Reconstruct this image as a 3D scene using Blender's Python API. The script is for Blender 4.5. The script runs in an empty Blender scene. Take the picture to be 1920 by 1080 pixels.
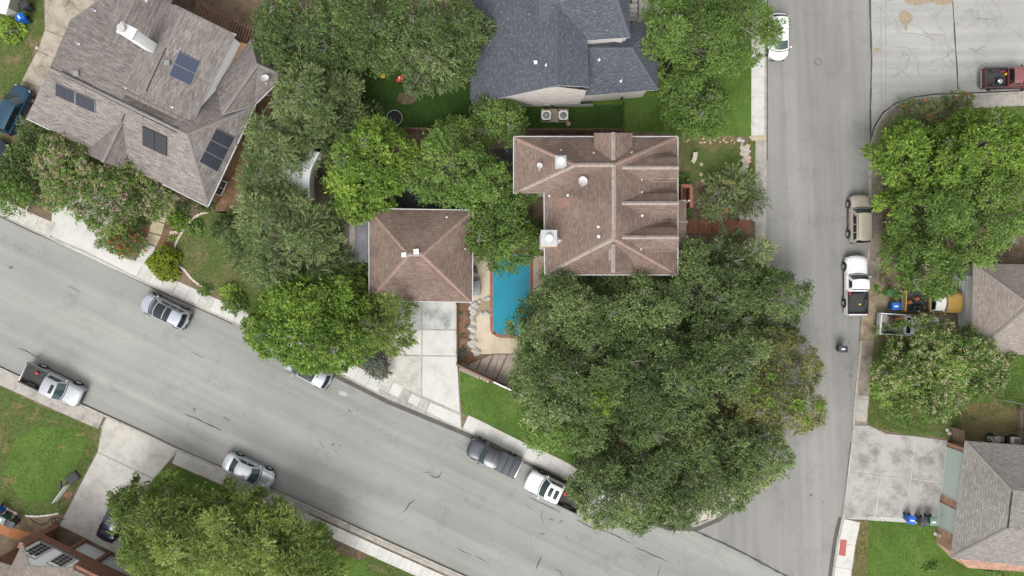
import bpy, bmesh, math, random
import numpy as np
from mathutils import Vector, Matrix
from mathutils.bvhtree import BVHTree
random.seed(7); RNG = np.random.default_rng(7)
sc = bpy.context.scene
COL = sc.collection
H = 64.0; S = 20.0                     # drone height in metres, photo pixels per metre on the ground
# ------------------------------------------------------------------ camera, light
cd = bpy.data.cameras.new('camera'); cam = bpy.data.objects.new('camera', cd); COL.objects.link(cam)
cam.location = (0, 0, H); cam.rotation_euler = (0, 0, 0)
cd.sensor_width = 36; cd.lens = 24; cd.clip_end = 2000; sc.camera = cam
wd = bpy.data.worlds.new('World'); sc.world = wd; wd.use_nodes = True
nt = wd.node_tree; nt.nodes.clear()
SUN_DIR = Vector((-0.18, -0.62, 0.80)).normalized()      # towards the sun: south of the frame
sky = nt.nodes.new('ShaderNodeTexSky'); sky.sky_type = 'NISHITA'; sky.sun_disc = False
sky.sun_elevation = math.asin(SUN_DIR.z); sky.sun_rotation = math.atan2(SUN_DIR.x, SUN_DIR.y)
sky.dust_density = 4.0; sky.ozone_density = 1.0
hs = nt.nodes.new('ShaderNodeHueSaturation'); hs.inputs['Saturation'].default_value = 0.10
bg = nt.nodes.new('ShaderNodeBackground'); bg.inputs['Strength'].default_value = 0.15
wo = nt.nodes.new('ShaderNodeOutputWorld')
nt.links.new(sky.outputs[0], hs.inputs['Color']); nt.links.new(hs.outputs[0], bg.inputs[0]); nt.links.new(bg.outputs[0], wo.inputs[0])
sl = bpy.data.lights.new('sun', 'SUN'); sl.energy = 0.75; sl.angle = math.radians(30); sl.color = (1, .97, .92)
so = bpy.data.objects.new('sun', sl); COL.objects.link(so)
so.rotation_euler = (-SUN_DIR).to_track_quat('-Z', 'Y').to_euler(); so.location = (0, -20, 80)
vs = sc.view_settings; vs.view_transform = 'Standard'; vs.look = 'None'; vs.exposure = 0.86; vs.gamma = 1; vs.use_curve_mapping = False

# ------------------------------------------------------------------ helpers
def W(px, py, z=0.0):
    k = (H - z) / H
    return Vector(((px - 960) / S * k, (540 - py) / S * k, z))
def tag(o, label=None, cat=None, group=None, kind=None):
    if label: o['label'] = label
    if cat: o['category'] = cat
    if group: o['group'] = group
    if kind: o['kind'] = kind
    return o
def link(o, parent=None):
    COL.objects.link(o)
    if parent is not None: o.parent = parent
    return o
def empty(name, loc, rz=0.0, **k):
    o = bpy.data.objects.new(name, None); o.empty_display_size = .3
    o.location = loc; o.rotation_euler = (0, 0, rz); link(o); return tag(o, **k)
class MB:
    """collects faces (with optional uv) and links them as one mesh object"""
    def __init__(s): s.v = []; s.f = []; s.uv = []; s.smooth = False
    def add(s, vs_, fs, uvs=None):
        n = len(s.v); s.v += [tuple(p) for p in vs_]
        for i, f in enumerate(fs):
            s.f.append([n + a for a in f]); s.uv.append(uvs[i] if uvs else None)
        return s
    def box(s, c, d, rz=0.0, ry=0.0, taper=1.0):
        x, y, z = d[0]/2, d[1]/2, d[2]/2; m = Matrix.Rotation(rz, 3, 'Z') @ Matrix.Rotation(ry, 3, 'Y')
        P = []
        for sz in (-1, 1):
            t = taper if sz > 0 else 1
            for sx, sy in ((-1,-1),(1,-1),(1,1),(-1,1)):
                P.append(Vector(c) + m @ Vector((sx*x*t, sy*y*t, sz*z)))
        return s.add(P, [(3,2,1,0),(4,5,6,7),(0,1,5,4),(1,2,6,5),(2,3,7,6),(3,0,4,7)])
    def tube(s, pts, rad, n=6, cap=True):
        pts = [Vector(p) for p in pts]; rings = []
        if not isinstance(rad, (list, tuple)): rad = [rad]*len(pts)
        P = []; F = []
        for i, p in enumerate(pts):
            d = (pts[min(i+1, len(pts)-1)] - pts[max(i-1, 0)]).normalized()
            a = d.orthogonal().normalized() if abs(d.z) > .9 else d.cross(Vector((0,0,1))).normalized()
            b = d.cross(a)
            for k in range(n):
                t = 2*math.pi*k/n; P.append(p + (a*math.cos(t) + b*math.sin(t))*rad[i])
        for i in range(len(pts)-1):
            for k in range(n):
                k2 = (k+1) % n; F.append((i*n+k, i*n+k2, (i+1)*n+k2, (i+1)*n+k))
        if cap: F.append(tuple(range(n))[::-1]); F.append(tuple((len(pts)-1)*n+k for k in range(n)))
        return s.add(P, F)
    def lathe(s, prof, n=16, c=(0,0,0), m=None):
        P = []; F = []; m = m or Matrix.Identity(3); k_ = len(prof)
        for j in range(n):
            t = 2*math.pi*j/n
            for r, z in prof: P.append(Vector(c) + m @ Vector((r*math.cos(t), r*math.sin(t), z)))
        for j in range(n):
            j2 = (j+1) % n
            for i in range(k_-1): F.append((j*k_+i, j2*k_+i, j2*k_+i+1, j*k_+i+1))
        return s.add(P, F)
    def prism(s, pts, z0, z1):
        n = len(pts); P = [(p[0], p[1], z0) for p in pts] + [(p[0], p[1], z1) for p in pts]
        if area2(pts) < 0: P = [(p[0], p[1], z0) for p in pts[::-1]] + [(p[0], p[1], z1) for p in pts[::-1]]
        F = [tuple(range(n, 2*n)), tuple(range(n))[::-1]] + [(i, (i+1)%n, n+(i+1)%n, n+i) for i in range(n)]
        return s.add(P, F)
    def build(s, name, mat, parent=None, smooth=None, loc=None, rz=0.0, bevel=0.0, sharp=35, **k):
        me = bpy.data.meshes.new(name); me.from_pydata(s.v, [], s.f)
        if any(u is not None for u in s.uv):
            l = me.uv_layers.new(name='UVMap'); i = 0
            for p, u in zip(me.polygons, s.uv):
                for j, li in enumerate(p.loop_indices): l.data[li].uv = u[j] if u else (0, 0)
        me.materials.append(mat)
        if bevel:
            bm = bmesh.new(); bm.from_mesh(me); bmesh.ops.remove_doubles(bm, verts=bm.verts, dist=1e-5)
            bmesh.ops.bevel(bm, geom=[e for e in bm.edges if e.is_manifold and e.calc_face_angle(0) > .5], offset=bevel, segments=2, affect='EDGES', profile=.5)
            bm.to_mesh(me); bm.free(); smooth = True if smooth is None else smooth
        if smooth:
            for p in me.polygons: p.use_smooth = True
            me.set_sharp_from_angle(angle=math.radians(sharp))
        me.update()
        o = bpy.data.objects.new(name, me); link(o, parent)
        if loc is not None: o.location = loc
        o.rotation_euler.z = rz
        return tag(o, **k)
def area2(p): return sum(p[i][0]*p[(i+1)%len(p)][1] - p[(i+1)%len(p)][0]*p[i][1] for i in range(len(p)))
def rough_poly(pts, amp, step=.5, seed=1):
    """world polygon with an uneven outline"""
    r = random.Random(seed); out = []
    for i in range(len(pts)):
        a = Vector(pts[i][:2]); b = Vector(pts[(i+1) % len(pts)][:2]); L = (b-a).length; n = max(1, int(L/step))
        if L > 60: n = 1
        nr = Vector((-(b-a).y, (b-a).x)).normalized() if L > 0 else Vector((0, 0))
        for k in range(n):
            p = a.lerp(b, k/n); 
            if n > 1: p = p + nr*r.uniform(-amp, amp)
            out.append((p.x, p.y))
    return out
def smooth_line(pts, n=6):
    """Catmull-Rom through pixel points"""
    P = [Vector((a[0], a[1])) for a in pts]; P = [2*P[0]-P[1]] + P + [2*P[-1]-P[-2]]; out = []
    for i in range(1, len(P)-2):
        for k in range(n):
            t = k/n; a, b, c, d = P[i-1], P[i], P[i+1], P[i+2]
            out.append(.5*((2*b) + (c-a)*t + (2*a-5*b+4*c-d)*t*t + (3*b-a-3*c+d)*t*t*t))
    out.append(P[-2]); return [(p.x, p.y) for p in out]
def sheet(name, px, z, mat, rough=0.0, parent=None, thick=0.0, seed=1, **k):
    """flat surface from photo pixels on the ground plane at height z"""
    pts = [W(x, y, z) for x, y in px]
    if rough: pts = rough_poly(pts, rough, seed=seed)
    if area2(pts) < 0: pts = pts[::-1]
    bm = bmesh.new(); vv = [bm.verts.new((p[0], p[1], z)) for p in pts]; f = bm.faces.new(vv)
    bmesh.ops.triangulate(bm, faces=[f])
    if thick:
        n = len(pts); lo = [bm.verts.new((p[0], p[1], z-thick)) for p in pts]
        for i in range(n): bm.faces.new((vv[i], lo[i], lo[(i+1)%n], vv[(i+1)%n]))
    me = bpy.data.meshes.new(name); bm.normal_update(); bm.to_mesh(me); bm.free(); me.materials.append(mat)
    if me.polygons and me.polygons[0].normal.z < 0: me.flip_normals()
    o = bpy.data.objects.new(name, me); link(o, parent); return tag(o, **k)
def offset_line(P, d):
    out = []
    for i, p in enumerate(P):
        a = P[max(i-1, 0)]; b = P[min(i+1, len(P)-1)]; t = Vector((b[0]-a[0], b[1]-a[1])).normalized()
        out.append(Vector((p[0] - t.y*d, p[1] + t.x*d)))
    return out
def strip(name, px, d0, d1, z0, z1, mat, parent=None, **k):
    """kerb-like band beside a line; world metres, positive offset is left of travel"""
    P = [W(x, y, z1).xy for x, y in px]; A = offset_line(P, d0); B = offset_line(P, d1); n = len(P)
    V = [(a.x, a.y, z) for z in (z0, z1) for a in A] + [(b.x, b.y, z) for z in (z0, z1) for b in B]; F = []
    for i in range(n-1):
        F += [(n+i, n+i+1, 3*n+i+1, 3*n+i), (i, i+1, n+i+1, n+i), (2*n+i, 3*n+i, 3*n+i+1, 2*n+i+1)]
    F += [(0, n, 3*n, 2*n), (n-1, 3*n-1, 4*n-1, 2*n-1)]
    m = MB(); m.add(V, F); o = m.build(name, mat, parent, **k)
    bm = bmesh.new(); bm.from_mesh(o.data); bmesh.ops.recalc_face_normals(bm, faces=bm.faces); bm.to_mesh(o.data); bm.free()
    if any(p.normal.z < -.5 for p in o.data.polygons): o.data.flip_normals()
    return o
def resample(P, step):
    P = [Vector(p) for p in P]; out = [P[0]]; acc = 0; 
    for a, b in zip(P[:-1], P[1:]):
        L = (b-a).length; t = step-acc
        while t <= L: out.append(a.lerp(b, t/L)); t += step
        acc = L-(t-step)
    return out
def slab_row(parent, px, d0, d1, z1, step, mats, gap=.03, thick=.12, seed=1):
    r = random.Random(seed); P = resample([W(x, y, z1).xy for x, y in px], step); A = offset_line(P, d0); B = offset_line(P, d1)
    strip('joint_bed', px, d0, d1, z1-.09, z1-.022, M['conc_g'], parent)
    for i in range(len(P)-1):
        g = gap/2/step; dz = r.uniform(-.006, .006)
        q = [A[i].lerp(A[i+1], g), A[i].lerp(A[i+1], 1-g), B[i].lerp(B[i+1], 1-g), B[i].lerp(B[i+1], g)]
        MB().prism(q, z1-thick+dz, z1+dz).build('slab', r.choice(mats), parent)
def inset(P, d):
    n = len(P); out = []; sgn = 1 if area2(P) > 0 else -1
    for i in range(n):
        a, b, c = Vector(P[i-1][:2]), Vector(P[i][:2]), Vector(P[(i+1)%n][:2])
        t1 = (b-a).normalized(); t2 = (c-b).normalized(); n1 = Vector((-t1.y, t1.x))*sgn; n2 = Vector((-t2.y, t2.x))*sgn
        m = (n1+n2); m = m / max(.25, (1+n1.dot(n2))); out.append(b+m*d)
    return out

# ------------------------------------------------------------------ materials
def rgb(c): return (c[0], c[1], c[2], 1)
class NT:
    def __init__(s, name):
        s.m = bpy.data.materials.new(name); s.m.use_nodes = True; s.t = s.m.node_tree; s.t.nodes.clear()
        s.out = s.n('ShaderNodeOutputMaterial'); s.b = s.n('ShaderNodeBsdfPrincipled'); s.l(s.b.outputs[0], s.out.inputs[0])
    def n(s, t): return s.t.nodes.new(t)
    def l(s, a, b): s.t.links.new(a, b)
    def coord(s, kind='Object', scale=(1,1,1), rot=0.0):
        tc = s.n('ShaderNodeTexCoord'); mp = s.n('ShaderNodeMapping'); mp.inputs['Scale'].default_value = scale
        r_ = s.n('ShaderNodeMapping'); r_.inputs['Rotation'].default_value = (0, 0, rot)
        s.l(tc.outputs[kind], r_.inputs[0]); s.l(r_.outputs[0], mp.inputs[0]); return mp.outputs[0]
    def noise(s, co, scale, detail=6, rough=.6, dist=0.0):
        x = s.n('ShaderNodeTexNoise'); x.inputs['Scale'].default_value = scale; x.inputs['Detail'].default_value = detail
        x.inputs['Roughness'].default_value = rough; x.inputs['Distortion'].default_value = dist; s.l(co, x.inputs['Vector']); return x.outputs['Fac']
    def ramp(s, fac, stops):
        r = s.n('ShaderNodeValToRGB'); e = r.color_ramp.elements
        e[0].position, e[0].color = stops[0][0], rgb(stops[0][1]); e[1].position, e[1].color = stops[-1][0], rgb(stops[-1][1])
        for p, c in stops[1:-1]: q = e.new(p); q.color = rgb(c)
        s.l(fac, r.inputs[0]); return r.outputs[0]
    def mix(s, fac, a, b, mode='MIX'):
        x = s.n('ShaderNodeMix'); x.data_type = 'RGBA'; x.blend_type = mode
        for v, i in ((fac, 0), (a, 6), (b, 7)):
            if hasattr(v, 'is_output') or isinstance(v, bpy.types.NodeSocket): s.l(v, x.inputs[i])
            elif i == 0: x.inputs[0].default_value = v
            else: x.inputs[i].default_value = rgb(v)
        return x.outputs[2]
    def bump(s, h, strength=.3, dist=.02):
        b = s.n('ShaderNodeBump'); b.inputs['Strength'].default_value = strength; b.inputs['Distance'].default_value = dist
        s.l(h, b.inputs['Height']); s.l(b.outputs[0], s.b.inputs['Normal'])
    def done(s, col=None, rough=.9, metal=0.0, spec=.3):
        if col is not None:
            if isinstance(col, bpy.types.NodeSocket): s.l(col, s.b.inputs['Base Color'])
            else: s.b.inputs['Base Color'].default_value = rgb(col)
        s.b.inputs['Roughness'].default_value = rough; s.b.inputs['Metallic'].default_value = metal
        s.b.inputs['Specular IOR Level'].default_value = spec; return s.m
def g(v, t=(1,1,1)): return (v*t[0], v*t[1], v*t[2])
def plain(name, c, rough=.7, metal=0.0, spec=.35, var=.12, scale=3.0, bump=0.0):
    """solid colour with grain and slight wear"""
    t = NT(name); co = t.coord('Object'); f = t.noise(co, scale, 5, .6)
    col = t.ramp(f, [(.25, g(1-var, c)), (.75, g(1+var, c))])
    if bump: t.bump(t.noise(co, scale*8, 3), bump)
    return t.done(col, rough, metal, spec)
def road_mat(name, base, rot, seamdark=.0):
    t = NT(name); co = t.coord(); st = t.coord('Object', (.035, .9, 1), rot); st2 = t.coord('Object', (.012, .28, 1), rot)
    big = t.ramp(t.noise(co, .12, 4, .55), [(.3, g(.92, base)), (.7, g(1.07, base))])
    s1 = t.ramp(t.noise(st, 1.3, 5, .55), [(.3, (.86,.86,.87)), (.7, (1.07,1.07,1.06))])
    s2 = t.ramp(t.noise(st2, 1.0, 3, .5, .4), [(.35, (.88,.88,.88)), (.65, (1.08,1.08,1.07))])
    c = t.mix(1.0, big, s1, 'MULTIPLY'); c = t.mix(1.0, c, s2, 'MULTIPLY')
    blot = t.ramp(t.noise(co, .38, 9, .78, .25), [(.34, (.80,.80,.81)), (.47, (1,1,1)), (.58, (1,1,1)), (.72, (1.16,1.15,1.13))])
    c = t.mix(.8, c, blot, 'MULTIPLY')
    spot = t.ramp(t.noise(co, 2.2, 4, .55, .3), [(.24, (.62,.61,.62)), (.31, (1,1,1))]); c = t.mix(.75, c, spot, 'MULTIPLY')
    gr = t.ramp(t.noise(co, 7, 5, .85), [(.25, (.76,.76,.77)), (.75, (1.20,1.20,1.18))]); c = t.mix(.8, c, gr, 'MULTIPLY')
    t.bump(t.noise(co, 30, 3, .8), .35, .02); return t.done(c, .93, spec=.2)
def concrete(name, base, stain=(.5,.47,.42), amt=.5, sc_=.5, warm=1.0):
    t = NT(name); co = t.coord()
    a = t.ramp(t.noise(co, sc_, 7, .72, .12), [(.32, g(1-.45*amt, base)), (.5, base), (.7, g(1.07, base))])
    st = t.ramp(t.noise(co, sc_*1.9, 9, .78, .2), [(.36, stain), (.52, (1,1,1))]); a = t.mix(amt, a, st, 'MULTIPLY')
    fi = t.ramp(t.noise(co, 9, 5, .8), [(.25, (.84,.84,.83)), (.75, (1.1,1.1,1.1))]); a = t.mix(.7, a, fi, 'MULTIPLY')
    t.bump(t.noise(co, 18, 4, .75), .25, .02); return t.done(a, .92, spec=.2)
def ground_mat(name, stops, s1=.4, s2=6.0, fine=.5, bump=.7):
    t = NT(name); co = t.coord(); f = t.noise(co, s1, 8, .68, .4); a = t.ramp(f, stops)
    fi = t.ramp(t.noise(co, s2, 6, .85), [(.28, (1-fine,)*3), (.72, (1+fine*.8,)*3)]); a = t.mix(1, a, fi, 'MULTIPLY')
    t.bump(t.noise(co, s2*1.6, 5, .85), bump, .06); return t.done(a, 1.0, spec=.05)
def shingles(name, c1, c2, mortar, stain, bw=.42, rh=.19, spots=0.0, stamt=.6, pcv=.22):
    t = NT(name); tc = t.n('ShaderNodeTexCoord'); br = t.n('ShaderNodeTexBrick'); t.l(tc.outputs['UV'], br.inputs['Vector'])
    br.inputs['Color1'].default_value = rgb(c1); br.inputs['Color2'].default_value = rgb(c2); br.inputs['Mortar'].default_value = rgb(mortar)
    br.inputs['Scale'].default_value = 1; br.inputs['Mortar Size'].default_value = .016; br.inputs['Mortar Smooth'].default_value = .5
    br.inputs['Bias'].default_value = 0; br.inputs['Brick Width'].default_value = bw; br.inputs['Row Height'].default_value = rh; br.offset = .5
    mp = t.n('ShaderNodeMapping'); mp.inputs['Scale'].default_value = (1.4, 5.0, 1); t.l(tc.outputs['UV'], mp.inputs[0])
    pn = t.noise(mp.outputs[0], 1.2, 4, .8); pc = t.ramp(pn, [(.3, (1-pcv,)*3), (.7, (1+pcv*1.2,)*3)]); c = t.mix(1, br.outputs['Color'], pc, 'MULTIPLY')
    if spots:
        mp2 = t.n('ShaderNodeMapping'); mp2.inputs['Scale'].default_value = (4.2, 7.0, 1); t.l(tc.outputs['UV'], mp2.inputs[0])
        sp = t.ramp(t.noise(mp2.outputs[0], 1.0, 1.5, .5), [(.58, (0,0,0)), (.78, (1,1,1))]); c = t.mix(sp, c, g(spots, (1,1.03,1.1)))
    co = t.coord(); sn = t.ramp(t.noise(co, .22, 6, .62, .6), [(.34, stain), (.58, (1,1,1)), (.8, (1.1,1.08,1.06))]); c = t.mix(stamt, c, sn, 'MULTIPLY')
    t.bump(br.outputs['Fac'], -.5, .02); return t.done(c, .95, spec=.15)
def bricks(name, c1, c2, mortar, bw=.22, rh=.075, var=True):
    t = NT(name); tc = t.n('ShaderNodeTexCoord'); br = t.n('ShaderNodeTexBrick'); t.l(tc.outputs['UV'], br.inputs['Vector'])
    br.inputs['Color1'].default_value = rgb(c1); br.inputs['Color2'].default_value = rgb(c2); br.inputs['Mortar'].default_value = rgb(mortar)
    br.inputs['Scale'].default_value = 1; br.inputs['Mortar Size'].default_value = .009; br.inputs['Brick Width'].default_value = bw; br.inputs['Row Height'].default_value = rh
    co = t.coord(); n_ = t.ramp(t.noise(co, 1.3, 6, .7), [(.3, (.75,.75,.75)), (.7, (1.15,1.13,1.1))]); c = t.mix(.8, br.outputs['Color'], n_, 'MULTIPLY')
    t.bump(br.outputs['Fac'], -.5, .01); return t.done(c, .92, spec=.2)
def paint(name, c, metal=.0, rough=.28, dirt=.12):
    t = NT(name); co = t.coord('Object'); f = t.noise(co, 1.6, 6, .65)
    t.b.inputs['Coat Weight'].default_value = .6; t.b.inputs['Coat Roughness'].default_value = .12
    return t.done(t.ramp(f, [(.25, g(1-dirt, c)), (.7, g(1+dirt*.4, c))]), rough, metal, .5)
def leafmat(name, stops, trans=.25, rough=.6):
    t = NT(name); at = t.n('ShaderNodeAttribute'); at.attribute_name = 'tint'
    c = t.ramp(at.outputs['Fac'], stops); t.l(c, t.b.inputs['Base Color']); t.b.inputs['Roughness'].default_value = rough
    t.b.inputs['Specular IOR Level'].default_value = .15
    tr = t.n('ShaderNodeBsdfTranslucent'); t.l(t.mix(1, c, (1.15,1.25,.6), 'MULTIPLY'), tr.inputs[0]); mx = t.n('ShaderNodeMixShader'); mx.inputs[0].default_value = trans
    t.l(t.b.outputs[0], mx.inputs[1]); t.l(tr.outputs[0], mx.inputs[2]); t.l(mx.outputs[0], t.out.inputs[0]); return t.m
DIAG = math.radians(25.7)
M = dict(
 road=road_mat('asphalt_pale', (.262,.264,.248), DIAG), street=road_mat('asphalt_grey', (.232,.226,.215), math.radians(88)),
 cstreet=road_mat('street_concrete', (.33,.325,.31), 0.0),
 ground=ground_mat('dry_turf', [(.3,(.10,.085,.05)),(.5,(.08,.10,.035)),(.7,(.10,.13,.045))]),
 gutter=concrete('gutter_dark', (.10,.095,.09), amt=.4), kerb=concrete('kerb_concrete', (.36,.34,.30), amt=.6, sc_=1.2),
 conc_w=concrete('concrete_white', (.50,.49,.465), (.72,.69,.63), .35), conc_w2=concrete('concrete_white_worn', (.46,.445,.41), (.62,.58,.52), .6),
 conc_dw=concrete('concrete_driveway', (.44,.44,.42), (.40,.40,.40), .75, .4), conc_g=concrete('concrete_grey', (.34,.32,.29), (.5,.46,.4), .6, .7),
 conc_d=concrete('concrete_dirty', (.345,.33,.31), (.42,.39,.37), .72, .32), conc_t=concrete('concrete_tan', (.40,.34,.24), (.7,.6,.5), .35, 1.0),
 joint=plain('joint_soil', (.07,.06,.045), .95), deckc=concrete('pool_deck_concrete', (.50,.42,.325), (.75,.6,.45), .4, .5),
 lawn=ground_mat('lawn_green', [(.28,(.060,.085,.022)),(.5,(.085,.135,.034)),(.72,(.125,.185,.05))], .35, 5, .35),
 lawn_b=ground_mat('lawn_bright', [(.28,(.062,.10,.024)),(.5,(.090,.150,.034)),(.72,(.13,.195,.05))], .3, 5, .3),
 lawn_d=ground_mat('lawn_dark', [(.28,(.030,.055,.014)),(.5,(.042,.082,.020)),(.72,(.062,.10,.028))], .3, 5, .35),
 lawn_p=ground_mat('lawn_patchy', [(.32,(.20,.16,.09)),(.44,(.12,.13,.05)),(.55,(.085,.125,.036)),(.75,(.14,.175,.06))], .45, 5, .35),
 dry=ground_mat('dry_grass', [(.3,(.22,.17,.09)),(.5,(.17,.15,.07)),(.7,(.10,.12,.035))], .8, 7, .4),
 mulch=ground_mat('mulch_red', [(.3,(.11,.065,.04)),(.5,(.175,.105,.065)),(.7,(.24,.165,.11))], 1.2, 9, .4),
 dirt=ground_mat('dirt', [(.3,(.10,.07,.045)),(.5,(.17,.125,.085)),(.7,(.22,.18,.13))], 1.0, 9, .45),
 gravel=ground_mat('pale_gravel', [(.3,(.35,.31,.26)),(.5,(.5,.46,.40)),(.7,(.62,.58,.52))], 2.0, 12, .5),
 paver_shaded=concrete('shaded_paving', (.07,.07,.075), amt=.5), terracotta=concrete('terracotta', (.27,.125,.08), (.7,.65,.6), .5, 2.0),
 coping=bricks('coping_brick', (.27,.12,.085), (.21,.095,.07), (.3,.2,.15), .2, .1), pooltile=plain('pool_plaster', (.05,.42,.50), .5, scale=1.0),
 sh_brown=shingles('shingle_brown', (.236,.168,.137), (.176,.128,.107), (.085,.066,.060), (.50,.48,.48), .36, .17),
 sh_grey=shingles('shingle_grey', (.235,.212,.195), (.155,.137,.130), (.11,.10,.095), (.72,.70,.70), .62, .16, pcv=.36),
 sh_blue=shingles('shingle_slate', (.088,.094,.108), (.066,.071,.084), (.045,.05,.065), (.75,.75,.78), .40, .15, spots=.20, stamt=.4),
 sh_tan=shingles('shingle_tan', (.27,.235,.205), (.21,.18,.16), (.13,.11,.10), (.8,.78,.76), .34, .17),
 sh_dust=shingles('shingle_dust', (.24,.225,.205), (.185,.172,.158), (.10,.095,.09), (.8,.8,.78), .34, .19),
 ridge=concrete('ridge_cap_brown', (.30,.255,.23), (.6,.5,.45), .6, 2.5), ridge_r=concrete('ridge_cap_reddish', (.27,.19,.155), (.7,.6,.55), .5, 2.5),
 ridge_g=concrete('ridge_cap_grey', (.22,.20,.19), amt=.3), ridge_b=concrete('ridge_cap_slate', (.085,.092,.115), amt=.2),
 ridge_t=concrete('ridge_cap_tan', (.215,.195,.18), amt=.3),
 white=plain('white_paint', (.66,.66,.66), .55, var=.06), metal_w=plain('white_metal', (.56,.57,.58), .4, .1, var=.08), fascia=plain('fascia_white', (.42,.42,.42), .5),
 greyplastic=plain('grey_plastic', (.20,.21,.21), .55), black=plain('black_rubber', (.018,.018,.02), .8), blackp=plain('black_plastic', (.03,.032,.036), .45),
 vent=plain('vent_black', (.02,.02,.02), .8), steel=plain('steel', (.5,.5,.5), .35, .8), chrome=plain('chrome', (.75,.75,.76), .15, 1.0, var=.03),
 rust=concrete('rusty_metal', (.62,.60,.58), (.75,.30,.12), .95, 1.3), rustflat=plain('rust', (.35,.11,.04), .8, var=.4),
 whitebrick=bricks('white_brick', (.56,.53,.49), (.48,.45,.42), (.42,.40,.37)), brownbrick=bricks('brown_brick', (.30,.18,.10), (.22,.125,.07), (.26,.2,.14)),
 redbrick=bricks('red_brick', (.26,.105,.07), (.13,.06,.05), (.30,.24,.20), .42, .15), pinkstone=bricks('pink_stone', (.45,.26,.17), (.30,.16,.11), (.40,.34,.28), .3, .13),
 stucco=plain('stucco', (.42,.40,.37), .9, bump=.3), stucco_g=plain('stucco_grey', (.30,.31,.31), .9, bump=.3), gdoor=plain('garage_door_green', (.42,.48,.44), .6, var=.05), gdoorw=plain('garage_door_white', (.60,.61,.62), .6, var=.05),
 wood=plain('weathered_wood', (.20,.135,.095), .9, var=.35, scale=5, bump=.4), woodg=plain('grey_wood', (.34,.29,.25), .9, var=.3, scale=5, bump=.4), woodr=plain('red_wood', (.155,.085,.06), .85, var=.35, scale=5, bump=.4),
 woodo=plain('cedar', (.32,.13,.05), .8, var=.3, scale=4), blue=plain('bin_blue', (.012,.10,.42), .45, var=.08), bingrey=plain('bin_grey', (.045,.05,.055), .5), bingreen=plain('bin_green', (.02,.12,.075), .5), bingreenlid=plain('bin_grey_green', (.14,.20,.17), .5),
 boxgreen=plain('utility_green', (.30,.42,.34), .6, var=.12), red=plain('red_plastic', (.55,.02,.04), .4), yellow=plain('yellow_plastic', (.65,.42,.03), .45), cushion=plain('charcoal', (.05,.055,.06), .8),
 rock=concrete('limestone', (.42,.40,.37), (.5,.47,.43), .7, 2.0), rockp=concrete('pinkish_rock', (.50,.36,.28), (.6,.5,.45), .6, 2.0), bark=plain('bark', (.16,.14,.12), .95, var=.35, scale=4, bump=.5), barkl=plain('bark_pale', (.21,.20,.18), .95, var=.3, scale=4),
 brightwhite=plain('bright_white_siding', (.86,.86,.86), .6, var=.04), capgrey=plain('cap_grey', (.40,.41,.41), .5, .1), conc_left=concrete('concrete_grimy', (.36,.32,.26), (.42,.36,.29), .9, .35), iron=plain('cast_iron', (.15,.145,.14), .7, .3, var=.3, scale=8), redpad=plain('tactile_red', (.33,.09,.08), .85, var=.15), tar=plain('crack_tar', (.06,.06,.062), .75, var=.3), tarf=plain('faded_crack', (.19,.185,.175), .9, var=.4), copper=plain('copper_pipe', (.30,.20,.16), .6, .2),
)
t = NT('solar_glass'); tc = t.n('ShaderNodeTexCoord'); br = t.n('ShaderNodeTexBrick'); t.l(tc.outputs['UV'], br.inputs[0]); br.offset = 0
br.inputs['Color1'].default_value = (.026,.028,.038,1); br.inputs['Color2'].default_value = (.031,.033,.044,1); br.inputs['Mortar'].default_value = (.045,.048,.062,1)
br.inputs['Scale'].default_value = 1; br.inputs['Brick Width'].default_value = .16; br.inputs['Row Height'].default_value = .16; br.inputs['Mortar Size'].default_value = .008
M['solar'] = t.done(br.outputs['Color'], .35, spec=.25)
t = NT('solar_glass_black'); M['solark'] = t.done((.018,.019,.022), .35, spec=.4)
t = NT('solar_glass_blue'); M['solarb'] = t.done((.045,.055,.09), .28, spec=.4)
t = NT('car_glass'); M['glass'] = t.done((.012,.016,.018), .06, spec=.5)
t = NT('windscreen_glass'); M['wglass'] = t.done((.035,.06,.06), .07, spec=.6)
t = NT('window_glass'); M['winglass'] = t.done((.03,.035,.04), .08, spec=.5)
t = NT('lamp_red'); M['lred'] = t.done((.45,.015,.015), .25)
t = NT('lamp_clear'); M['lclear'] = t.done((.30,.31,.33), .2)
t = NT('pool_water'); co = t.coord(); t.bump(t.noise(co, 2.2, 3, .5), .08, .03)
c = t.ramp(t.noise(co, .25, 3), [(.3, (.004,.18,.27)), (.7, (.006,.225,.32))]); M['water'] = t.done(c, .05, spec=.5)
# ================================================================== SETTING
K = .13                                                # kerb height
sheet('ground', [(-6000,-6000),(8000,-6000),(8000,7000),(-6000,7000)], -.02, M['ground'], kind='structure')
NK = [(-900,-25),(-300,262),(0,404),(60,433),(162,475),(225,507),(290,540),(375,578),(437,606),(530,655),(630,700),(730,750),(880,812),(955,850),(1042,890),(1110,930),(1195,968),(1255,986),(1305,988),(1347,970),(1378,942),(1402,895),(1420,840),(1431,780),(1436,700),(1436,500),(1437,300),(1438,0),(1440,-900)]
SK = [(-900,270),(-300,545),(0,689),(32,704),(157,760),(270,811),(332,841),(415,877),(510,917),(620,967),(730,1017),(875,1082),(1300,1270),(1700,1450)]
EK = [(2900,120),(1920,171),(1815,176),(1752,178),(1710,184),(1680,195),(1657,212),(1641,238),(1632,270),(1631,310),(1630,365),(1628,460),(1625,500),(1620,560),(1614,637),(1607,700),(1600,780),(1597,830),(1588,905),(1579,970),(1570,1010),(1560,1080),(1530,1300),(1500,1450)]
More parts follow.
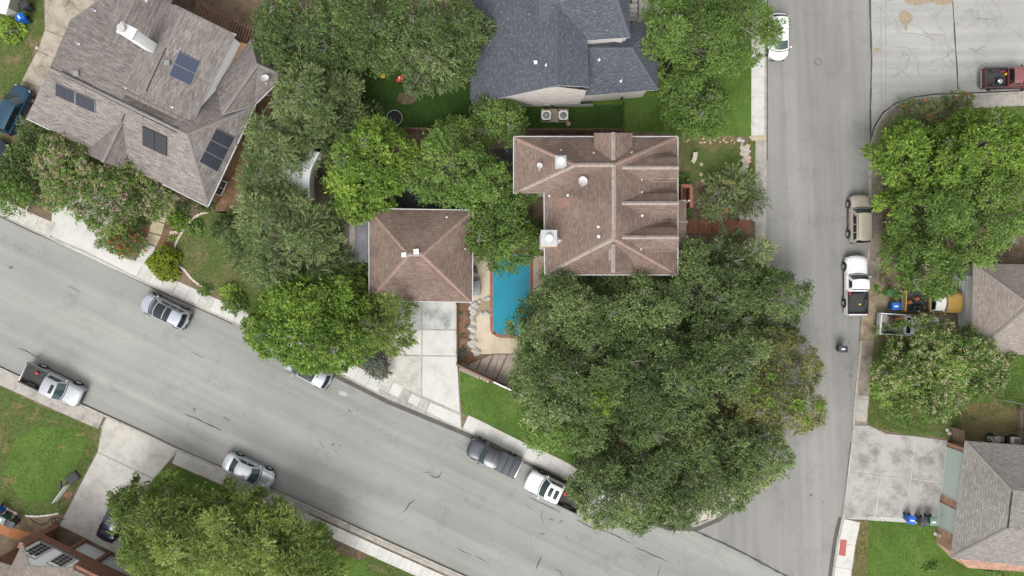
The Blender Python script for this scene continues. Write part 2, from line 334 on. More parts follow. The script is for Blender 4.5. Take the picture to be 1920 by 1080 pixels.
road = sheet('road', [(-900,-25),(-300,262),(0,404),(437,606),(955,850),(1195,968),(1290,985),(1440,1062),(1520,1100),(1800,1300),(1700,1450),(875,1082),(0,689),(-900,270)], .0, M['road'], kind='structure')
street = sheet('street', [(1425,-900),(1632,-900),(1632,262),(1632,300),(1626,500),(1614,637),(1600,780),(1579,970),(1560,1080),(1530,1300),(1800,1300),(1520,1100),(1440,1062),(1290,985),(1330,960),(1380,850),(1425,700)], .0, M['street'], kind='structure')
cstreet = sheet('side_street', [(1632,-230),(2900,-260),(2900,120),(1815,180),(1752,182),(1700,192),(1660,214),(1640,250),(1632,275)], .0, M['cstreet'], kind='structure')
def block(name, pts, mat): return sheet(name, pts, K, M[mat], thick=.16, kind='structure')
blkA = block('north_block_ground', NK + [(-900,-900)], 'dirt')
blkN = sheet('far_block_ground', [(1632,-900),(2900,-900),(2900,-262),(1632,-232)], K, M['lawn_p'], thick=.16, kind='structure')
blkA2 = sheet('north_lawn', [(-900,-900),(1408,-900),(1408,-70),(-900,-70)], K+.003, M['lawn_p'], kind='structure')
blkB = block('south_block_ground', [(p[0], p[1]) for p in SK] + [(-900,1450)], 'dirt')
blkE = block('east_block_ground', EK + [(2900,1450)], 'dirt')
# kerbs and dark gutters
def kerb(line, i0, i1, mat='kerb', side=1, w=.18):
    return strip('kerb', line[i0:i1], 0, w*side, -.02, K+.012, M[mat], kind='structure')
kerb(NK, 0, len(NK)); kerb(SK, 0, len(SK), side=-1); kerb(EK, 0, len(EK), side=1)
def gutter(px, w, side, mat='gutter', w0=0.0): return strip('gutter', px, w0*side, w*side, -.02, .006, M[mat], kind='structure')
gutter(NK[1:9], .14, -1); gutter(NK[9:14], .42, -1); gutter(NK[13:16], .3, -1); gutter(NK[16:21], .42, -1); gutter(SK[1:12], .12, 1); gutter(NK[26:], .12, -1, 'gutter')
gutter(EK[1:9], .14, -1); gutter(EK[19:23], .38, -1); gutter(EK[9:18], .10, -1, 'kerb')
# side-street valley gutter and joints
def line_strip(px, w, mat, parent, z=.008, name='crack_seal', seed=3, wob=0.0, lab=None):
    P = [W(x, y, 0).xy for x, y in px]
    if wob:
        r = random.Random(seed); P = [P[0]] + [p + Vector((r.uniform(-wob, wob), r.uniform(-wob, wob))) for p in resample(P, .5)[1:-1]] + [P[-1]]
    r = random.Random(seed+1); n = len(P); A = []; B = []
    for i, p in enumerate(P):
        a = P[max(i-1,0)]; b = P[min(i+1,n-1)]; t_ = (b-a).normalized() if (b-a).length > 0 else Vector((1,0)); ww = w/2*r.uniform(.55,1.2)*(.4 if i in (0,n-1) else 1)
        A.append((p.x-t_.y*ww, p.y+t_.x*ww, z)); B.append((p.x+t_.y*ww, p.y-t_.x*ww, z))
    m = MB(); m.add(A+B, [(n+i, n+i+1, i+1, i) for i in range(n-1)]); o = m.build(name, M[mat], parent)
    return o
sheet('valley_gutter', [(1634,-200),(1661,-200),(1661,212),(1651,226),(1640,246),(1634,262)], .006, M['conc_w2'] if False else M['cstreet'], parent=cstreet)
for x0, w_ in ((1652,.05),(1660.5,.05)): line_strip([(x0,-100),(x0,50),(x0+.5,225 if x0 < 1655 else 212)], w_, 'tarf', cstreet, .011, 'joint', wob=.012)
for k, y in enumerate(range(-10, 240, 17)): line_strip([(1634,y),(1643,y+1),(1652,y)], .035, 'tarf', cstreet, .011, 'joint', k, .03)
line_strip([(1630,-150),(1631,0),(1632.5,60),(1634,110),(1633,150),(1632,205),(1632,262)], .17, 'tar', street, .009, wob=.02)
line_strip([(1784,-100),(1786,0),(1791,80),(1795,140),(1796,170)], .13, 'tar', cstreet, .010, 'joint', wob=.02)
rr = random.Random(5)
def crack(x, y, a, n, stp, parent, mat='tarf', w=.04, seed=0):
    r = random.Random(seed); P = [(x, y)]
    for i in range(n): a += r.uniform(-.6, .6); x += math.cos(a)*stp; y += math.sin(a)*stp; P.append((x, y))
    line_strip(P, w, mat, parent, .012, 'crack', seed)
    if n > 6: crack(P[n//2][0], P[n//2][1], a+r.choice((-1.2,1.2)), n//2, stp, parent, mat, w*.8, seed+100)
for i, (x, y, a, n) in enumerate([(1665,86,.1,9),(1700,40,.9,12),(1736,8,1.5,9),(1790,50,-.3,12),(1805,56,-.5,10),(1844,40,.9,13),(1878,32,2.5,9),(1665,145,-.1,10),(1690,60,.3,10),(1740,40,.1,8),(1770,60,1.6,9),(1845,0,1.5,9),(1890,50,.3,6),(1855,60,1.3,9),(1672,18,1.0,7),(1660,128,.3,9),(1700,90,.2,12),(1780,110,1.2,10),(1740,120,-.4,9),(1655,12,-.8,7),(1640,8,.9,6),(1812,88,.3,7)]):
    crack(x, y, a, n, 7, cstreet, seed=i+40)
stn = M['stain_b'] = concrete('rusty_water_stain', (.30,.245,.175), (.75,.66,.55), .8, 2.0)
def stain(px, parent, mat, z=.009, rough=.10, seed=2, name='stain'): return sheet(name, smooth_line(px+[px[0]], 4)[:-1], z, M[mat], rough, parent, seed=seed)
M['stain_d'] = concrete('dark_stain', (.15,.148,.145), amt=.6, sc_=2); M['stain_l'] = concrete('pale_scuff', (.40,.395,.385), amt=.4, sc_=1.5)
M['stain_t'] = concrete('tan_stain', (.30,.235,.155), (.9,.8,.7), .5, 2.0)
stain([(1692,-8),(1700,6),(1720,10),(1745,4),(1760,9),(1782,7),(1785,-12)], cstreet, 'stain_b', .0122, .12)
stain([(1686,24),(1697,20),(1708,26),(1712,36),(1704,44),(1698,58),(1694,46),(1686,38)], cstreet, 'stain_b', .0122, .14, 4)
stain([(1640,90),(1648,90),(1654,93),(1646,97),(1640,95)], cstreet, 'stain_b', .0122, .05, 4)
for x, y, rx, ry, m_ in [(1592,642,2.5,3,'stain_d'),(1595,704,4,4,'stain_d'),(1587,690,2,3,'stain_d'),(1586,682,1.6,2,'stain_d'),(1597,596,1.6,1.6,'stain_d'),(1521,929,4,2.6,'stain_d'),(1543,941,3,1.2,'stain_d'),(1568,952,3,5,'stain_t'),(1563,280,1,4,'stain_d'),(1565,310,1,2,'stain_d')]:
    r_ = random.Random(int(x)); P = [(x+rx*math.cos(a)*r_.uniform(.6,1.3), y+ry*math.sin(a)*r_.uniform(.6,1.3)) for a in [i*math.pi/4 for i in range(8)]]
    stain(P, street, m_, .009, .02, int(x))
for x, y, rx, ry, an, m_ in [(425,785,8,2,.5,'stain_d'),(364,768,3,3,1.4,'stain_d'),(21,501,5,3,.2,'stain_d'),(655,770,4,1.5,.7,'stain_d'),(670,769,1.5,2,0,'stain_d'),(624,834,4,1.5,.4,'stain_d'),(1017,1001,7,1.6,.1,'stain_d'),(1034,974,5,1.6,.2,'stain_d'),(1052,978,5,1.8,-.4,'stain_d'),(1398,921,9,4,.2,'stain_t'),(864,1053,2,4,-.5,'stain_t'),(643,738,10,5,.2,'stain_l')]:
    r_ = random.Random(int(x)); P = [(x+(rx*math.cos(a)*math.cos(an)-ry*math.sin(a)*math.sin(an))*r_.uniform(.6,1.3), y+(rx*math.cos(a)*math.sin(an)+ry*math.sin(a)*math.cos(an))*r_.uniform(.6,1.3)) for a in [i*math.pi/4 for i in range(8)]]
    stain(P, road, m_, .009, .02, int(x))
# sealed cracks on the wide road
for i, (w_, pts) in enumerate([(.08,[(34,653),(45,656),(60,664),(73,673),(78,672),(79,663)]),(.07,[(127,537),(140,541),(150,547)]),(.08,[(357,660),(370,664),(381,671)]),(.10,[(346,776),(365,783),(390,795),(415,807)]),
  (.12,[(755,961),(762,955),(768,944),(774,937),(779,936)]),(.11,[(791,885),(794,889),(807,886)]),(.11,[(806,890),(820,898),(830,883)]),(.09,[(598,824),(602,834),(607,840)]),(.08,[(624,832),(632,830)]),(.08,[(635,836),(642,834)]),(.09,[(626,843),(637,854)]),
  (.11,[(619,934),(628,939)]),(.08,[(858,1027),(870,1036),(884,1041)]),(.08,[(891,1042),(905,1049),(917,1056)]),(.09,[(992,932),(1010,941),(1030,950),(1052,961)]),(.07,[(986,944),(990,952),(997,955)]),(.06,[(1018,958),(1015,968),(1018,984)]),
  (.09,[(1081,974),(1095,982),(1110,990),(1135,996),(1154,1004),(1182,1018)]),(.11,[(1190,1026),(1210,1034),(1230,1043),(1253,1054)]),(.09,[(1005,1067),(1009,1055),(1015,1043)]),(.07,[(1007,1066),(1013,1048),(1016,1042)]),(.10,[(1041,1067),(1048,1069),(1054,1075),(1055,1082)]),(.07,[(1233,1082),(1236,1068),(1238,1060)]),
  (.20,[(1285,988),(1310,998),(1335,1009),(1365,1023),(1400,1040),(1440,1062),(1485,1086),(1530,1110)]),(.04,[(386,770),(395,772),(402,778)]),(.05,[(160,560),(162,562)])]):
    line_strip(pts, w_, 'tar', road, .013, seed=i+60, wob=.03)
for i, (x, y, a, n) in enumerate([(1440,420,.2,4),(1447,440,.1,3),(1443,463,.1,3),(560,860,1.3,4),(320,760,.5,4),(985,1000,1.0,4)]): crack(x, y, a, n, 5, road if x < 1200 else street, 'tarf', .05, i+9)

# ---------- NORTH BLOCK surfaces
Z1 = K+.004
def lawn(px, mat, z=Z1, rough=.10, name='lawn', seed=1): return sheet(name, px, z, M[mat], rough, kind='structure', seed=seed)
lawn([(-60,-60),(85,-60),(84,40),(82,60),(62,100),(45,150),(15,200),(-60,200)], 'lawn_p', seed=2)
lawn([(-40,215),(60,215),(62,280),(50,330),(60,395),(47,397),(0,376),(-40,350)], 'dry', seed=3)
dwl = sheet('driveway', [(83,-60),(190,-60),(185,0),(140,50),(120,100),(60,215),(52,225),(25,215),(39,155),(72,92),(84,56)], Z1+.02, M['conc_left'], thick=.04, kind='structure')
for a_, b_ in (((84,56),(125,72)),((66,94),(104,110)),((38,152),(80,165))): line_strip([a_, b_], .06, 'joint', dwl, Z1+.026, 'joint', wob=.01)
# lawn with curved edging in front of the grey house
EDG = smooth_line([(392,398),(380,400),(366,407),(350,424),(336,445),(329,460),(327,480),(331,495),(345,505),(357,520),(372,533),(390,543),(405,548)], 5)
lawn([(392,398),(380,400),(366,407),(350,424),(336,445),(329,460),(329,480),(340,497),(352,508),(366,524),(385,538),(405,548),(430,575),(450,590),(520,640),(640,700),(640,560),(560,500),(480,420),(430,395)], 'lawn_p', Z1, .05, seed=8)
e_ = empty('garden_edging', W(350,470,Z1), label='pale curved stone edging around the small front lawn of the grey house', cat='garden edging')
def edging(px, parent, w=.18, mat='kerb'):
    P = resample([W(x,y,Z1).xy - parent.location.xy for x, y in px], .45)
    for i in range(len(P)-1):
        a, b = P[i], P[i+1]; d = b-a; m = MB(); m.box(((a.x+b.x)/2, (a.y+b.y)/2, .03), (d.length*.93, w*random.uniform(.85,1.1), .12), math.atan2(d.y, d.x)); m.build('edging_stone', M[mat], parent)
M['edge'] = concrete('edging_stone', (.52,.45,.38), (.7,.6,.5), .5, 3)
edging(EDG, e_, .2, 'edge')
e2 = empty('garden_edging', W(250,440,Z1), label='low pink stone edging beside the front path of the grey house, curving to its door', cat='garden edging')
edging(smooth_line([(348,406),(352,418),(344,430),(330,436),(318,436)], 4), e2, .3, 'rockp'); edging(smooth_line([(256,436),(264,443),(273,449)], 3), e2, .15, 'edge'); edging([(230,483),(242,487),(252,492)], e2, .12, 'edge'); edging([(60,367),(52,390),(48,397),(62,404)], e2, .12, 'edge')
lawn([(252,320),(330,340),(345,350),(390,390),(392,396),(372,402),(345,425),(330,440),(320,437),(312,428),(300,440),(262,440),(248,425),(215,420),(200,380)], 'dirt', Z1, .08, 'garden_bed', 4)
lawn([(300,440),(320,445),(326,470),(316,478),(296,462)], 'mulch', Z1+.004, .05, 'garden_bed', 5)
for q in ([(255,417),(285,418),(273,446),(254,436)], [(331,500),(345,507),(357,522),(372,536),(390,546),(395,562),(360,545),(330,525)]): lawn(q, 'mulch' if q[0][0] == 255 else 'dirt', Z1+.004, .04, 'garden_bed', 6)
lawn([(48,397),(60,370),(80,380),(90,412),(72,410)], 'dirt', Z1+.006, .04, 'garden_bed', 6)
dl = sheet('driveway', [(97,408),(100,370),(140,330),(190,300),(240,340),(225,400),(200,430),(215,470),(258,492),(250,515),(225,503),(162,471),(95,441)], Z1+.010, M['conc_w'], kind='structure')
path = tag(link(bpy.data.objects.new('garden_path', bpy.data.meshes.new('garden_path'))), kind='structure')
def slab_poly(px, z, mat, parent, th=.10, name='slab'): return MB().prism([W(x,y,z).xy for x, y in px], z-th, z).build(name, M[mat], parent)
slab_poly([(306,362),(330,364),(338,373),(318,380),(304,372)], .165, 'conc_t', path); slab_poly([(306,372),(328,380),(321,388),(308,386)], .170, 'conc_t', path)
slab_poly([(307,364.5),(331,372),(322,387.5),(300.5,378)], .160, 'conc_t', path); slab_poly([(302,383),(320,389),(309,418),(288,412)], .164, 'conc_t', path); slab_poly([(287,414),(308,420),(303,440),(280,435),(282,424)], .160, 'conc_t', path)
slab_poly([(279.5,437),(302,443),(293,461),(272,453)], .163, 'conc_t', path)
slab_poly([(272,456),(291,463),(276,505),(252,494)], .158, 'conc_w', path)
# sidewalk north side of the wide road
swk = tag(link(bpy.data.objects.new('sidewalk', bpy.data.meshes.new('sidewalk'))), kind='structure')
cw = [M['conc_w'], M['conc_w2'], M['conc_w']]
sheet('sidewalk_base', [(0,377),(68,408),(95,420),(252,494),(337,536),(440,583),(437,606),(290,540),(0,404),(-300,262),(-300,235)], Z1+.002, M['conc_w2'], kind='structure')
slab_row(swk, NK[0:3], .20, 1.45, Z1+.026, 2.2, cw); slab_row(swk, [(0,404),(60,433),(96,448)], .20, 1.5, Z1+.024, 1.7, cw)
slab_row(swk, [(232,511),(290,540),(375,578),(437,606),(530,655),(630,700),(727,749)], .20, 1.45, Z1+.024, 1.25, cw, seed=2)
slab_row(swk, [(866,806),(880,812),(955,850),(1042,890),(1110,930),(1195,968)], .20, 1.5, Z1+.024, 1.25, [M['conc_w']], seed=3)
# garage driveway
dw = tag(link(bpy.data.objects.new('driveway', bpy.data.meshes.new('driveway'))), kind='structure')
for q, m_ in [([(733,560),(789,560),(790,617),(737,616),(733,600)],'conc_dw'),([(791,560),(856,560),(855,617.5),(792,617)],'conc_dw'),([(727,618),(790,618.5),(790,665.5),(727,664)],'conc_w'),([(792,619),(855,619.5),(856,666.5),(792,666)],'conc_w'),
    ([(727,666),(790,667.5),(789,741),(758,727),(727,712)],'conc_w2'),([(792,668),(856,668.5),(857,680),(862,773),(830,759),(792,742)],'conc_w')]:
    slab_poly(q, .17+random.uniform(0,.006), m_, dw)
sheet('driveway_base', [(733,560),(856,560),(857,680),(864,776),(866,806),(735,752),(712,741),(727,712),(727,618),(733,616)], Z1+.012, M['conc_g'], parent=dw)
for i, q in enumerate([[(716,703),(738,712),(727,734),(706,724)],[(740,713),(757,726),(747,743),(729,735)],[(759,728),(771,735),(763,751),(749,744)],[(773,736),(790,746),(783,761),(765,752)],[(792,745),(806,752),(797,769),(785,762)],[(808,753),(863,777),(864,800),(850,795),(800,770)]]):
    slab_poly([(a-.5, b+1.5) for a, b in q], .158, ('conc_w2','conc_w','conc_g','conc_w','conc_w2','conc_w')[i], dw)
lawn([(712,560),(734,560),(735,600),(728,630),(727,714),(716,706),(712,700)], 'mulch', Z1, .05, 'mulch_bed')
lawn([(862,697),(884,700),(905,712),(950,730),(1015,758),(1050,790),(1090,880),(1052,862),(960,819),(865,774)], 'lawn_b', Z1, .03, seed=9)
lawn([(857,566),(890,566),(892,600),(888,640),(897,665),(930,668),(928,690),(907,706),(880,690),(858,680)], 'mulch', Z1, .05, 'mulch_bed')
lawn([(1000,680),(1050,560),(1270,500),(1300,440),(1436,420),(1436,700),(1425,830),(1390,935),(1340,975),(1290,985),(1200,968),(1100,925),(1060,880),(1010,760)], 'dirt', Z1-.001, .1, 'leaf_litter_ground', 12)
lawn([(1060,890),(1110,900),(1190,940),(1260,955),(1320,950),(1360,915),(1385,850),(1405,800),(1426,800),(1418,850),(1396,905),(1372,945),(1342,968),(1300,984),(1255,982),(1195,964),(1100,922)], 'gravel', Z1+.003, .1, 'gravel_bed', 14)
# pool terrace
pc = sheet('pool_terrace', [(887,480),(1022,480),(1022,514),(1040,514),(1040,600),(990,664),(897,664),(889,640),(887,600)], Z1+.03, M['deckc'], thick=.05, kind='structure')
stain([(887,600),(900,590),(923,588),(924,560),(904,562),(889,566)], pc, 'stain_t', Z1+.036, .05)
POOL = [(928,478),(991,478),(993,482),(993,600),(988,618),(975,627),(940,627),(929,621),(925,608),(925,482)]
def grow(px, d): return [((p.x*S+960), (540-p.y*S)) for p in inset([((x-960)/S, (540-y)/S) for x, y in px], -d)]
cop = MB(); A_ = smooth_line(POOL[2:] + POOL[:3], 4); A_ = [A_[i] for i in range(len(A_)) if i == 0 or (Vector(A_[i])-Vector(A_[i-1])).length > .5]
pw = empty('swimming_pool', W(958,555,Z1), label='turquoise swimming pool with red brick coping beside the brown-roofed house', cat='swimming pool')
B_ = [W(x,y,0).xy for x, y in A_]; sg = 1 if area2(B_) > 0 else -1
st_ = MB(); 
def ring(A, d0, d1, z0, z1, name, mat):
    I = offset_line(A, d0); O = offset_line(A, d1); n = len(A); m = MB(); L = 0
    for i in range(n-1):
        d = (A[i+1]-A[i]).length; q = [(I[i].x,I[i].y,z1),(I[i+1].x,I[i+1].y,z1),(O[i+1].x,O[i+1].y,z1),(O[i].x,O[i].y,z1)]
        m.add(q, [(0,1,2,3)], [[(L,0),(L+d,0),(L+d,.3),(L,.3)]]); 
        m.add([(q[0][0],q[0][1],z0),(q[1][0],q[1][1],z0),q[1],q[0]], [(0,1,2,3)], [[(L,0),(L+d,0),(L+d,.2),(L,.2)]]); L += d
        m.add([(q[2][0],q[2][1],z0),(q[3][0],q[3][1],z0),q[3],q[2]], [(0,1,2,3)], [[(L,0),(L+d,0),(L+d,.2),(L,.2)]])
    o = m.build(name, mat); bm = bmesh.new(); bm.from_mesh(o.data); bmesh.ops.recalc_face_normals(bm, faces=bm.faces); bm.to_mesh(o.data); bm.free(); o.parent = pw; o.location = -pw.location; return o
ring(B_, 0, -.30*sg, Z1, Z1+.075, 'coping', M['coping']); ring(B_, .0, .02*sg, Z1-.05, Z1+.06, 'pool_wall', M['pooltile'])
wt = sheet('water', A_[:-1], Z1+.042, M['water']); wt.parent = pw; wt.location = -pw.location
# timber deck
dk = empty('timber_deck', W(970,700,Z1), label='weathered grey and brown plank deck between the pool terrace and the fence', cat='deck')
f0, f1 = W(880,690,0).xy, W(1040,762,0).xy; fd = (f1-f0).normalized(); fn = Vector((-fd.y, fd.x)); L = (f1-f0).length; i = 0; x = 0
while x < L:
    wdt = .17; a = f0+fd*x; ytop = (540-664)/S; ln = (ytop-a.y)/fn.y*random.uniform(.99,1.0); 
    if x < 1.6: ln = min(ln, .5+x*1.1)
    c_ = a+fn*ln/2 - dk.location.xy
    if ln > .3: MB().box((c_.x, c_.y, .11+random.uniform(0,.012)), (ln, wdt*.86, .05), math.atan2(fn.y, fn.x)).build('plank', M[random.choice(('woodg','woodg','woodg','woodg','wood'))], dk)
    x += wdt
for a, b in (((936,666),(925,702)),): 
    p, q = W(*a,0).xy-dk.location.xy, W(*b,0).xy-dk.location.xy; d = q-p; MB().box(((p.x+q.x)/2,(p.y+q.y)/2,.155),(d.length,.1,.03),math.atan2(d.y,d.x)).build('trim_board', M['wood'], dk)
bn = empty('timber_steps', W(892,695,Z1), label='two pale slatted timber pallets lying on the grass edge outside the deck fence', cat='pallet')
for k, (c0, c1, n_) in enumerate((((864,686),(900,703),11),((902,702),(919,711),3))):
    for j in range(n_):
        t_ = (j+.5)/n_; p = W(c0[0]+(c1[0]-c0[0])*t_, c0[1]+(c1[1]-c0[1])*t_, 0) - bn.location
        MB().box((p.x, p.y, .12 + .03*k), (.13 if k == 0 else .26, .75, .04), -DIAG).build('slat', M['woodg'], bn)
# north back yard lawns
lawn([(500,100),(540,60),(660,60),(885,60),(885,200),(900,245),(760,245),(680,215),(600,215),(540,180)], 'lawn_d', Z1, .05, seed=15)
stain([(748,175),(765,172),(782,180),(776,192),(758,196),(744,188)], blkA, 'dirt', Z1+.004, .15, 3, 'bare_patch')
lawn([(880,190),(900,246),(1166,246),(1412,257),(1409,60),(1230,60),(1226,150),(1166,180)], 'lawn_b', Z1, .04, seed=16)
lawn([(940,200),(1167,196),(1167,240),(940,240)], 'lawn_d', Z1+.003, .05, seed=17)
lawn([(1276,262),(1415,262),(1415,415),(1276,415)], 'lawn_p', Z1, .08, seed=18)
lawn([(1276,258),(1380,258),(1378,276),(1290,280)], 'dry', Z1+.003, .15, seed=20); lawn([(1300,340),(1416,345),(1416,420),(1290,412)], 'dirt', Z1+.002, .15, 'garden_bed', seed=21)
lawn([(540,130),(555,180),(500,260),(455,330),(425,400),(390,395),(400,360),(450,270),(500,170)], 'mulch', Z1, .06, 'mulch_bed', seed=19)
lawn([(640,330),(960,285),(968,330),(900,395),(640,410)], 'dirt', Z1, .1, 'garden_bed', seed=22)
sheet('paved_yard', [(735,340),(890,335),(890,400),(690,400),(690,370)], Z1+.02, M['paver_shaded'], kind='structure'); sheet('paved_yard', [(925,280),(966,278),(966,310),(925,308)], Z1+.02, M['paver_shaded'], kind='structure')  # shade over the yard above the garage is put into the dark paving colour
lawn([(610,400),(660,400),(690,500),(690,570),(640,560)], 'woodr', Z1+.002, .06, 'mulch_bed', 23)
# sidewalk west of the street
ssw = tag(link(bpy.data.objects.new('sidewalk', bpy.data.meshes.new('sidewalk'))), kind='structure')
slab_row(ssw, [(1437,258),(1438,0),(1438,-200)], .19, 1.42, Z1+.024, 1.9, [M['conc_w']], seed=4)
slab_row(ssw, [(1436,520),(1436,400),(1437,262)], .15, 1.0, Z1+.02, 1.9, [M['conc_g']], seed=5)
line = [(1404,255),(1437,252),(1437,262),(1410,264)]; slab_poly(line, .168, 'conc_t', ssw)
tp = tag(link(bpy.data.objects.new('terracotta_path', bpy.data.meshes.new('terracotta_path'))), kind='structure')
for i in range(5): slab_poly([(1286+i*24.5,412.5),(1309+i*24.5,412.5),(1309+i*24.5,438),(1286+i*24.5,438)], .17, 'terracotta', tp)
# ---------- SOUTH BLOCK
lawn([(-60,700),(0,724),(50,748),(100,771),(192,804),(183,845),(165,875),(120,963),(85,966),(45,965),(0,945),(-60,920)], 'lawn_p', seed=30, rough=.06)
stain([(30,820),(60,805),(110,800),(160,815),(150,860),(120,900),(80,940),(40,935),(10,880)], blkB, 'lawn_b', Z1+.003, .25, 5, 'green_patch')
rp = random.Random(77)
for (cx_, cy_, rx_, ry_) in ((30,760,14,6),(60,785,8,4),(118,838,9,2.5),(20,900,12,7),(165,850,5,8),(100,790,12,3),(45,745,6,3),(140,900,6,3),(10,840,7,9),(88,850,3,2),(150,815,10,4)):
    stain([(cx_+rx_*math.cos(a)*rp.uniform(.5,1.3), cy_+ry_*math.sin(a)*rp.uniform(.5,1.3)) for a in [i*math.pi/4 for i in range(8)]], blkB, 'dry', Z1+.006, .12, int(cx_), 'dry_patch')
lawn([(-60,925),(0,947),(45,967),(118,965),(112,990),(60,1010),(-60,1000)], 'dirt', Z1+.002, .05, 'garden_bed', 31)
ew = empty('lawn_edging', W(60,962,Z1), label='white curved concrete edging below the front lawn at the lower left', cat='garden edging'); edging(smooth_line([(-20,930),(5,948),(22,958),(40,966)],4), ew, .14, 'conc_w'); edging(smooth_line([(48,966.5),(70,968),(95,965),(117,961)],4), ew, .16, 'conc_w')
lawn([(316,866),(560,985),(640,1015),(780,1085),(780,1300),(200,1300),(230,1000),(282,905)], 'lawn_b', seed=32)
lawn([(560,980),(575,975),(640,1012),(700,1037),(690,1052),(630,1040),(590,1010)], 'dirt', Z1+.005, .10, 'garden_bed', 33)
lawn([(686,1045),(700,1040),(798,1083),(790,1100),(690,1075)], 'lawn_p', Z1+.006, .06, seed=34)
stain([(688,1056),(700,1060),(720,1066),(728,1075),(712,1072),(694,1066)], blkB, 'dry', Z1+.011, .1, 3, 'dry_patch'); stain([(316,868),(326,868),(334,876),(318,880),(312,874)], blkB, 'dry', Z1+.008, .1, 3, 'dry_patch')
sheet('driveway_base', [(190,800),(200,782),(268,812),(336,843),(316,866),(288,898),(222,1040),(112,985),(183,848)], Z1+.012, M['conc_g'], kind='structure')
sdw = tag(link(bpy.data.objects.new('driveway', bpy.data.meshes.new('driveway'))), kind='structure')
for q, m_ in [([(194,803),(200,783),(268,812),(331,842),(316,864),(288,896),(184,847)],'conc_g2'),([(183,849),(287,898),(275,912),(250,960),(222,1040),(112,985),(170,872)],'conc_g2')]:
    M.setdefault('conc_g2', concrete('concrete_light_grey', (.43,.41,.375), (.62,.57,.52), .5, .45)); slab_poly(q, .17, m_, sdw)
ssw2 = tag(link(bpy.data.objects.new('sidewalk', bpy.data.meshes.new('sidewalk'))), kind='structure')
slab_row(ssw2, [(-300,545),(0,689),(157,760),(196,777)], -.2, -1.5, Z1+.024, 3.2, [M['conc_g']], seed=6)
slab_row(ssw2, [(334,842),(415,877),(510,917),(584,951)], -.2, -1.45, Z1+.024, 3.0, [M['conc_g2'], M['conc_g']], seed=7)
slab_row(ssw2, [(581,950),(620,967),(730,1017),(875,1082),(1100,1182)], -.2, -.55, Z1+.020, 3.0, [M['conc_g']], seed=8)
slab_row(ssw2, [(577,948),(620,967),(730,1017),(875,1082),(1300,1270)], -.75, -1.85, Z1+.03, 1.12, [M['conc_w']], seed=9)
# ---------- EAST BLOCK
sw3 = tag(link(bpy.data.objects.new('sidewalk', bpy.data.meshes.new('sidewalk'))), kind='structure')
slab_row(sw3, [(2300,152),(1920,171),(1815,176),(1795,177)], .2, 1.35, Z1+.024, 2.8, [M['conc_g']], seed=10)
M['conc_br'] = concrete('concrete_brown', (.25,.215,.175), (.5,.42,.34), .8, .8)
slab_row(sw3, EK[2:18], .2, 1.25, Z1+.02, 2.3, [M['conc_br'],M['conc_br']], seed=11)
slab_row(sw3, [(1611,645),(1607,700),(1600,780),(1598.5,796)], .2, 1.3, Z1+.02, 2.4, [M['conc_br'],M['conc_g']], seed=12)
slab_row(sw3, [(1579,972),(1570,1010),(1560,1080),(1530,1300)], .2, 1.75, Z1+.03, 2.3, [M['conc_w']], seed=13)
lawn([(1652,265),(1665,235),(1700,205),(1760,195),(2200,190),(2200,480),(1650,520),(1648,330)], 'dirt', Z1, .1, 'garden_bed', 40)
lawn([(1835,200),(2200,190),(2200,280),(1900,260)], 'lawn_p', Z1+.003, .1, seed=41)
edw = sheet('driveway', [(1617,556),(1658,520),(1660,550),(1830,550),(1830,640),(1660,625),(1612,640)], Z1+.03, M['conc_br2'] if 'conc_br2' in M else concrete('concrete_oily', (.27,.22,.155), (.40,.33,.25), .95, .5), thick=.05, kind='structure')
lawn([(1640,640),(1900,640),(1920,760),(1800,800),(1785,812),(1633,806),(1626,790),(1633,700)], 'lawn_p', Z1, .06, seed=42)
lawn([(1630,795),(1633,740),(1700,740),(1790,790),(1782,823),(1680,812)], 'lawn_p', Z1+.003, .1, seed=43)
lawn([(1898,662),(2200,662),(2200,780),(1880,760)], 'lawn', Z1+.003, .05, seed=44); lawn([(1800,755),(1920,750),(2200,760),(2200,840),(1800,835)], 'dry', Z1+.002, .15, seed=45)
sheet('driveway_base', [(1601,798),(1630,798),(1661,813),(1776,826),(1757,984),(1580,972)], Z1+.012, M['conc_w2'], kind='structure')
edd = tag(link(bpy.data.objects.new('driveway', bpy.data.meshes.new('driveway'))), kind='structure')
for q in [[(1601,798),(1630,798),(1661,813),(1653,889),(1594,882)],[(1593,883.5),(1652,891),(1641,968),(1612,971),(1580,972)],[(1662,813.5),(1716,818),(1708.5,896.5),(1655,890)],[(1718,818.5),(1776,826),(1766,905),(1710,898)],[(1654,891.5),(1708,898),(1697,973),(1643,969)],[(1709.5,900),(1766,907),(1757,984),(1699,974)]]:
    slab_poly(q, .172+random.uniform(0,.004), 'conc_d', edd)
lawn([(1612,972),(1643,970),(1755,985),(1755,1015),(1784,1048),(2300,1060),(2300,1400),(1560,1400),(1600,1080)], 'lawn_b', Z1, .04, seed=46)
lawn([(1612,973),(1630,973),(1626,1080),(1610,1300),(1585,1300),(1600,1080)], 'dry', Z1+.004, .08, seed=47)
M['litter'] = M['dirt']; lawn([(1755,985),(1776,826),(1790,826),(1784,1034)], 'dirt', Z1+.005, .05, 'garden_bed', 48)
tpad = slab_poly([(1576,1012),(1588,1013),(1585,1043),(1573,1041)], .185, 'redpad', sw3, .03, 'tactile_paving')
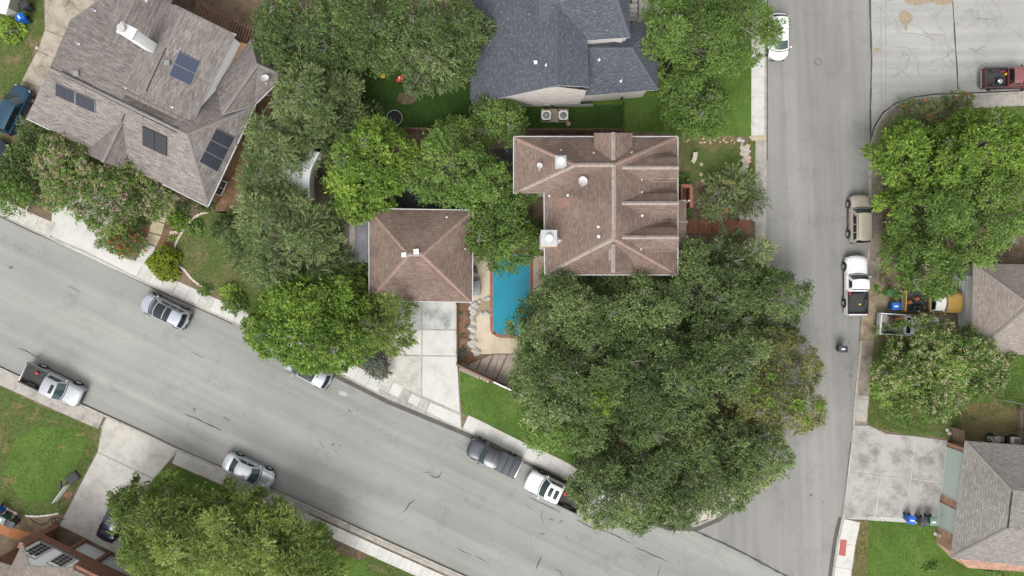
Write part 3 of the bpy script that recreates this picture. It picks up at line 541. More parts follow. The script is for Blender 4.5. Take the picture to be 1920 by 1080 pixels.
# ================================================================== BUILDINGS
class Roof:
    """roof faces given as photo pixels with heights; child of a house"""
    def __init__(s, house, mat, name='roof'): s.h = house; s.m = MB(); s.mat = mat; s.P = []; s.F = []; s.name = name
    def face(s, *pts, overhang=0):
        P = [W(*p) for p in pts]
        if len(P) > 3:
            n = (P[1]-P[0]).cross(P[2]-P[0]).normalized()
            if max(abs((q-P[0]).dot(n)) for q in P) > .03:
                for i in range(1, len(pts)-1): s.face(pts[0], pts[i], pts[i+1])
                return s
        n = Vector((0,0,0))
        for i in range(len(P)): n += P[i].cross(P[(i+1)%len(P)])
        if n.z < 0: P = P[::-1]; n = -n
        n.normalize(); h = Vector((0,0,1)).cross(n); h = h.normalized() if h.length > 1e-4 else Vector((1,0,0)); u = n.cross(h)
        i0 = len(s.P); s.P += P; s.F.append(list(range(i0, i0+len(P))))
        s.m.add(P, [tuple(range(len(P)))], [[(p.dot(h), p.dot(u)) for p in P]]); return s
    def build(s, th=.16):
        # skirt: every face gets its own thin edge so that the roof has thickness
        base = list(s.m.v); faces = [list(f) for f in s.m.f]
        key = lambda p: (round(p[0],2), round(p[1],2), round(p[2],2)); cnt = {}
        for f in faces:
            for i in range(len(f)):
                k = frozenset((key(base[f[i]]), key(base[f[(i+1)%len(f)]]))); cnt[k] = cnt.get(k, 0)+1
        sk = MB()
        for f in faces:
            for i in range(len(f)):
                a, b = base[f[i]], base[f[(i+1)%len(f)]]
                if cnt[frozenset((key(a), key(b)))] == 1:
                    sk.add([a, b, (b[0],b[1],b[2]-th), (a[0],a[1],a[2]-th)], [(3,2,1,0)])
            sk.add([(base[q][0], base[q][1], base[q][2]-th) for q in f][::-1], [tuple(range(len(f)))])
        o = s.m.build(s.name, s.mat, s.h); o.location = -s.h.location
        q = sk.build('fascia', M['fascia'], o)
        s.bvh = BVHTree.FromPolygons([Vector(p) for p in s.m.v], s.m.f); s.o = o; return s
def ray(roofs, px, py):
    o = Vector((0,0,H)); d = (W(px,py,0)-o).normalized(); best = None
    for r in roofs:
        h = r.bvh.ray_cast(o, d)
        if h[0] is not None and (best is None or h[3] < best[3]): best = h
    return best[0], best[1]
def cap(house, a, b, mat, w=.32, roofs=None, lift=.035, par=None):
    """ridge or hip: overlapping cap shingles joined into one part"""
    A, B = W(*a), W(*b); d = B-A; n = max(1, int(d.length/.26)); side = Vector((-d.y, d.x, 0)).normalized(); m = MB(); dn = d.normalized(); up = side.cross(dn)*-1
    if up.z < 0: up = -up
    for i in range(n):
        p = A + d*(i/n); q = A + d*((i+1.15)/n); l0 = lift + .012; 
        j = random.uniform(-.015,.015)
        V = [p+side*(w/2)+up*(-.02), p+up*(l0+.03)+side*j, p-side*(w/2)+up*(-.02), q+side*(w/2)+up*(-.035), q+up*(l0+.008)+side*j, q-side*(w/2)+up*(-.035)]
        m.add(V, [(0,1,4,3),(1,2,5,4),(0,2,1)])
    o = m.build('ridge_cap', mat, house); o.location = -house.location
    bm = bmesh.new(); bm.from_mesh(o.data)
    for f in bm.faces:
        if f.normal.z < 0: f.normal_flip()
    bm.to_mesh(o.data); bm.free(); return o
def wallring(house, pts, z0, z1, mat, name='wall', uvs=True):
    """walls along a world outline"""
    if area2(pts) < 0: pts = pts[::-1]
    m = MB(); n = len(pts); L = 0
    for i in range(n):
        a, b = pts[i], pts[(i+1)%n]; d = math.hypot(b[0]-a[0], b[1]-a[1])
        m.add([(a[0],a[1],z0),(b[0],b[1],z0),(b[0],b[1],z1),(a[0],a[1],z1)], [(0,1,2,3)], [[(L,z0),(L+d,z0),(L+d,z1),(L,z1)]]); L += d
    m.add([(p[0],p[1],z1) for p in pts], [tuple(range(n))], [[(p[0],p[1]) for p in pts]])
    o = m.build(name, mat, house); o.location = -house.location; return o
def wall_item(house, a, b, t, w, z0, z1, name='window', frame='white', pane='winglass', bars=(1,1), proud=.04, flush=0.0):
    """window or door on the wall a->b (world xy, outward is right of travel)"""
    a, b = Vector(a[:2]), Vector(b[:2]); d = (b-a).normalized(); nn = Vector((d.y, -d.x)); c = a.lerp(b, t); rz = math.atan2(d.y, d.x)
    r = empty(name, (0,0,0)) if False else None
    fr = MB(); fw = .07; zc = (z0+z1)/2; hh = z1-z0; C = lambda du, z, out: (c.x+d.x*du+nn.x*out-house.location.x, c.y+d.y*du+nn.y*out-house.location.y, z-house.location.z)
    for du in (-w/2, w/2): fr.box(C(du, zc, proud), (fw, .09, hh+fw), rz)
    for z in (z0, z1): fr.box(C(0, z, proud+.002), (w+fw, .09, fw), rz)
    for i in range(1, bars[0]): fr.box(C(-w/2+w*i/bars[0], zc, proud+.006), (.035, .07, hh), rz)
    for i in range(1, bars[1]): fr.box(C(0, z0+hh*i/bars[1], proud+.008), (w, .065, .035), rz)
    f = fr.build(name, M[frame], house); MB().box(C(0, zc, proud), (w-.02, .03, hh-.02), rz).build('pane', M[pane], f); return f
def on_roof(house, roofs, px, py, kind, mat='metal_w', s=1.0):
    p, n = ray(roofs, px, py); q = p-house.location; m = MB()
    if kind == 'pipe': m.lathe([(.14*s,-.05),(.13*s,.03),(.055*s,.05),(.05*s,.38),(0,.38)], 10, q); nm = 'vent_pipe'
    elif kind == 'box': 
        m.box(q+Vector((0,0,.09)), (.42*s,.42*s,.22), .1); m.box(q+Vector((0,0,.215)), (.5*s,.5*s,.035), .1); nm = 'roof_vent'
    elif kind == 'cap': m.lathe([(.16*s,-.05),(.15*s,.25),(.26*s,.27),(.22*s,.36),(0,.42)], 12, q); nm = 'vent_cap'
    return m.build(nm, M[mat], house, smooth=kind != 'box')
def roof_strip(house, roofs, px, w, mat, name, lift=.03, n=14):
    """thin thing lying along roof slopes"""
    P = []
    for a, b in zip(px[:-1], px[1:]):
        k = max(2, int(math.dist(a, b)/8))
        for i in range(k): P.append(ray(roofs, a[0]+(b[0]-a[0])*i/k, a[1]+(b[1]-a[1])*i/k))
    P.append(ray(roofs, *px[-1])); m = MB(); m.tube([p+nn*(lift)-house.location for p, nn in P], w/2, 5); return m.build(name, M[mat], house)
def roof_panel(house, roofs, quad, mat, nx, name='solar_panel', frame='greyplastic', lift=.09, gap=.004):
    """panels on a slope; the quad's corners are pixels, panels split along the first edge; each hugs the mean plane"""
    hits = [ray(roofs, *q) for q in quad]; n = sum((h[1] for h in hits), Vector()).normalized(); c0 = sum((h[0] for h in hits), Vector())/4 + n*lift
    o = Vector((0,0,H)); C = []
    for q in quad: d = W(q[0],q[1],0)-o; t_ = (c0-o).dot(n)/d.dot(n); C.append(o+d*t_)
    for i in range(nx):
        a, b = i/nx+(.006 if i else 0), (i+1)/nx-(.006 if i < nx-1 else 0)
        q = [C[0].lerp(C[1],a), C[0].lerp(C[1],b), C[3].lerp(C[2],b), C[3].lerp(C[2],a)]; L = -house.location
        fr = MB(); fr.add([p+L for p in q]+[p-n*.05+L for p in q], [(0,1,2,3),(7,6,5,4),(0,4,5,1),(1,5,6,2),(2,6,7,3),(3,7,4,0)]); fo = fr.build(name, M[frame], house); bmf(fo)
        cc = sum(q, Vector())/4; k = [cc+(p-cc)*.955+n*.006 for p in q]; e1 = (k[1]-k[0]).length; e2 = (k[3]-k[0]).length
        g_ = MB(); g_.add([p+L for p in k], [(0,1,2,3)], [[(0,0),(e1,0),(e1,e2),(0,e2)]]); go = g_.build('glass', M[mat], fo)
        if go.data.polygons[0].normal.z < 0: go.data.flip_normals()
def bmf(o):
    bm = bmesh.new(); bm.from_mesh(o.data); bmesh.ops.recalc_face_normals(bm, faces=bm.faces); bm.to_mesh(o.data); bm.free()
def gutterline(house, pts, mat='fascia', r=.075, z=-.03):
    for a, b in zip(pts[:-1], pts[1:]):
        A, B = W(*a), W(*b); d = (B-A).normalized(); m = MB(); 
        m.box((A+B)/2+Vector((0,0,z))-house.location, ((B-A).length+.1, .085, .11), math.atan2(d.y,d.x)); m.build('gutter', M[mat], house)
def dish(name_lab, px, py, roofs, size, az, house=None):
    p, n = ray(roofs, px, py); r = empty('satellite_dish', p, az, label=name_lab, cat='satellite dish', group='satellite dishes on the roofs')
    m = MB(); m.tube([(0,0,-.05),(0,0,.35),(.10,0,.55)], .035, 8); m.box((0,0,.0), (.25,.25,.03)); m.build('mast', M['steel'], r)
    m = MB(); R_ = Matrix.Rotation(math.radians(28), 3, 'Y'); prof = [(size*t_, .18*size*t_*t_*1.6) for t_ in (0,.25,.5,.75,.97,1.0)] + [(size, .26*size),(size*.9,.22*size),(size*.5,.04*size),(0,-.03)]
    m.lathe(prof, 24, (.16,0,.62), R_ @ Matrix.Diagonal((1,.78,1))); m.build('reflector', M['white'], r, smooth=True)
    m = MB(); m.tube([Vector((.16,0,.62))+R_@Vector((-size*.9,0,.05)), Vector((.16,0,.62))+R_@Vector((-size*.5,0,size*.85))], .02, 6); m.box(Vector((.16,0,.62))+R_@Vector((-size*.45,0,size*.9)), (.09,.07,.14)); m.build('feed_arm', M['steel'], r)
def house(name, px, py, label, cat='house'): return empty(name, W(px,py,K), label=label, cat=cat)
def footprint(eaves, z, d=.42): return inset([W(x,y,z).xy for x, y in eaves], d)

# ---- main brown-roofed house
h3 = house('brown_roof_house', 1140, 385, 'house with large brown shingle hip roof, three dormers and two chimneys beside the pool')
E, R = 5.6, 7.95
r = Roof(h3, M['sh_brown'])
r.face((1021,514,E),(1270,514,E),(1151,447,R)); r.face((1021,514,E),(1151,447,R),(1151,309,R),(1021,309,E))
r.face((1270,514,E),(1270,257,E),(1151,309,R),(1151,447,R)); r.face((1270,257,E),(1021,257,E),(1151,309,R)); 
w3 = Roof(h3, M['sh_brown']); zr = R-.03
w3.face((964,257,E),(1151,257,E),(1151,309,zr),(1078,309,zr)); w3.face((964,257,E),(1078,309,zr),(964,362,E)); w3.face((964,362,E),(1078,309,zr),(1151,309,zr),(1151,362,E))
r.build(); w3.build(); rf3 = [r, w3]
for a, b, hw in (((1150,302,7.72),(1150,249,7.72),36),((1150,457,7.72),(1150,510,7.72),36)):
    d_ = Roof(h3, M['sh_brown'], 'dormer_roof'); zl = 6.5; y0, y1 = a[1], b[1]; e0 = 257+22 if b[1] < 300 else 514-30
    ys = y0+ (1 if y1 > y0 else -1)*0
    d_.face(a, b, (1150-hw, y1, zl), (1150-hw, y0, zl)); d_.face(a, b, (1150+hw, y1, zl), (1150+hw, y0, zl)); d_.build(); rf3.append(d_)
    s_ = 1 if y1 > y0 else -1; yw = y1 - s_*3; A = [W(1150-hw+3,yw,E-.1), W(1150+hw-3,yw,E-.1), W(1150+hw-3,yw,zl-.08), W(1150,yw,7.72-.12), W(1150-hw+3,yw,zl-.08)]
    m = MB(); m.add(A, [(0,1,2,3,4)], [[(p.x,p.z) for p in A]]); o = m.build('dormer_wall', M['stucco'], h3); o.location = -h3.location
for i, y in enumerate((314,381,445)):
    d_ = Roof(h3, M['sh_brown'], 'dormer_roof'); zr_, ze = 7.66, 6.92; x0, x1 = 1166, 1271; up, dn = 19, 22
    d_.face((x0,y,zr_),(x1,y,zr_),(x1,y-up,ze),(x0+30,y-up,ze),(x0,y-up,ze)); d_.face((x0,y,zr_),(x1,y,zr_),(x1,y+dn,ze),(x0,y+dn,ze))
    for s_, k in ((-1,up),(1,dn)):   # flared skirts, eyebrow style, merging with the slope
        d_.face((1196,y+s_*k,ze),(1270,y+s_*k,ze),(1270,y+s_*(k+5),ze-.62),(1206,y+s_*(k+5),ze-.2))
    d_.build(); rf3.append(d_)
    A = [W(1266,y+24,E-.1),W(1266,y-21,E-.1),W(1266,y-19,ze-.1),W(1266,y,zr_-.1),W(1266,y+22,ze-.1)]; m = MB(); m.add(A, [(0,1,2,3,4)], [[(p.y,p.z) for p in A]]); o = m.build('dormer_wall', M['stucco'], h3); o.location = -h3.location
    cap(h3, (x0,y,zr_),(x1+1,y,zr_), M['ridge']); wall_item(h3, W(1266,y+12,6.3), W(1266,y-10,6.3), .5, .9, 5.9, 6.7)
rd, rr_ = M['ridge'], M['ridge_r']
for a, b, m_ in [((1151,309,R),(1151,447,R),rd),((1150,300,7.73),(1150,249,7.73),rd),((1150,458,7.73),(1150,510,7.73),rd),((1078,309,zr),(1149,309,zr),rd),((1078,309,zr),(965,258,E),rr_),((1078,309,zr),(966,361,E),rd),((1151,309,R),(1268,258,E),rr_),((1151,447,R),(1023,513,E),rd),((1151,447,R),(1268,513,E),rr_)]: cap(h3, a, b, m_, .34)
patch = concrete('patched_shingle', (.235,.145,.12), (.8,.75,.7), .8, 2.5); M['patch'] = patch
for q, m_ in (([(1043,371),(1070,371),(1068,393),(1043,390)],'patch'),([(1141,467),(1149,467),(1149,488),(1141,488)],'ridge')):
    hs_ = [ray(rf3, *k) for k in q]; m = MB(); m.add([a+n*.012-h3.location for a, n in hs_], [(3,2,1,0)]); o = m.build('shingle_patch', M[m_], h3)
    if o.data.polygons[0].normal.z < 0: o.data.flip_normals()
fp3 = footprint([(964,257),(1270,257),(1270,514),(1021,514),(1021,362),(964,362)], E, .4); wallring(h3, fp3, K, E-.12, M['stucco'])
gutterline(h3, [(1270,515.5,E),(1021,515.5,E),(1020,362,E)]); gutterline(h3, [(963,362,E),(963,256,E),(1112,256,E)]); gutterline(h3, [(1186,256,E),(1271,256,E),(1271,514,E)])
for a, b, ts in ((0,1,()),): pass
P3 = fp3 if area2(fp3) > 0 else fp3[::-1]
for i in range(len(P3)):
    a, b = P3[i], P3[(i+1)%len(P3)]; L = (Vector(b[:2])-Vector(a[:2])).length
    for k in range(int(L//3)):
        for z0 in (.9, 3.7): wall_item(h3, a, b, (k+.5)/int(L//3), 1.1, z0, z0+1.3, bars=(2,2))
# chimneys (parts of the house)
p, n = ray(rf3, 1051, 305); q = W(1051,303,8.5)
ch = MB(); ch.box((q.x-h3.location.x, q.y-h3.location.y, 7.8), (.78,.78,1.5), 0); c1 = ch.build('chimney', M['stucco'], h3, bevel=.02)
MB().box((q.x-h3.location.x, q.y-h3.location.y, 8.6), (.90,.90,.08), .03).build('chimney_cap', M['capgrey'], c1); m = MB(); m.lathe([(.24,8.6),(.24,8.85),(.30,8.87),(.30,8.97),(.26,9.0),(0,9.02)], 18, (q.x-h3.location.x, q.y-h3.location.y, 0)); m.build('flue', M['white'], c1, smooth=True)
q = W(1029,447,8.1); lx, ly = q.x-h3.location.x, q.y-h3.location.y
ch = MB(); ch.box((lx,ly,4.1), (1.22,1.22,7.8)); c2 = ch.build('chimney', M['stucco'], h3, bevel=.02); MB().box((lx,ly,8.05), (1.32,1.36,.10)).build('chimney_cap', M['capgrey'], c2)
MB().box((lx-.02,ly-.70,7.98), (1.3,.06,.2)).build('rusty_edge', M['rustflat'], c2); MB().box((lx+.68,ly,7.98), (.06,1.3,.2)).build('rusty_edge', M['rustflat'], c2)
m = MB(); m.lathe([(.24,8.05),(.24,8.35),(.30,8.38),(.28,8.48),(0,8.5)], 18, (lx,ly,0)); m.build('flue', M['white'], c2, smooth=True)
m = MB(); a_ = [ray(rf3, 1043,440)[0], ray(rf3,1043,461)[0], ray(rf3,1054,450)[0]]; m.add([Vector((p.x,p.y,p.z+.02))-h3.location for p in a_]+[W(1043,449,7.2)-h3.location], [(0,2,3),(2,1,3),(0,3,1)]); o = m.build('cricket_flashing', M['metal_w'], c2); bmf(o)
dish('small white satellite dish on the upper left of the brown roof', 1012, 318, rf3, .30, math.radians(100)); dish('larger white satellite dish on the middle of the brown roof', 1092, 347, rf3, .47, math.radians(95))
for x, y, k, s_ in [(1123,443,'pipe',1.2),(1122,425,'pipe',.9),(1065,366,'pipe',.9),(1030,367,'pipe',.7),(1113,287,'pipe',.6),(1184,286,'pipe',.6),(1203,337,'pipe',.5),(1203,360,'pipe',.5),(1202,467,'pipe',.6),(1204,404,'pipe',.9),(1052,282,'pipe',.6)]: on_roof(h3, rf3, x, y, k, 'metal_w', s_)
# porch and terracotta stair box
pr = Roof(h3, M['sh_brown'], 'porch_roof'); pr.face((1268,376,3.6),(1287,376,3.2),(1287,461,3.2),(1268,461,3.6)); pr.build(); gutterline(h3, [(1270,376,3.4),(1285,376,3.2)]); gutterline(h3, [(1270,463,3.4),(1285,463,3.2)]); cap(h3, (1270,415,3.6),(1288,415,3.2), M['ridge'], .25)
for y in (380,457): q = W(1284,y,1.6); MB().box((q.x-h3.location.x,q.y-h3.location.y,1.55),(.12,.12,2.9)).build('porch_post', M['white'], h3)
tb = empty('terracotta_planter', W(1280,369,K), label='open terracotta-coloured porch wall box beside the east side of the brown-roofed house', cat='porch wall')
for c_, d_ in (((.0,.80,.75),(1.0,.28,1.5)),((.42,-.25,.75),(.28,1.82,1.5)),((-.45,-.1,.75),(.12,1.6,1.5))): MB().box(c_, d_).build('side_wall', M['terracotta'], tb)
MB().box((-.02,-.28,.06),(.7,1.7,.1)).build('floor_slab', M['woodr'], tb)
# ---- garage
h4 = house('brown_roof_garage', 788, 480, 'square detached garage with brown shingle hip roof and two small square vents', 'garage')
E4, R4 = 3.0, 4.95; r4 = Roof(h4, M['sh_brown']); a4, b4 = (766,477,R4), (792,477,R4)
r4.face((692,391,E4),(887,394,E4),b4,a4); r4.face((887,394,E4),(885,567,E4),b4); r4.face((885,567,E4),(692,564,E4),a4,b4); r4.face((692,564,E4),(692,391,E4),a4); r4.build(); rf4 = [r4]
for a, b in ((a4,(693,392,E4)),(b4,(885,395,E4)),(b4,(883,565,E4)),(a4,(694,562,E4)),(a4,b4)): cap(h4, a, b, rr_ if a is not a4 or b is not b4 else rd, .34)
fp4 = footprint([(692,391),(887,394),(885,567),(692,564)], E4, .4); wallring(h4, fp4, K, E4-.12, M['stucco']); gutterline(h4, [(692,391,E4),(887,394,E4),(886,567,E4),(692,564,E4),(691.5,391,E4)])
on_roof(h4, rf4, 758, 478, 'box', 'white', .8); on_roof(h4, rf4, 781, 472, 'box', 'white', .9); on_roof(h4, rf4, 838, 407, 'pipe', 'metal_w', .7); on_roof(h4, rf4, 872, 467, 'pipe', 'metal_w', .7)
P4 = fp4 if area2(fp4) > 0 else fp4[::-1]
for i in range(4):
    a, b = P4[i], P4[(i+1)%4]
    if abs((Vector(b[:2])-Vector(a[:2])).x) > 3 and a[1] < W(0,520,0).y: wall_item(h4, a, b, .5, 4.8, .2, 2.4, 'garage_door', 'white', 'gdoorw', (1,4))
    else: wall_item(h4, a, b, .3, 1.0, 1.0, 2.0, bars=(2,1))
# lean-to beside garage
h4b = house('lean_to_shed', 670, 450, 'grey flat-roofed lean-to shed against the left side of the square garage', 'shed')
m = MB(); A = [W(x,y,z) for x,y,z in ((650,412,2.1),(690,412,2.45),(690,493,2.45),(650,493,2.1))]; m.add([p-h4b.location for p in A]+[p-h4b.location-Vector((0,0,.08)) for p in A], [(3,2,1,0),(4,5,6,7),(0,1,5,4),(1,2,6,5),(2,3,7,6),(3,0,4,7)]); o = m.build('roof', plain('grey_membrane', (.15,.15,.16), .85, var=.25, scale=1.2), h4b); bmf(o)
for k in range(3):
    q = W(657+k*3.4,441,2.25)-h4b.location; MB().box((q.x,q.y,q.z+.03+k*.005),(.14,2.4,.03),0,-.08).build('loose_plank', M['woodg'], h4b)
fpb = [W(x,y,0).xy for x,y in ((654,418),(686,418),(686,487),(654,487))]; wallring(h4b, fpb, K, 2.0, M['wood'])
# ---- slate-blue house, north centre
h2 = house('slate_roof_house', 1050, 40, 'large house with a slate-blue shingle roof and white brick gable wall at top centre')
r2 = Roof(h2, M['sh_blue']); v = 2.8; pk = 6.6
r2.face((1045,160,pk),(1045,-260,pk),(880,-260,v),(882,178,v+.0),(884,196,v)); r2.face((1045,160,pk),(1045,-260,pk),(1103,-260,5.5),(1101,79,5.45),(1105,163,5.45)); r2.build()
r2b = Roof(h2, M['sh_blue']); r2b.face((1020,82,5.2),(1181,70,5.5),(1130,-80,8.3),(1000,-80,8.3)); r2b.face((1181,70,5.5),(1178,-230,5.5),(1130,-80,8.3)); r2b.face((1000,-80,8.3),(1130,-80,8.3),(1178,-230,5.5),(1000,-230,5.5)); r2b.build()
r2c = Roof(h2, M['sh_blue']); r2c.face((1090,180,3.1),(1234,168,3.1),(1185,90,4.7),(1096,90,4.7)); r2c.face((1234,168,3.1),(1229,42,3.1),(1185,90,4.7)); r2c.face((1229,42,3.1),(1096,42,3.1),(1096,90,4.7),(1185,90,4.7)); r2c.build(); rf2 = [r2, r2b, r2c]
cap(h2, (1045,160,pk),(1045,-100,pk), M['ridge_b'], .3); cap(h2, (1234,168,3.1),(1185,90,4.7), M['ridge_b'], .3); cap(h2, (1229,42,3.1),(1185,90,4.7), M['ridge_b'], .3); cap(h2, (1181,70,5.5),(1130,-80,8.3), M['ridge_b'], .3); cap(h2, (1096,90,4.72),(1185,90,4.72), M['ridge_b'], .3)
# gable wall
yb = 204; wx = lambda px: (px-960)/S
def gable(pts, z0=2.655, mat='whitebrick'):   # pts: (px at ground scale, y, ztop)
    m = MB(); A = [Vector((p[0],p[1],z0)) for p in pts]+[Vector(p) for p in pts[::-1]]; m.add(A, [tuple(range(len(A)))], [[(p.x+p.y*.0,p.z) for p in A]]); o = m.build('wall', M[mat], h2); o.location = -h2.location
    if o.data.polygons[0].normal.y > 0: o.data.flip_normals()
gl = lambda x, y, z: W(x, y, z)
ya = W(1045,163,6.4).y; yl = ya-.0
A = [Vector((W(893,190,2.8).x, ya, 2.75)), Vector((W(1045,160,6.5).x, ya, 6.45)), Vector((W(1100,163,5.4).x, ya, 5.4))]; gable(A)
mw = [ (W(893,0,2.8).x, ya), (W(893,0,2.8).x, ya+20), (W(1096,0,5.0).x, ya+20), (W(1096,0,5.0).x, ya) ]; wallring(h2, mw, K, 2.65, M['whitebrick'])
fpc = [W(1090,178,3.1).xy+Vector((.0,.12)), W(1232,167,3.1).xy+Vector((-.75,.12)), W(1229,42,3.1).xy+Vector((-.4,-.4)), W(1096,42,3.1).xy]; wallring(h2, fpc, K, 3.0, M['whitebrick'])
wallring(h2, [W(1100,76,5.4).xy, W(1176,68,5.4).xy, W(1172,-220,5.4).xy, W(1100,-220,5.4).xy], K, 5.35, M['stucco'])
m = MB(); A = [W(1120,74,5.45),W(1168,71,5.5),W(1166,80,4.6)]; m.add(A,[(2,1,0)]); o = m.build('gable_panel', M['stucco'], h2); o.location = -h2.location; bmf(o)
# greyer brick-patterned band low on the wall, and wall kit
m = MB(); A = [(W(1010,0,.2).x,ya-.012,.2),(W(1095,0,.2).x+.9,ya-.012,.2),(W(1095,0,.2).x+.7,ya-.012,1.25),(W(1010,0,.2).x+.4,ya-.012,.7)]; m.add(A,[(0,1,2,3)],[[(p[0],p[2]) for p in A]]); o = m.build('grey_wall_band', bricks('grey_brick',(.36,.35,.34),(.30,.29,.28),(.3,.29,.28)), h2); o.location = -h2.location
for x, w_, z0, hh, mt in ((991,.55,1.0,.5,'greyplastic'),(1003,.3,.9,.3,'steel'),(1026,.5,.6,.45,'steel')):
    q = W(x,0,1).x-h2.location.x; MB().box((q, ya-h2.location.y-.06, z0-K+hh/2), (w_,.12,hh)).build('wall_vent', M[mt], h2)
q = W(1166,0,1).x-h2.location.x; MB().box((q, W(0,178,3.1).y+.25-h2.location.y, .9), (.18,.15,.5)).build('meter_box', M['black'], h2)
for x, y, k, s_ in [(1004,118,'box',.6),(1024,122,'pipe',.8),(1123,112,'pipe',1.0),(1164,152,'pipe',.9)]: on_roof(h2, rf2, x, y, k, 'metal_w', s_)
wall_item(h2, W(1096,0,0).xy*0+Vector((W(1130,0,2).x-.8, fpc[0].y)), Vector((W(1130,0,2).x+1.6, fpc[0].y-.0)), .5, .01, 1.0, 1.02)
sheet('patio', [(1185,60),(1240,60),(1240,-60),(1185,-60)], Z1+.05, M['conc_w2'], kind='structure')
stp = empty('porch_steps', W(1186,25,K), label='pale porch steps beside the slate-roofed house at the top edge of the photo', cat='steps')
for i in range(4): MB().box((-.1,-.6+i*.35,.08+.08*i), (1.1,.36,.16+.16*i)).build('step', M['conc_w2'], stp)
rl = empty('porch_railing', W(1193,20,K), label='black metal railing beside the porch steps at the top centre', cat='railing')
m = MB(); m.tube([(0,-1,1.0),(0,3,1.0)], .04, 6); m.build('top_rail', M['black'], rl)
for i in range(9): MB().tube([(0,-1+i*.5,0),(0,-1+i*.5,1.0)], .02, 5).build('baluster', M['black'], rl)
# ---- grey house, upper left
h1 = house('grey_roof_house', 250, 190, 'rambling single-storey house with grey shingle roof, solar panels and white chimney at upper left')
U = Vector((math.cos(DIAG), math.sin(DIAG))); N_ = Vector((math.sin(DIAG), -math.cos(DIAG)))
def un(u, n, z=0): p = U*u + N_*n; return (p.x, p.y, z)          # photo pixels from roof-aligned coordinates
def uv_(x, y): return (x*U.x+y*U.y, x*N_.x+y*N_.y)
e1 = 3.0; r1 = Roof(h1, M['sh_grey']); pA, pB = (93,128,5.7), (350,252,5.7)
r1.face((50,222,e1),(390,386,e1),pB,pA); r1.face((390,386,e1),(478,197,e1),pB); r1.face((478,197,e1),(132,37,e1),pA,pB); r1.build()
rg2 = Roof(h1, M['sh_grey']); u0,u1,u2 = 276,318,425
rg2.face(un(u1,-58,6.7),un(u1,133,6.7),un(u2,133,4.9),un(u2,-58,4.9)); rg2.face(un(u1,-58,6.7),un(u1,133,6.7),un(u0,133,5.2),un(u0,-58,5.2)); rg2.build()
rg3 = Roof(h1, M['sh_grey']); zb = lambda n: 5.66-(n+75)*.0098
rg3.face(un(228,20,5.3),un(228,260,5.3),un(198,260,4.5),un(198,20,4.5)); rg3.face(un(228,20,5.3),un(228,260,5.3),un(290,260,4.0),un(290,20,4.0)); rg3.build()
rg6 = Roof(h1, M['sh_grey']); rg6.face((93,128,zb(-75)), un(288,-75,zb(-75)), un(288,260,zb(260)), un(205,260,zb(260)), (185,0,zb(80)), (132,37,zb(24))); rg6.build()
rg1 = Roof(h1, M['sh_grey']); rg1.face(un(304,-60,4.95),un(304,-190,4.95),un(272,-190,3.0),un(268,-60,3.0)); rg1.face(un(304,-60,4.95),un(304,-190,4.95),un(356,-184,3.0),un(356,-60,3.0)); rg1.build()
rg4 = Roof(h1, M['sh_grey']); rg4.face(un(186,-100,4.6),un(186,-176,3.45),un(150,-178,3.0),un(150,-100,4.2)); rg4.face(un(186,-100,4.6),un(186,-176,3.45),un(240,-178,2.9),un(240,-100,3.3)); rg4.build()
rg5 = Roof(h1, M['sh_grey']); rg5.face((478,197,e1),(533,142,e1),(482,120,4.5),(415,215,4.9)); rg5.face((533,142,e1),(530,97,e1),(470,73,e1),(482,120,4.5)); rg5.face((470,73,e1),(405,160,e1+.2),(415,215,4.9),(482,120,4.5)); rg5.build()
rf1 = [r1,rg6,rg2,rg3,rg1,rg4,rg5]
for a, b in ((pA,pB),(pB,(389,384,e1)),(pB,(477,199,e1)),(un(u1,-40,6.7),un(u1,133,6.7)),(un(228,20,5.32),un(228,260,5.32)),(un(304,-100,4.97),un(304,-190,4.97)),((482,120,4.52),(416,213,4.92)),((482,120,4.52),(531,141,e1))): cap(h1, a, b, M['ridge_g'], .3, lift=.02)
for d_ in (-3,3): roof_strip(h1, rf1, [(116+d_*.4,137-d_),(333+d_*.4,245-d_)], .07, 'vent', 'ridge_vent', .05)
roof_strip(h1, rf1, [(311,90),(274,171)], .09, 'vent', 'ridge_vent', .05); roof_strip(h1, rf1, [(254,1),(234,44)], .08, 'vent', 'ridge_vent', .05); roof_strip(h1, rf1, [(235,213),(209,268),(199,292)], .08, 'vent', 'ridge_vent', .05)
fp1 = inset([W(*p).xy for p in ((50,222,e1),(390,386,e1),(478,197,e1),(533,142,e1),(530,97,e1),(470,73,e1),(430,60,e1),(132,37,e1))], .5); wallring(h1, fp1, K, 2.85, M['brownbrick'])
m = MB(); A = [W(*un(u2-4,30,4.8)),W(*un(u2-4,129,4.8))]; B = [W(*un(300,129,4.8))]
wallring(h1, [W(*un(420,-40,4.8)).xy, W(*un(420,128,4.8)).xy, W(*un(282,128,4.8)).xy, W(*un(282,-40,4.8)).xy], 2.0, 4.75, M['brightwhite'], 'upper_wall')
P1 = fp1 if area2(fp1) > 0 else fp1[::-1]
ia = min(range(len(P1)), key=lambda i: (Vector(P1[i][:2])-W(388,383,e1).xy).length); a, b = P1[ia], P1[(ia+1)%len(P1)]
q = W(413,352,1.6); tt = ((q.xy-a).dot((b-a).normalized()))/(b-a).length
wall_item(h1, a, b, tt, 1.35, .9, 2.3, 'bay_window', 'white', 'winglass', (2,1), .22); 
for k in range(len(P1)):
    if k == ia: continue
    aa, bb = P1[k], P1[(k+1)%len(P1)]; L = (bb-aa).length
    for j in range(int(L//4)): wall_item(h1, aa, bb, (j+.5)/int(L//4), 1.2, 1.0, 2.2, bars=(2,1))
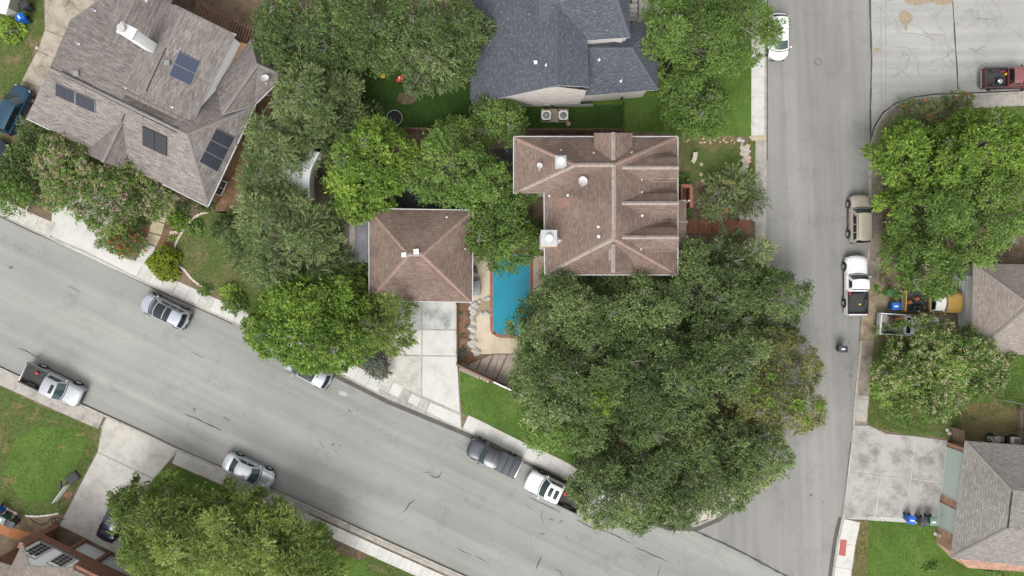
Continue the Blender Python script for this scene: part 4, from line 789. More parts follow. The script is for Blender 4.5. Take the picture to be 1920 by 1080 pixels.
gutterline(h1, [(390,388,e1),(445,271,e1),(480,195,e1),(535,141,e1)]); gutterline(h1, [un(u2+1,133,4.9),un(300,134,4.9)]); gutterline(h1, [(50,223,e1),(92,243,e1)]); gutterline(h1, [(306,346,e1),(390,388,e1)])
roof_panel(h1, rf1, [(103,155),(178,188),(178,213),(103,179)], 'solar', 2); roof_panel(h1, rf1, [(267,236),(313,258),(312,293),(267,272)], 'solark', 2, frame='black')
roof_panel(h1, rf1, [(316,141),(335,96),(376,117),(358,161)], 'solarb', 2); roof_panel(h1, rf1, [(373,303),(405,241),(441,258),(408,323)], 'solar', 3)
for L_ in ([(320,148),(310,170),(305,180),(290,190),(281,193),(248,177),(230,168),(180,146),(165,152),(160,162),(159,176)],[(288,191),(278,200),(268,208),(265,240)],[(283,195),(340,222),(398,247)],[(366,147),(400,163),(428,178),(440,170),(462,145),(476,149)]): roof_strip(h1, rf1, L_, .055, 'copper', 'conduit', .04)
for x, y, k, s_ in [(145,139,'box',.9),(315,119,'box',.9),(178,20,'pipe',.8),(148,82,'pipe',.8),(236,165,'pipe',.8),(323,201,'pipe',.8),(274,1,'pipe',.8)]: on_roof(h1, rf1, x, y, k, 'greyplastic' if k == 'box' else 'metal_w', s_)
dish('white satellite dish at the right corner of the grey roof', 499, 155, rf1, .42, math.radians(60))
# tall white chimney
bp, _ = ray(rf1, 268, 80); cb = W(238,58,9.4); hx, hy = cb.x-h1.location.x, cb.y-h1.location.y
ch = MB(); ch.box((hx,hy,6.6), (1.35,.85,5.3), -DIAG); c_ = ch.build('chimney', M['white'], h1, bevel=.03); MB().box((hx,hy,9.28), (1.45,.95,.1), -DIAG).build('chimney_cap', M['metal_w'], c_)
m = MB(); m.lathe([(.27,9.3),(.27,9.55),(.32,9.56),(.32,9.68),(.22,9.7),(0,9.66)], 18, (hx-.28,hy+.12,0)); m.build('flue', M['stucco'], c_, smooth=True)
# slatted timber pergola behind the grey house
pg = empty('slatted_pergola', W(430,35,K), label='red-brown slatted timber pergola behind the grey-roofed house', cat='pergola')
for i in range(26):
    p0, p1 = W(372+i*5.0,-8+i*2.4+8,2.3), W(360+i*5.0,-8+i*2.4+46,2.3); d = p1-p0; c0 = (p0+p1)/2-pg.location
    MB().box((c0.x,c0.y,2.2), (d.length,.10,.09), math.atan2(d.y,d.x)).build('slat', M['woodr'], pg)
for k in (6, 38):
    p0, p1 = W(372-k*.3,k,2.2), W(372+125-k*.3,60+k,2.2); d = p1-p0; c0 = (p0+p1)/2-pg.location; MB().box((c0.x,c0.y,2.08), (d.length,.12,.14), math.atan2(d.y,d.x)).build('beam', M['wood'], pg)
    for t_ in (.03,.5,.97): q = p0.lerp(p1,t_)-pg.location; MB().box((q.x,q.y,1.0), (.12,.12,2.0)).build('post', M['wood'], pg)
# ---- garage house SE
h7 = house('grey_roof_garage_house', 1850, 940, 'grey-shingled hip-roof house with two green garage doors at the lower right')
e7 = 2.9; r7 = Roof(h7, M['sh_dust']); a7, b7 = (1897,919,5.0),(1888,992,5.0)
r7.face((1811,827,e7),(1784,1046,e7),b7,a7); r7.face((1811,827,e7),(2150,852,e7),(2120,938,5.0),a7); r7.face((1784,1046,e7),(2150,1088,e7),(2120,1012,5.0),b7); r7.face(a7,b7,(2120,1012,5.0),(2120,938,5.0)); r7.build()
for a, b in (((1811,827,e7),a7),((1784,1046,e7),b7)): cap(h7, a, b, M['ridge_t'], .3)
roof_strip(h7, [r7], [(1897,922),(1889,990)], .10, 'vent', 'ridge_vent', .05)
wf = [W(1776,829,K).xy, W(1754,1016,K).xy]; wd_ = (wf[1]-wf[0]).normalized(); nb = Vector((-wd_.y, wd_.x)); 
fp7 = [wf[0], wf[1], wf[1]+Vector((1.3,-1.35)), wf[1]+Vector((18,-2.5)), wf[0]+Vector((17,-1.5))]; wallring(h7, fp7, K, e7-.1, M['pinkstone'])
for (y0, y1) in ((838,925),(942,985)):
    t0 = (829-y0)/(829-1016); t1 = (829-y1)/(829-1016); L = (wf[1]-wf[0]).length
    wall_item(h7, wf[0], wf[1], (t0+t1)/2, (t1-t0)*L, .18, 2.5, 'garage_door', 'gdoor', 'gdoor', (1,1), .03)
MB().box((W(1758,1014,K).x-h7.location.x, W(0,1008,K).y-h7.location.y, .35), (.25,1.1,.7), .1).build('plinth', M['conc_t'], h7)
# ---- tan house E
h6 = house('tan_roof_house', 1880, 590, 'tan-grey shingle hip-roof house at the right edge behind the parked work trucks')
e6 = 2.8; r6 = Roof(h6, M['sh_tan']); a6 = (1924,566,4.9); b6 = (1924,580,4.9)
r6.face((1826,494,e6),(1822,580,e6),(1835,660,e6),b6,a6) if False else r6.face((1826,494,e6),(1822,664,e6),b6,a6); r6.face((1826,494,e6),(2150,500,e6),(2120,566,4.9),a6); r6.face((1822,664,e6),(2150,668,e6),(2120,580,4.9),b6); r6.face(a6,b6,(2120,580,4.9),(2120,566,4.9)); r6.build()
for a, b in (((1826,494,e6),a6),((1822,664,e6),b6)): cap(h6, a, b, M['ridge_t'], .3)
fp6 = [W(1800,498,K).xy, W(1797,655,K).xy, W(2080,660,K).xy, W(2080,500,K).xy]; wallring(h6, fp6, K, e6-.1, M['stucco_g']); wall_item(h6, fp6[0], fp6[1], .42, 4.6, .2, 2.35, 'garage_door', 'gdoorw', 'gdoorw', (1,4))
# ---- brick house SW
h5 = house('brick_house', 60, 1050, 'two-storey brick house with white upper wall, arched window and open entry at the lower left')
fdir = Vector((math.cos(-DIAG-.01), math.sin(-DIAG-.01))); O5 = W(112,986,K).xy; back = Vector((fdir.y, -fdir.x)); 
def wp(u, b_, z): p = O5+fdir*u+back*b_; return Vector((p.x, p.y, z))
def wbox(u0,u1,b0,b1,z0,z1,name,mat,par=h5,brick=True):
    m = MB(); c = [wp(u0,b0,0),wp(u1,b0,0),wp(u1,b1,0),wp(u0,b1,0)]; n = 4; L = 0
    V = [Vector((p.x,p.y,z)) for z in (z0,z1) for p in c]
    for i in range(4):
        d = (V[(i+1)%4]-V[i]).length; m.add([V[i],V[(i+1)%4],V[4+(i+1)%4],V[4+i]],[(0,1,2,3)],[[(L,z0),(L+d,z0),(L+d,z1),(L,z1)]]); L += d
    w_, h_ = abs(u1-u0), abs(b1-b0); m.add(V[4:],[(0,1,2,3)],[[(0,0),(w_,0),(w_,h_),(0,h_)]]); m.add(V[:4],[(3,2,1,0)],[[(0,0)]*4]); o = m.build(name, M[mat], par); bmf(o); o.location = -h5.location; return o
wbox(-.5,.0,0,5,K,2.295,'brick_pier','redbrick'); wbox(2.6,2.85,0.003,4,K,2.295,'brick_pier','redbrick'); wbox(5.2,5.5,0.003,4,K,2.295,'brick_pier','redbrick'); wbox(9.2,9.6,0,4,K,2.295,'brick_pier','redbrick')
wbox(-.5,9.6,.0,.55,2.3,2.9,'brick_lintel','redbrick'); wbox(4.42,9.6,.004,.55,2.903,4.15,'brick_wall','redbrick'); wbox(-.496,.14,.004,.55,2.903,4.7,'brick_wall','redbrick')
wbox(2.85,5.2,.35,.42,K,2.3,'garage_door','gdoorw'); wbox(5.5,9.2,.35,.42,K,2.3,'garage_door','gdoorw'); wbox(-.497,9.597,4.003,9,K,2.89,'wall','redbrick'); wbox(.0,2.6,1.9,1.97,K,2.3,'entry_door','gdoorw')
wbox(0.15,4.4,.3,5,2.905,4.6,'upper_wall','brightwhite'); wbox(.1,4.45,.18,.3,2.91,3.0,'trim_board','greyplastic')
for u0, arch in ((1.05,True),(3.25,False)):
    wbox(u0-.60,u0+.60,.24,.29,3.12,5.42 if arch else 5.2,'window','brightwhite'); wbox(u0-.66,u0+.66,.26,.295,3.06,5.48 if arch else 5.26,'window_trim','greyplastic')
    for i in range(3):
        for j in range(5 if arch else 4):
            hh = .38 if not (arch and j == 4) else (.34 if i == 1 else .18)
            wbox(u0-.53+i*.365,u0-.53+i*.365+.325,.215,.235,3.2+j*.435,3.2+j*.435+hh,'pane','winglass')
r5 = Roof(h5, M['sh_tan'])
def wpx(u,b_,z): p = wp(u,b_,z); k = H/(H-z); return (p.x*k*S+960, 540-p.y*k*S, z)
r5.face(wpx(-.25,.1,4.65),wpx(2.1,.1,6.85),wpx(2.1,9,6.85),wpx(-.25,9,4.65)); r5.face(wpx(4.6,.1,4.55),wpx(2.1,.1,6.85),wpx(2.1,9,6.85),wpx(4.6,9,4.55)); r5.build()
m = MB(); A = [wp(.15,.302,4.601),wp(4.4,.302,4.601),wp(2.12,.302,6.68)]; m.add(A,[(0,1,2)]); o = m.build('gable_wall', M['brightwhite'], h5); o.location = -h5.location
r5b = Roof(h5, M['sh_tan']); r5b.face(wpx(-3.2,3.4,3.6),wpx(-.1,2.9,3.6),wpx(-.1,9,5.8),wpx(-3.2,9,5.8)); r5b.face(wpx(4.6,.4,4.3),wpx(10,.4,4.3),wpx(10,6,5.9),wpx(4.6,6,5.9)); r5b.build()
wbox(-2.9,-.4,3.9,9,K,3.6,'wall','redbrick'); 
# ---- pale shed with window, top-left corner
h8 = house('white_shed', 10, 10, 'small white ribbed-roof shed in the top left corner of the photo', 'shed')
wallring(h8, [W(x,y,0).xy for x,y in ((-60,-40),(42,-20),(36,26),(24,34),(-60,-5))], K, 2.1, M['stucco'])
A = [W(x,y,2.3) for x,y in ((-80,-60),(26,-30),(11,27),(-80,6))]; m = MB(); m.add([p-h8.location for p in A]+[p-h8.location-Vector((0,0,.1)) for p in A], [(0,1,2,3),(7,6,5,4),(0,4,5,1),(1,5,6,2),(2,6,7,3),(3,7,4,0)]); o = m.build('roof', M['white'], h8); bmf(o)
for k in range(8): q0 = W(20-k*6,-28,2.33)-h8.location; q1 = W(5-k*6,26-k*1.5,2.33)-h8.location; MB().tube([q0,q1], .03, 4).build('roof_rib', M['white'], h8)
# ---- curved grey cover glimpsed between trees
cv = empty('covered_trailer', W(583,333,K), math.radians(-12), label='pale grey round-topped metal cover glimpsed between the trees left of the garage', cat='covered trailer')
m = MB(); n_ = 10; V = []
for i in range(n_+1):
    t_ = i/n_; x = -1.7+3.4*t_
    for s_ in (-1,1): V.append(Vector((-1.4*(1-(2*t_-1)**2)*.0 + math.sin(t_*math.pi)*-.45 + (s_*1.35), x*1.2, 1.5 + (.4 if s_ > 0 else 0)*1)))
F = [(2*i,2*i+1,2*i+3,2*i+2) for i in range(n_)]; m.add(V+[v-Vector((0,0,.9)) for v in V], F+[tuple(2*(n_+1)+a for a in f[::-1]) for f in F]+[(2*i,2*i+2,2*(n_+1)+2*i+2,2*(n_+1)+2*i) for i in range(n_)]+[(2*i+1,2*(n_+1)+2*i+1,2*(n_+1)+2*i+3,2*i+3) for i in range(n_)])
o = m.build('cover', M['metal_w'] if False else plain('light_grey_sheet', (.60,.62,.63), .5, var=.06), cv); bmf(o)
for k in range(5): MB().tube([(-1.2+k*.55,-1.9,1.56+k*.075),(-1.55+k*.55,0,1.56+k*.075),(-1.2+k*.55,1.9,1.56+k*.075)], .025, 4).build('rib', M['steel'], cv)
for sx in (-1,1): m = MB(); m.lathe([(0,-.1),(.3,-.1),(.32,0),(.3,.1),(0,.1)], 14, (sx*1.2,0,.32), Matrix.Rotation(math.pi/2,3,'Y')); m.build('wheel', M['black'], cv)

cv.scale = (1.0, 1.0, 1.7)
# ================================================================== VEHICLES
def lerp(a, b, t): return a+(b-a)*t
def interp(tab, x):
    for (x0, *a), (x1, *b) in zip(tab[:-1], tab[1:]):
        if (x0-x)*(x1-x) <= 0: t_ = 0 if x0 == x1 else (x-x0)/(x1-x0); return [lerp(p, q, t_) for p, q in zip(a, b)]
    return list(tab[-1][1:])
def hull(L, wd_, top, x_end=-.5, zb=.28, nose=.30, tailb=.14, tp=.20):
    """lower body lofted along the length; top = [(x/L, z_top)] front to rear"""
    xs = [.5,.49,.47,.43,.38,.33,.28,.22,.17,.1,0,-.1,-.2,-.3,-.36,-.41,-.45,-.475,-.492,-.5]; xs = [x for x in xs if x > x_end+.004]+[x_end]
    m = MB(); V = []; prof = [(0,1,.0),(.35,1,-.008),(.65,1,-.02),(.84,1,-.05),(.93,1,-.11),(.985,.0,.74),(1.0,.0,.60),(1.0,.0,.48),(.965,.0,.32),(.93,.0,zb)]
    for x in xs:
        f = 1.0
        if x > .38: f = 1-tp*((x-.38)/.12)**2.2
        if x < -.40: f = min(f, 1-.12*((-.40-x)/.10)**2.2)
        zt = interp(top, x)[0]; bow = nose*max(0, (x-.30)/.20)**1.5 if x > .3 else (-tailb*max(0, (-.38-x)/.12)**1.5 if x < -.38 else 0)
        row = []
        for py, isT, z in prof:
            zz = zt+z*1.0 if isT else min(z, zt-.12-(.74-z)*.0) if z > .7 else z
            row.append((py, zz))
        full = [(-a, z) for a, z in row[::-1]] + row[1:]
        for a, z in full: V.append((x*L - bow*abs(a)**2.4, a*f*wd_/2, z))
    k = 2*len(prof)-1; F = []
    for i in range(len(xs)-1):
        for j in range(k-1): F.append((i*k+j, i*k+j+1, (i+1)*k+j+1, (i+1)*k+j))
        F.append((i*k+k-1, i*k, (i+1)*k, (i+1)*k+k-1))
    F.append(tuple(range(k))[::-1]); F.append(tuple((len(xs)-1)*k+j for j in range(k))); m.add(V, F); return m
def patch_mesh(fn, u0, u1, v0, v1, nu, nv, off=0.0):
    def P(u, v):
        p = Vector(fn(u, v))
        if off:
            e = 1e-3; a = Vector(fn(u+e, v))-p; b = Vector(fn(u, v+e))-p; n = a.cross(b).normalized()
            c = Vector((0,0,.6)); 
            if n.dot(p-c) < 0: n = -n
            p = p+n*off
        return p
    V = [P(lerp(u0,u1,i/nu), lerp(v0,v1,j/nv)) for i in range(nu+1) for j in range(nv+1)]
    F = [(i*(nv+1)+j, i*(nv+1)+j+1, (i+1)*(nv+1)+j+1, (i+1)*(nv+1)+j) for i in range(nu) for j in range(nv)]; return V, F
_wheel = {}
def wheel(parent, x, y, r, dark=False):
    s = 1 if y > 0 else -1; key = (round(r,2), s, dark); R_ = Matrix.Rotation(-math.pi/2*s, 3, 'X')
    if key not in _wheel:
        t_ = MB(); t_.lathe([(r*.62,-.11),(r*.9,-.12),(r,-.09),(r,.07),(r*.93,.115),(r*.66,.12),(r*.64,.09)], 22, (0,0,0), R_); to = t_.build('tyre', M['black'], None, smooth=True); bmf(to)
        m = MB(); m.lathe([(0,.06),(r*.60,.045),(r*.66,.10),(r*.60,.115)], 18, (0,0,0), R_)
        for i in range(6):
            a = i*math.pi/3; v = R_ @ Vector((math.cos(a)*r*.33, math.sin(a)*r*.33, .085)); q = MB(); m.tube([R_ @ Vector((0,0,.09)), R_ @ Vector((math.cos(a)*r*.6, math.sin(a)*r*.6, .10))], .035, 4)
        ro = m.build('rim', M['black' if dark else 'steel'], None, smooth=True); bmf(ro); COL.objects.unlink(to); COL.objects.unlink(ro); _wheel[key] = (to.data, ro.data)
    w = bpy.data.objects.new('wheel', None); w.empty_display_size = .1; link(w, parent); w.location = (x, y, r)
    for nm, me in zip(('tyre','rim'), _wheel[key]): link(bpy.data.objects.new(nm, me), w)
def car(name, label, cat, px, py, ang, L, Wd, kind, col, metal=.0, wheelr=.34, roofglass=None, rails=False, roofcol=None, dark_trim=False, bed=None, group=None, z0=0.0):
    p = W(px, py, .75); root = empty(name, (p.x, p.y, z0), math.radians(ang), label=label, cat=cat); 
    if group: root['group'] = group
    pm = col if isinstance(col, bpy.types.Material) else paint(name+'_paint', col, metal)
    hw = Wd/2
    if kind == 'sedan': top = [(.5,.62),(.47,.70),(.40,.78),(.24,.90),(.17,.95),(0,.94),(-.28,.96),(-.34,1.0),(-.45,.98),(-.5,.86)]; C = (.20,.045,-.20,-.35,.94,1.43); xe = -.5
    elif kind == 'hatch': top = [(.5,.62),(.47,.72),(.40,.82),(.28,.93),(.2,.97),(0,.96),(-.4,.98),(-.5,.9)]; C = (.27,.10,-.36,-.45,.95,1.47); xe = -.5
    elif kind == 'suv': top = [(.5,.72),(.47,.88),(.40,.98),(.24,1.06),(.17,1.08),(0,1.05),(-.4,1.06),(-.47,1.02),(-.5,.9)]; C = (.23,.095,-.40,-.468,1.05,1.70); xe = -.5
    elif kind == 'boxsuv': top = [(.5,.80),(.47,.95),(.40,1.02),(.22,1.06),(.17,1.07),(0,1.05),(-.4,1.05),(-.48,1.03),(-.5,.95)]; C = (.20,.09,-.43,-.485,1.05,1.72); xe = -.5
    elif kind == 'pickup': top = [(.5,.86),(.47,1.05),(.40,1.11),(.24,1.15),(.17,1.15),(0,1.12),(-.2,1.12)]; C = (.225,.13,-.075,-.10,1.12,1.84); xe = -.115
    elif kind == 'pickup_single': top = [(.5,.80),(.47,.96),(.40,1.02),(.22,1.06),(.10,1.06),(0,1.05)]; C = (.165,.085,-.06,-.085,1.05,1.72); xe = -.095
    xfb, xft, xrt, xrb, zb, zt = C; xfb, xft, xrt, xrb = [v*L for v in (xfb,xft,xrt,xrb)]; wb, wt = hw*.91, hw*.74
    if kind in ('boxsuv','pickup','pickup_single'): wt = hw*.78
    bowf = .16 if kind in ('sedan','hatch','suv') else .10; bowr = .10 if xe < -.3 else .02
    hull(L, Wd, top, xe, nose=.30 if kind in ('sedan','hatch') else (.24 if kind == 'suv' else .15), tp=.20 if kind in ('sedan','hatch','suv') else .09).build('body', pm, root, smooth=True, sharp=50)
    froof = lambda u, v: (lerp(xft+bowf*(1-v*v), xrt-bowr*(1-v*v), u), v*wt*(1-.05*(2*u-1)**2*0), zt-.055*v*v*v*v-.05*v*v-.035*(2*u-1)**2)
    ffront = lambda u, v: tuple(lerp(a, b, u) for a, b in zip((xfb+bowf*1.3*(1-v*v), v*wb, zb-.03), froof(0, v)))
    frear = lambda u, v: tuple(lerp(a, b, u) for a, b in zip((xrb-bowr*1.3*(1-v*v), v*wb*.97, zb-.03), froof(1, v)))
    fside = lambda s_: (lambda u, v: tuple(lerp(a, b, u) for a, b in zip((lerp(xfb, xrb, v), s_*wb*(1-.03*v), zb-.03), froof(v, s_))))
    m = MB()
    for fn, rng in ((froof,(0,1,-1,1,10,10)),(ffront,(0,1,-1,1,3,10)),(frear,(0,1,-1,1,3,10)),(fside(1),(0,1,0,1,3,10)),(fside(-1),(0,1,0,1,3,10))): m.add(*patch_mesh(fn, *rng))
    co_ = m.build('cabin', pm if roofcol is None else roofcol, root); bm = bmesh.new(); bm.from_mesh(co_.data); bmesh.ops.remove_doubles(bm, verts=bm.verts, dist=.002); bmesh.ops.recalc_face_normals(bm, faces=bm.faces); bm.to_mesh(co_.data); bm.free()
    for pl in co_.data.polygons: pl.use_smooth = True
    co_.data.set_sharp_from_angle(angle=math.radians(42))
    def pane(fn, rng, nm, mt='glass', off=.008): m = MB(); m.add(*patch_mesh(fn, *rng, off)); o = m.build(nm, M[mt], root, smooth=True); return o
    pane(ffront, (.10,.95,-.92,.92,3,10), 'windscreen', 'wglass'); pane(frear, (.22 if kind != 'sedan' else .08,.93,-.86,.86,3,8), 'rear_window')
    splits = {'sedan': [(.14,.47),(.50,.84)], 'hatch': [(.16,.48),(.51,.80)], 'suv': [(.14,.42),(.445,.70),(.725,.93)], 'boxsuv': [(.13,.42),(.45,.70),(.73,.95)], 'pickup': [(.16,.52),(.56,.90)], 'pickup_single': [(.22,.84)]}[kind]
    for s_ in (1,-1):
        for a, b in splits: pane(fside(s_), (.16,.90,a,b,2,4), 'side_window')
        for x_, z_ in ([(xfb*.35, zb-.14),(xrt*.55, zb-.14)] if kind != 'pickup_single' else [(xrt*.3, zb-.16)]): MB().box((x_, s_*(hw*.995), z_), (.18,.035,.035)).build('door_handle', pm, root)
        m = MB(); m.box((xfb-.12, s_*(hw+.09), zb+.07), (.13,.20,.15), 0, 0, .8); mo = m.build('mirror', pm if not dark_trim else M['blackp'], root, bevel=.03)
        zf = interp(top, .46)[0]; MB().box((L*.447, s_*hw*.70, zf-.125), (.24,.26,.10), -s_*.6).build('headlight', M['lclear'], root, bevel=.03)
        zr_ = .9 if xe < -.3 else .95; MB().box((-L*.478, s_*hw*.80, zr_-.10), (.09,.22 if kind == 'sedan' else .14,.12 if kind=='sedan' else .22), s_*.3).build('taillight', M['lred'], root, bevel=.02)
        for x_ in (.315*L, -.30*L):
            m = MB(); R_ = Matrix.Rotation(math.pi/2, 3, 'X'); m.lathe([(0,-.02),(wheelr*1.2,-.02),(wheelr*1.2,.02),(0,.02)], 20, (x_, s_*(hw*.985), wheelr+.02), R_); m.build('wheel_arch', M['blackp'] if kind != 'sedan' else M['vent'], root)
            wheel(root, x_, s_*(hw*.985-.02), wheelr)
        m = MB(); m.box((0, s_*hw*.985, .34), (L*.42,.05,.12)); m.build('sill', M['blackp'] if kind != 'sedan' else pm, root)
        for k_ in ([.5,.02] if kind != 'pickup_single' else [.2]):
            m = MB(); xg = lerp(xrt, xfb, k_+.0) if k_ != .5 else (xfb+xrt)/2
            m.box((xg, s_*hw*1.0, .66), (.012,.012,.5)); m.build('door_seam', M['vent'], root)
    MB().box((L*.475, 0, .36), (.16, Wd*.74, .16), bev).build('front_bumper', M['blackp'], root, bevel=.03) if False else None
    gz = interp(top,.49)[0]; MB().box((L*.489, 0, gz-.17), (.06, Wd*.42, .16)).build('grille', M['blackp'], root, bevel=.02); MB().box((L*.478, 0, .38), (.12, Wd*.66, .16)).build('front_bumper', M['blackp'], root, bevel=.03)
    # bonnet seams and cowl
    hz = lambda x: interp(top, x/L)[0]
    m = MB(); n_ = 8
    V = []; 
    for j in range(n_+1):
        v = -1+2*j/n_; x_ = xfb+bowf*1.3*(1-v*v); V += [(x_+.02, v*wb*.95, hz(x_)+.005-.03*v*v),(x_+.10, v*wb*.95, hz(x_)+.006-.03*v*v)]
    m.add(V, [(2*j,2*j+2,2*j+3,2*j+1) for j in range(n_)]); o = m.build('cowl', M['blackp'], root); bmf(o)
    if o.data.polygons[0].normal.z < 0: o.data.flip_normals()
    for s_ in (1,-1):
        pts = [(lerp(xfb+.05, L*.455, k/5), s_*hw*(.80-.10*k/5)*(1 if k < 5 else .97), 0) for k in range(6)]; MB().tube([(a, b, hz(a)-.012-.012) for a, b, c in pts], .010, 4).build('bonnet_seam', M['vent'], root)
    if roofglass:
        for u0, u1, v1, mt in roofglass: pane(froof, (u0,u1,-v1,v1,5,6), 'sunroof', mt, .010)
    if rails:
        for s_ in (1,-1): MB().tube([Vector(froof(u, s_*.90))+Vector((0,0,.045 if 0 < i < 6 else .0)) for i, u in enumerate([.04,.08,.25,.5,.75,.92,.96])], .022, 6).build('roof_rail', M['blackp'] if rails != 'steel' else M['steel'], root)
    if kind in ('boxsuv','pickup') and not roofglass:
        for k in range(-3,4): MB().tube([Vector(froof(u, k*.22))+Vector((0,0,.004)) for u in (.12,.4,.7,.92)], .012, 4).build('roof_rib', pm, root)
    if xe > -.3:    # open bed
        xc = xe*L+.02; xr = -.5*L; zt2 = 1.10 if kind == 'pickup' else 1.02; zf_ = .72; lm = M['blackp'] if bed != 'white' else pm
        fm = M['bed'] if 'bed' in M else M.setdefault('bed', concrete('worn_bed_floor', (.055,.055,.055), (.6,.55,.5), .6, 3))
        m = MB(); t_ = .12
        for s_ in (1,-1):
            for za, zb_, wa, ww in ((.36,.62,.98,.5),(.60,zt2,.985,.5)): m.box(((xc+xr)/2, s_*(hw-t_/2-.005), (za+zb_)/2), (xc-xr, t_ if za > .5 else t_*.9, zb_-za))
        m.box((xc-.03, 0, .85), (.06, Wd-.1, zt2-.62)); m.build('bed', pm, root, bevel=.015)
        MB().box(((xc+xr)/2, 0, zf_-.06), (xc-xr-.04, Wd-.2, .12)).build('bed_floor', fm if bed != 'white' else M['conc_g'], root)
        tg = MB(); tg.box((xr+.05, 0, (.62+zt2)/2), (.09, Wd-.26, zt2-.6)); tg.build('tailgate', pm, root, bevel=.015)
        for s_ in (1,-1):
            MB().box(((xc+xr)/2, s_*(hw-t_/2-.005), zt2+.012), (xc-xr-.02, t_*.8, .03)).build('bed_rail', M['blackp'] if bed != 'white' else pm, root, bevel=.01)
            MB().box(((xc+xr)/2, s_*(hw-t_-.015), .90), (xc-xr-.14, .02, .36)).build('bed_liner', fm, root)
            MB().box((-.30*L, s_*(hw-t_-.12), .83), (.8,.2,.22)).build('wheel_well', fm, root, bevel=.03)
        MB().box((xr-.05, 0, .52), (.14, Wd*.9, .16)).build('rear_bumper', M['chrome'] if kind == 'pickup' else M['greyplastic'], root, bevel=.03)
        if bed == 'cover':
            Lb = xc-xr-.08
            for i in range(3): MB().box((xc-.04-Lb*(i+.5)/3, 0, zt2+.045), (Lb/3-.03, Wd-.12, .05)).build('bed_cover', M['tonneau'] if 'tonneau' in M else M.setdefault('tonneau', plain('tonneau', (.045,.05,.058), .5)), root, bevel=.01)
    else:
        MB().box((-.488*L, 0, .40), (.10, Wd*.80, .20)).build('rear_bumper', M['blackp'], root, bevel=.03)
        MB().box((-.497*L+.0, 0, .72), (.03, .40, .14)).build('number_plate', M['white'], root)
    return root
A_ = -25.7
v1 = car('pickup_truck', 'silver crew-cab pickup with sunroof and open black bed parked at the left edge', 'pickup truck', 100, 722, A_, 5.85, 2.02, 'pickup', (.42,.43,.46), .55, .40, [(.12,.36,.55,'glass')], bed='black')
v2 = car('parked_car', 'silver sedan parked along the lower kerb of the wide road, nose to the right', 'car', 466, 884, A_, 4.95, 1.85, 'sedan', (.46,.48,.51), .5, .34)
v3 = car('parked_car', 'pale silver crossover with dark panoramic roof parked on the upper side of the road', 'car', 309, 583, 180+A_, 4.75, 1.92, 'suv', (.42,.44,.49), .5, .36, [(.02,.36,.90,'glass'),(.39,.60,.90,'glass')], rails=True)
v4 = car('parked_car', 'pale blue-grey crossover half hidden under the big bright green round tree', 'car', 577, 694, 180+A_-3, 4.75, 1.92, 'suv', (.40,.43,.47), .5, .36, [(.02,.62,.88,'glass')], rails='steel')
v5 = car('pickup_truck', 'charcoal pickup with a closed three-panel bed cover parked on the wide road', 'pickup truck', 925, 857, 180+A_, 5.1, 1.92, 'pickup', (.045,.05,.062), .3, .37, [(.55,.58,.9,'glass')], bed='cover')
v6 = car('pickup_truck', 'white pickup with two dark roof panels, its tail hidden under the oaks', 'pickup truck', 1039, 921, 180+A_, 5.6, 1.98, 'pickup', (.72,.72,.71), 0, .39, [(.18,.42,.55,'tintblue'),(.62,.88,.55,'tintblue')] if 'tintblue' in M else [(.16,.42,.55,'glass'),(.60,.88,.55,'glass')], bed='black')
v7 = car('parked_car', 'white hatchback half under the trees at the top of the vertical street', 'car', 1460, 69, -90, 4.3, 1.85, 'hatch', (.74,.74,.74), 0, .33)
v8 = car('parked_car', 'beige boxy four-wheel-drive parked facing up the vertical street', 'car', 1613, 411, 90, 4.5, 1.88, 'boxsuv', (.42,.38,.31), .35, .37, rails=True)
v9 = car('pickup_truck', 'white work pickup with black bed liner parked behind the beige four-wheel-drive', 'pickup truck', 1606, 535, 90, 5.5, 2.0, 'pickup_single', (.74,.74,.74), 0, .39, bed='black')
v10 = car('pickup_truck', 'dark red pickup at the right edge with a spare wheel in its bed', 'pickup truck', 1896, 146, 1, 5.2, 1.85, 'pickup_single', (.10,.013,.02), .1, .36, bed='black', roofcol=paint('faded_red', (.20,.07,.07), 0, .5, .2))
v11 = car('pickup_truck', 'old mustard-yellow pickup with white cab roof parked beside the tan-roofed house', 'pickup truck', 1749, 566, -2, 5.5, 1.98, 'pickup_single', (.44,.27,.075), 0, .37, bed='black', roofcol=paint('cream_roof', (.62,.62,.58), 0, .4, .1), z0=Z1+.03)
v12 = car('pickup_truck', 'white pickup backed in with ladder and tools in its bed, under the pale-flowering tree', 'pickup truck', 1703, 610, -4, 5.6, 2.0, 'pickup_single', (.66,.66,.66), 0, .38, bed='white', z0=Z1+.03)
v13 = car('parked_car', 'dark teal-blue car parked beside the grey-roofed house at the left edge', 'car', 26, 206, 64, 4.75, 1.88, 'suv', (.018,.062,.105), .4, .35, z0=Z1+.02)
v14 = car('parked_car', 'dark car mostly outside the left edge of the photo beside the bushes', 'car', -16, 305, 64, 4.6, 1.82, 'sedan', (.02,.03,.05), .4, .34, z0=Z1)
v15 = car('parked_car', 'very dark navy sedan on the lower-left driveway half covered by the bright green tree', 'car', 218, 968, 64, 4.8, 1.86, 'sedan', (.006,.009,.026), .3, .34, z0=.17)
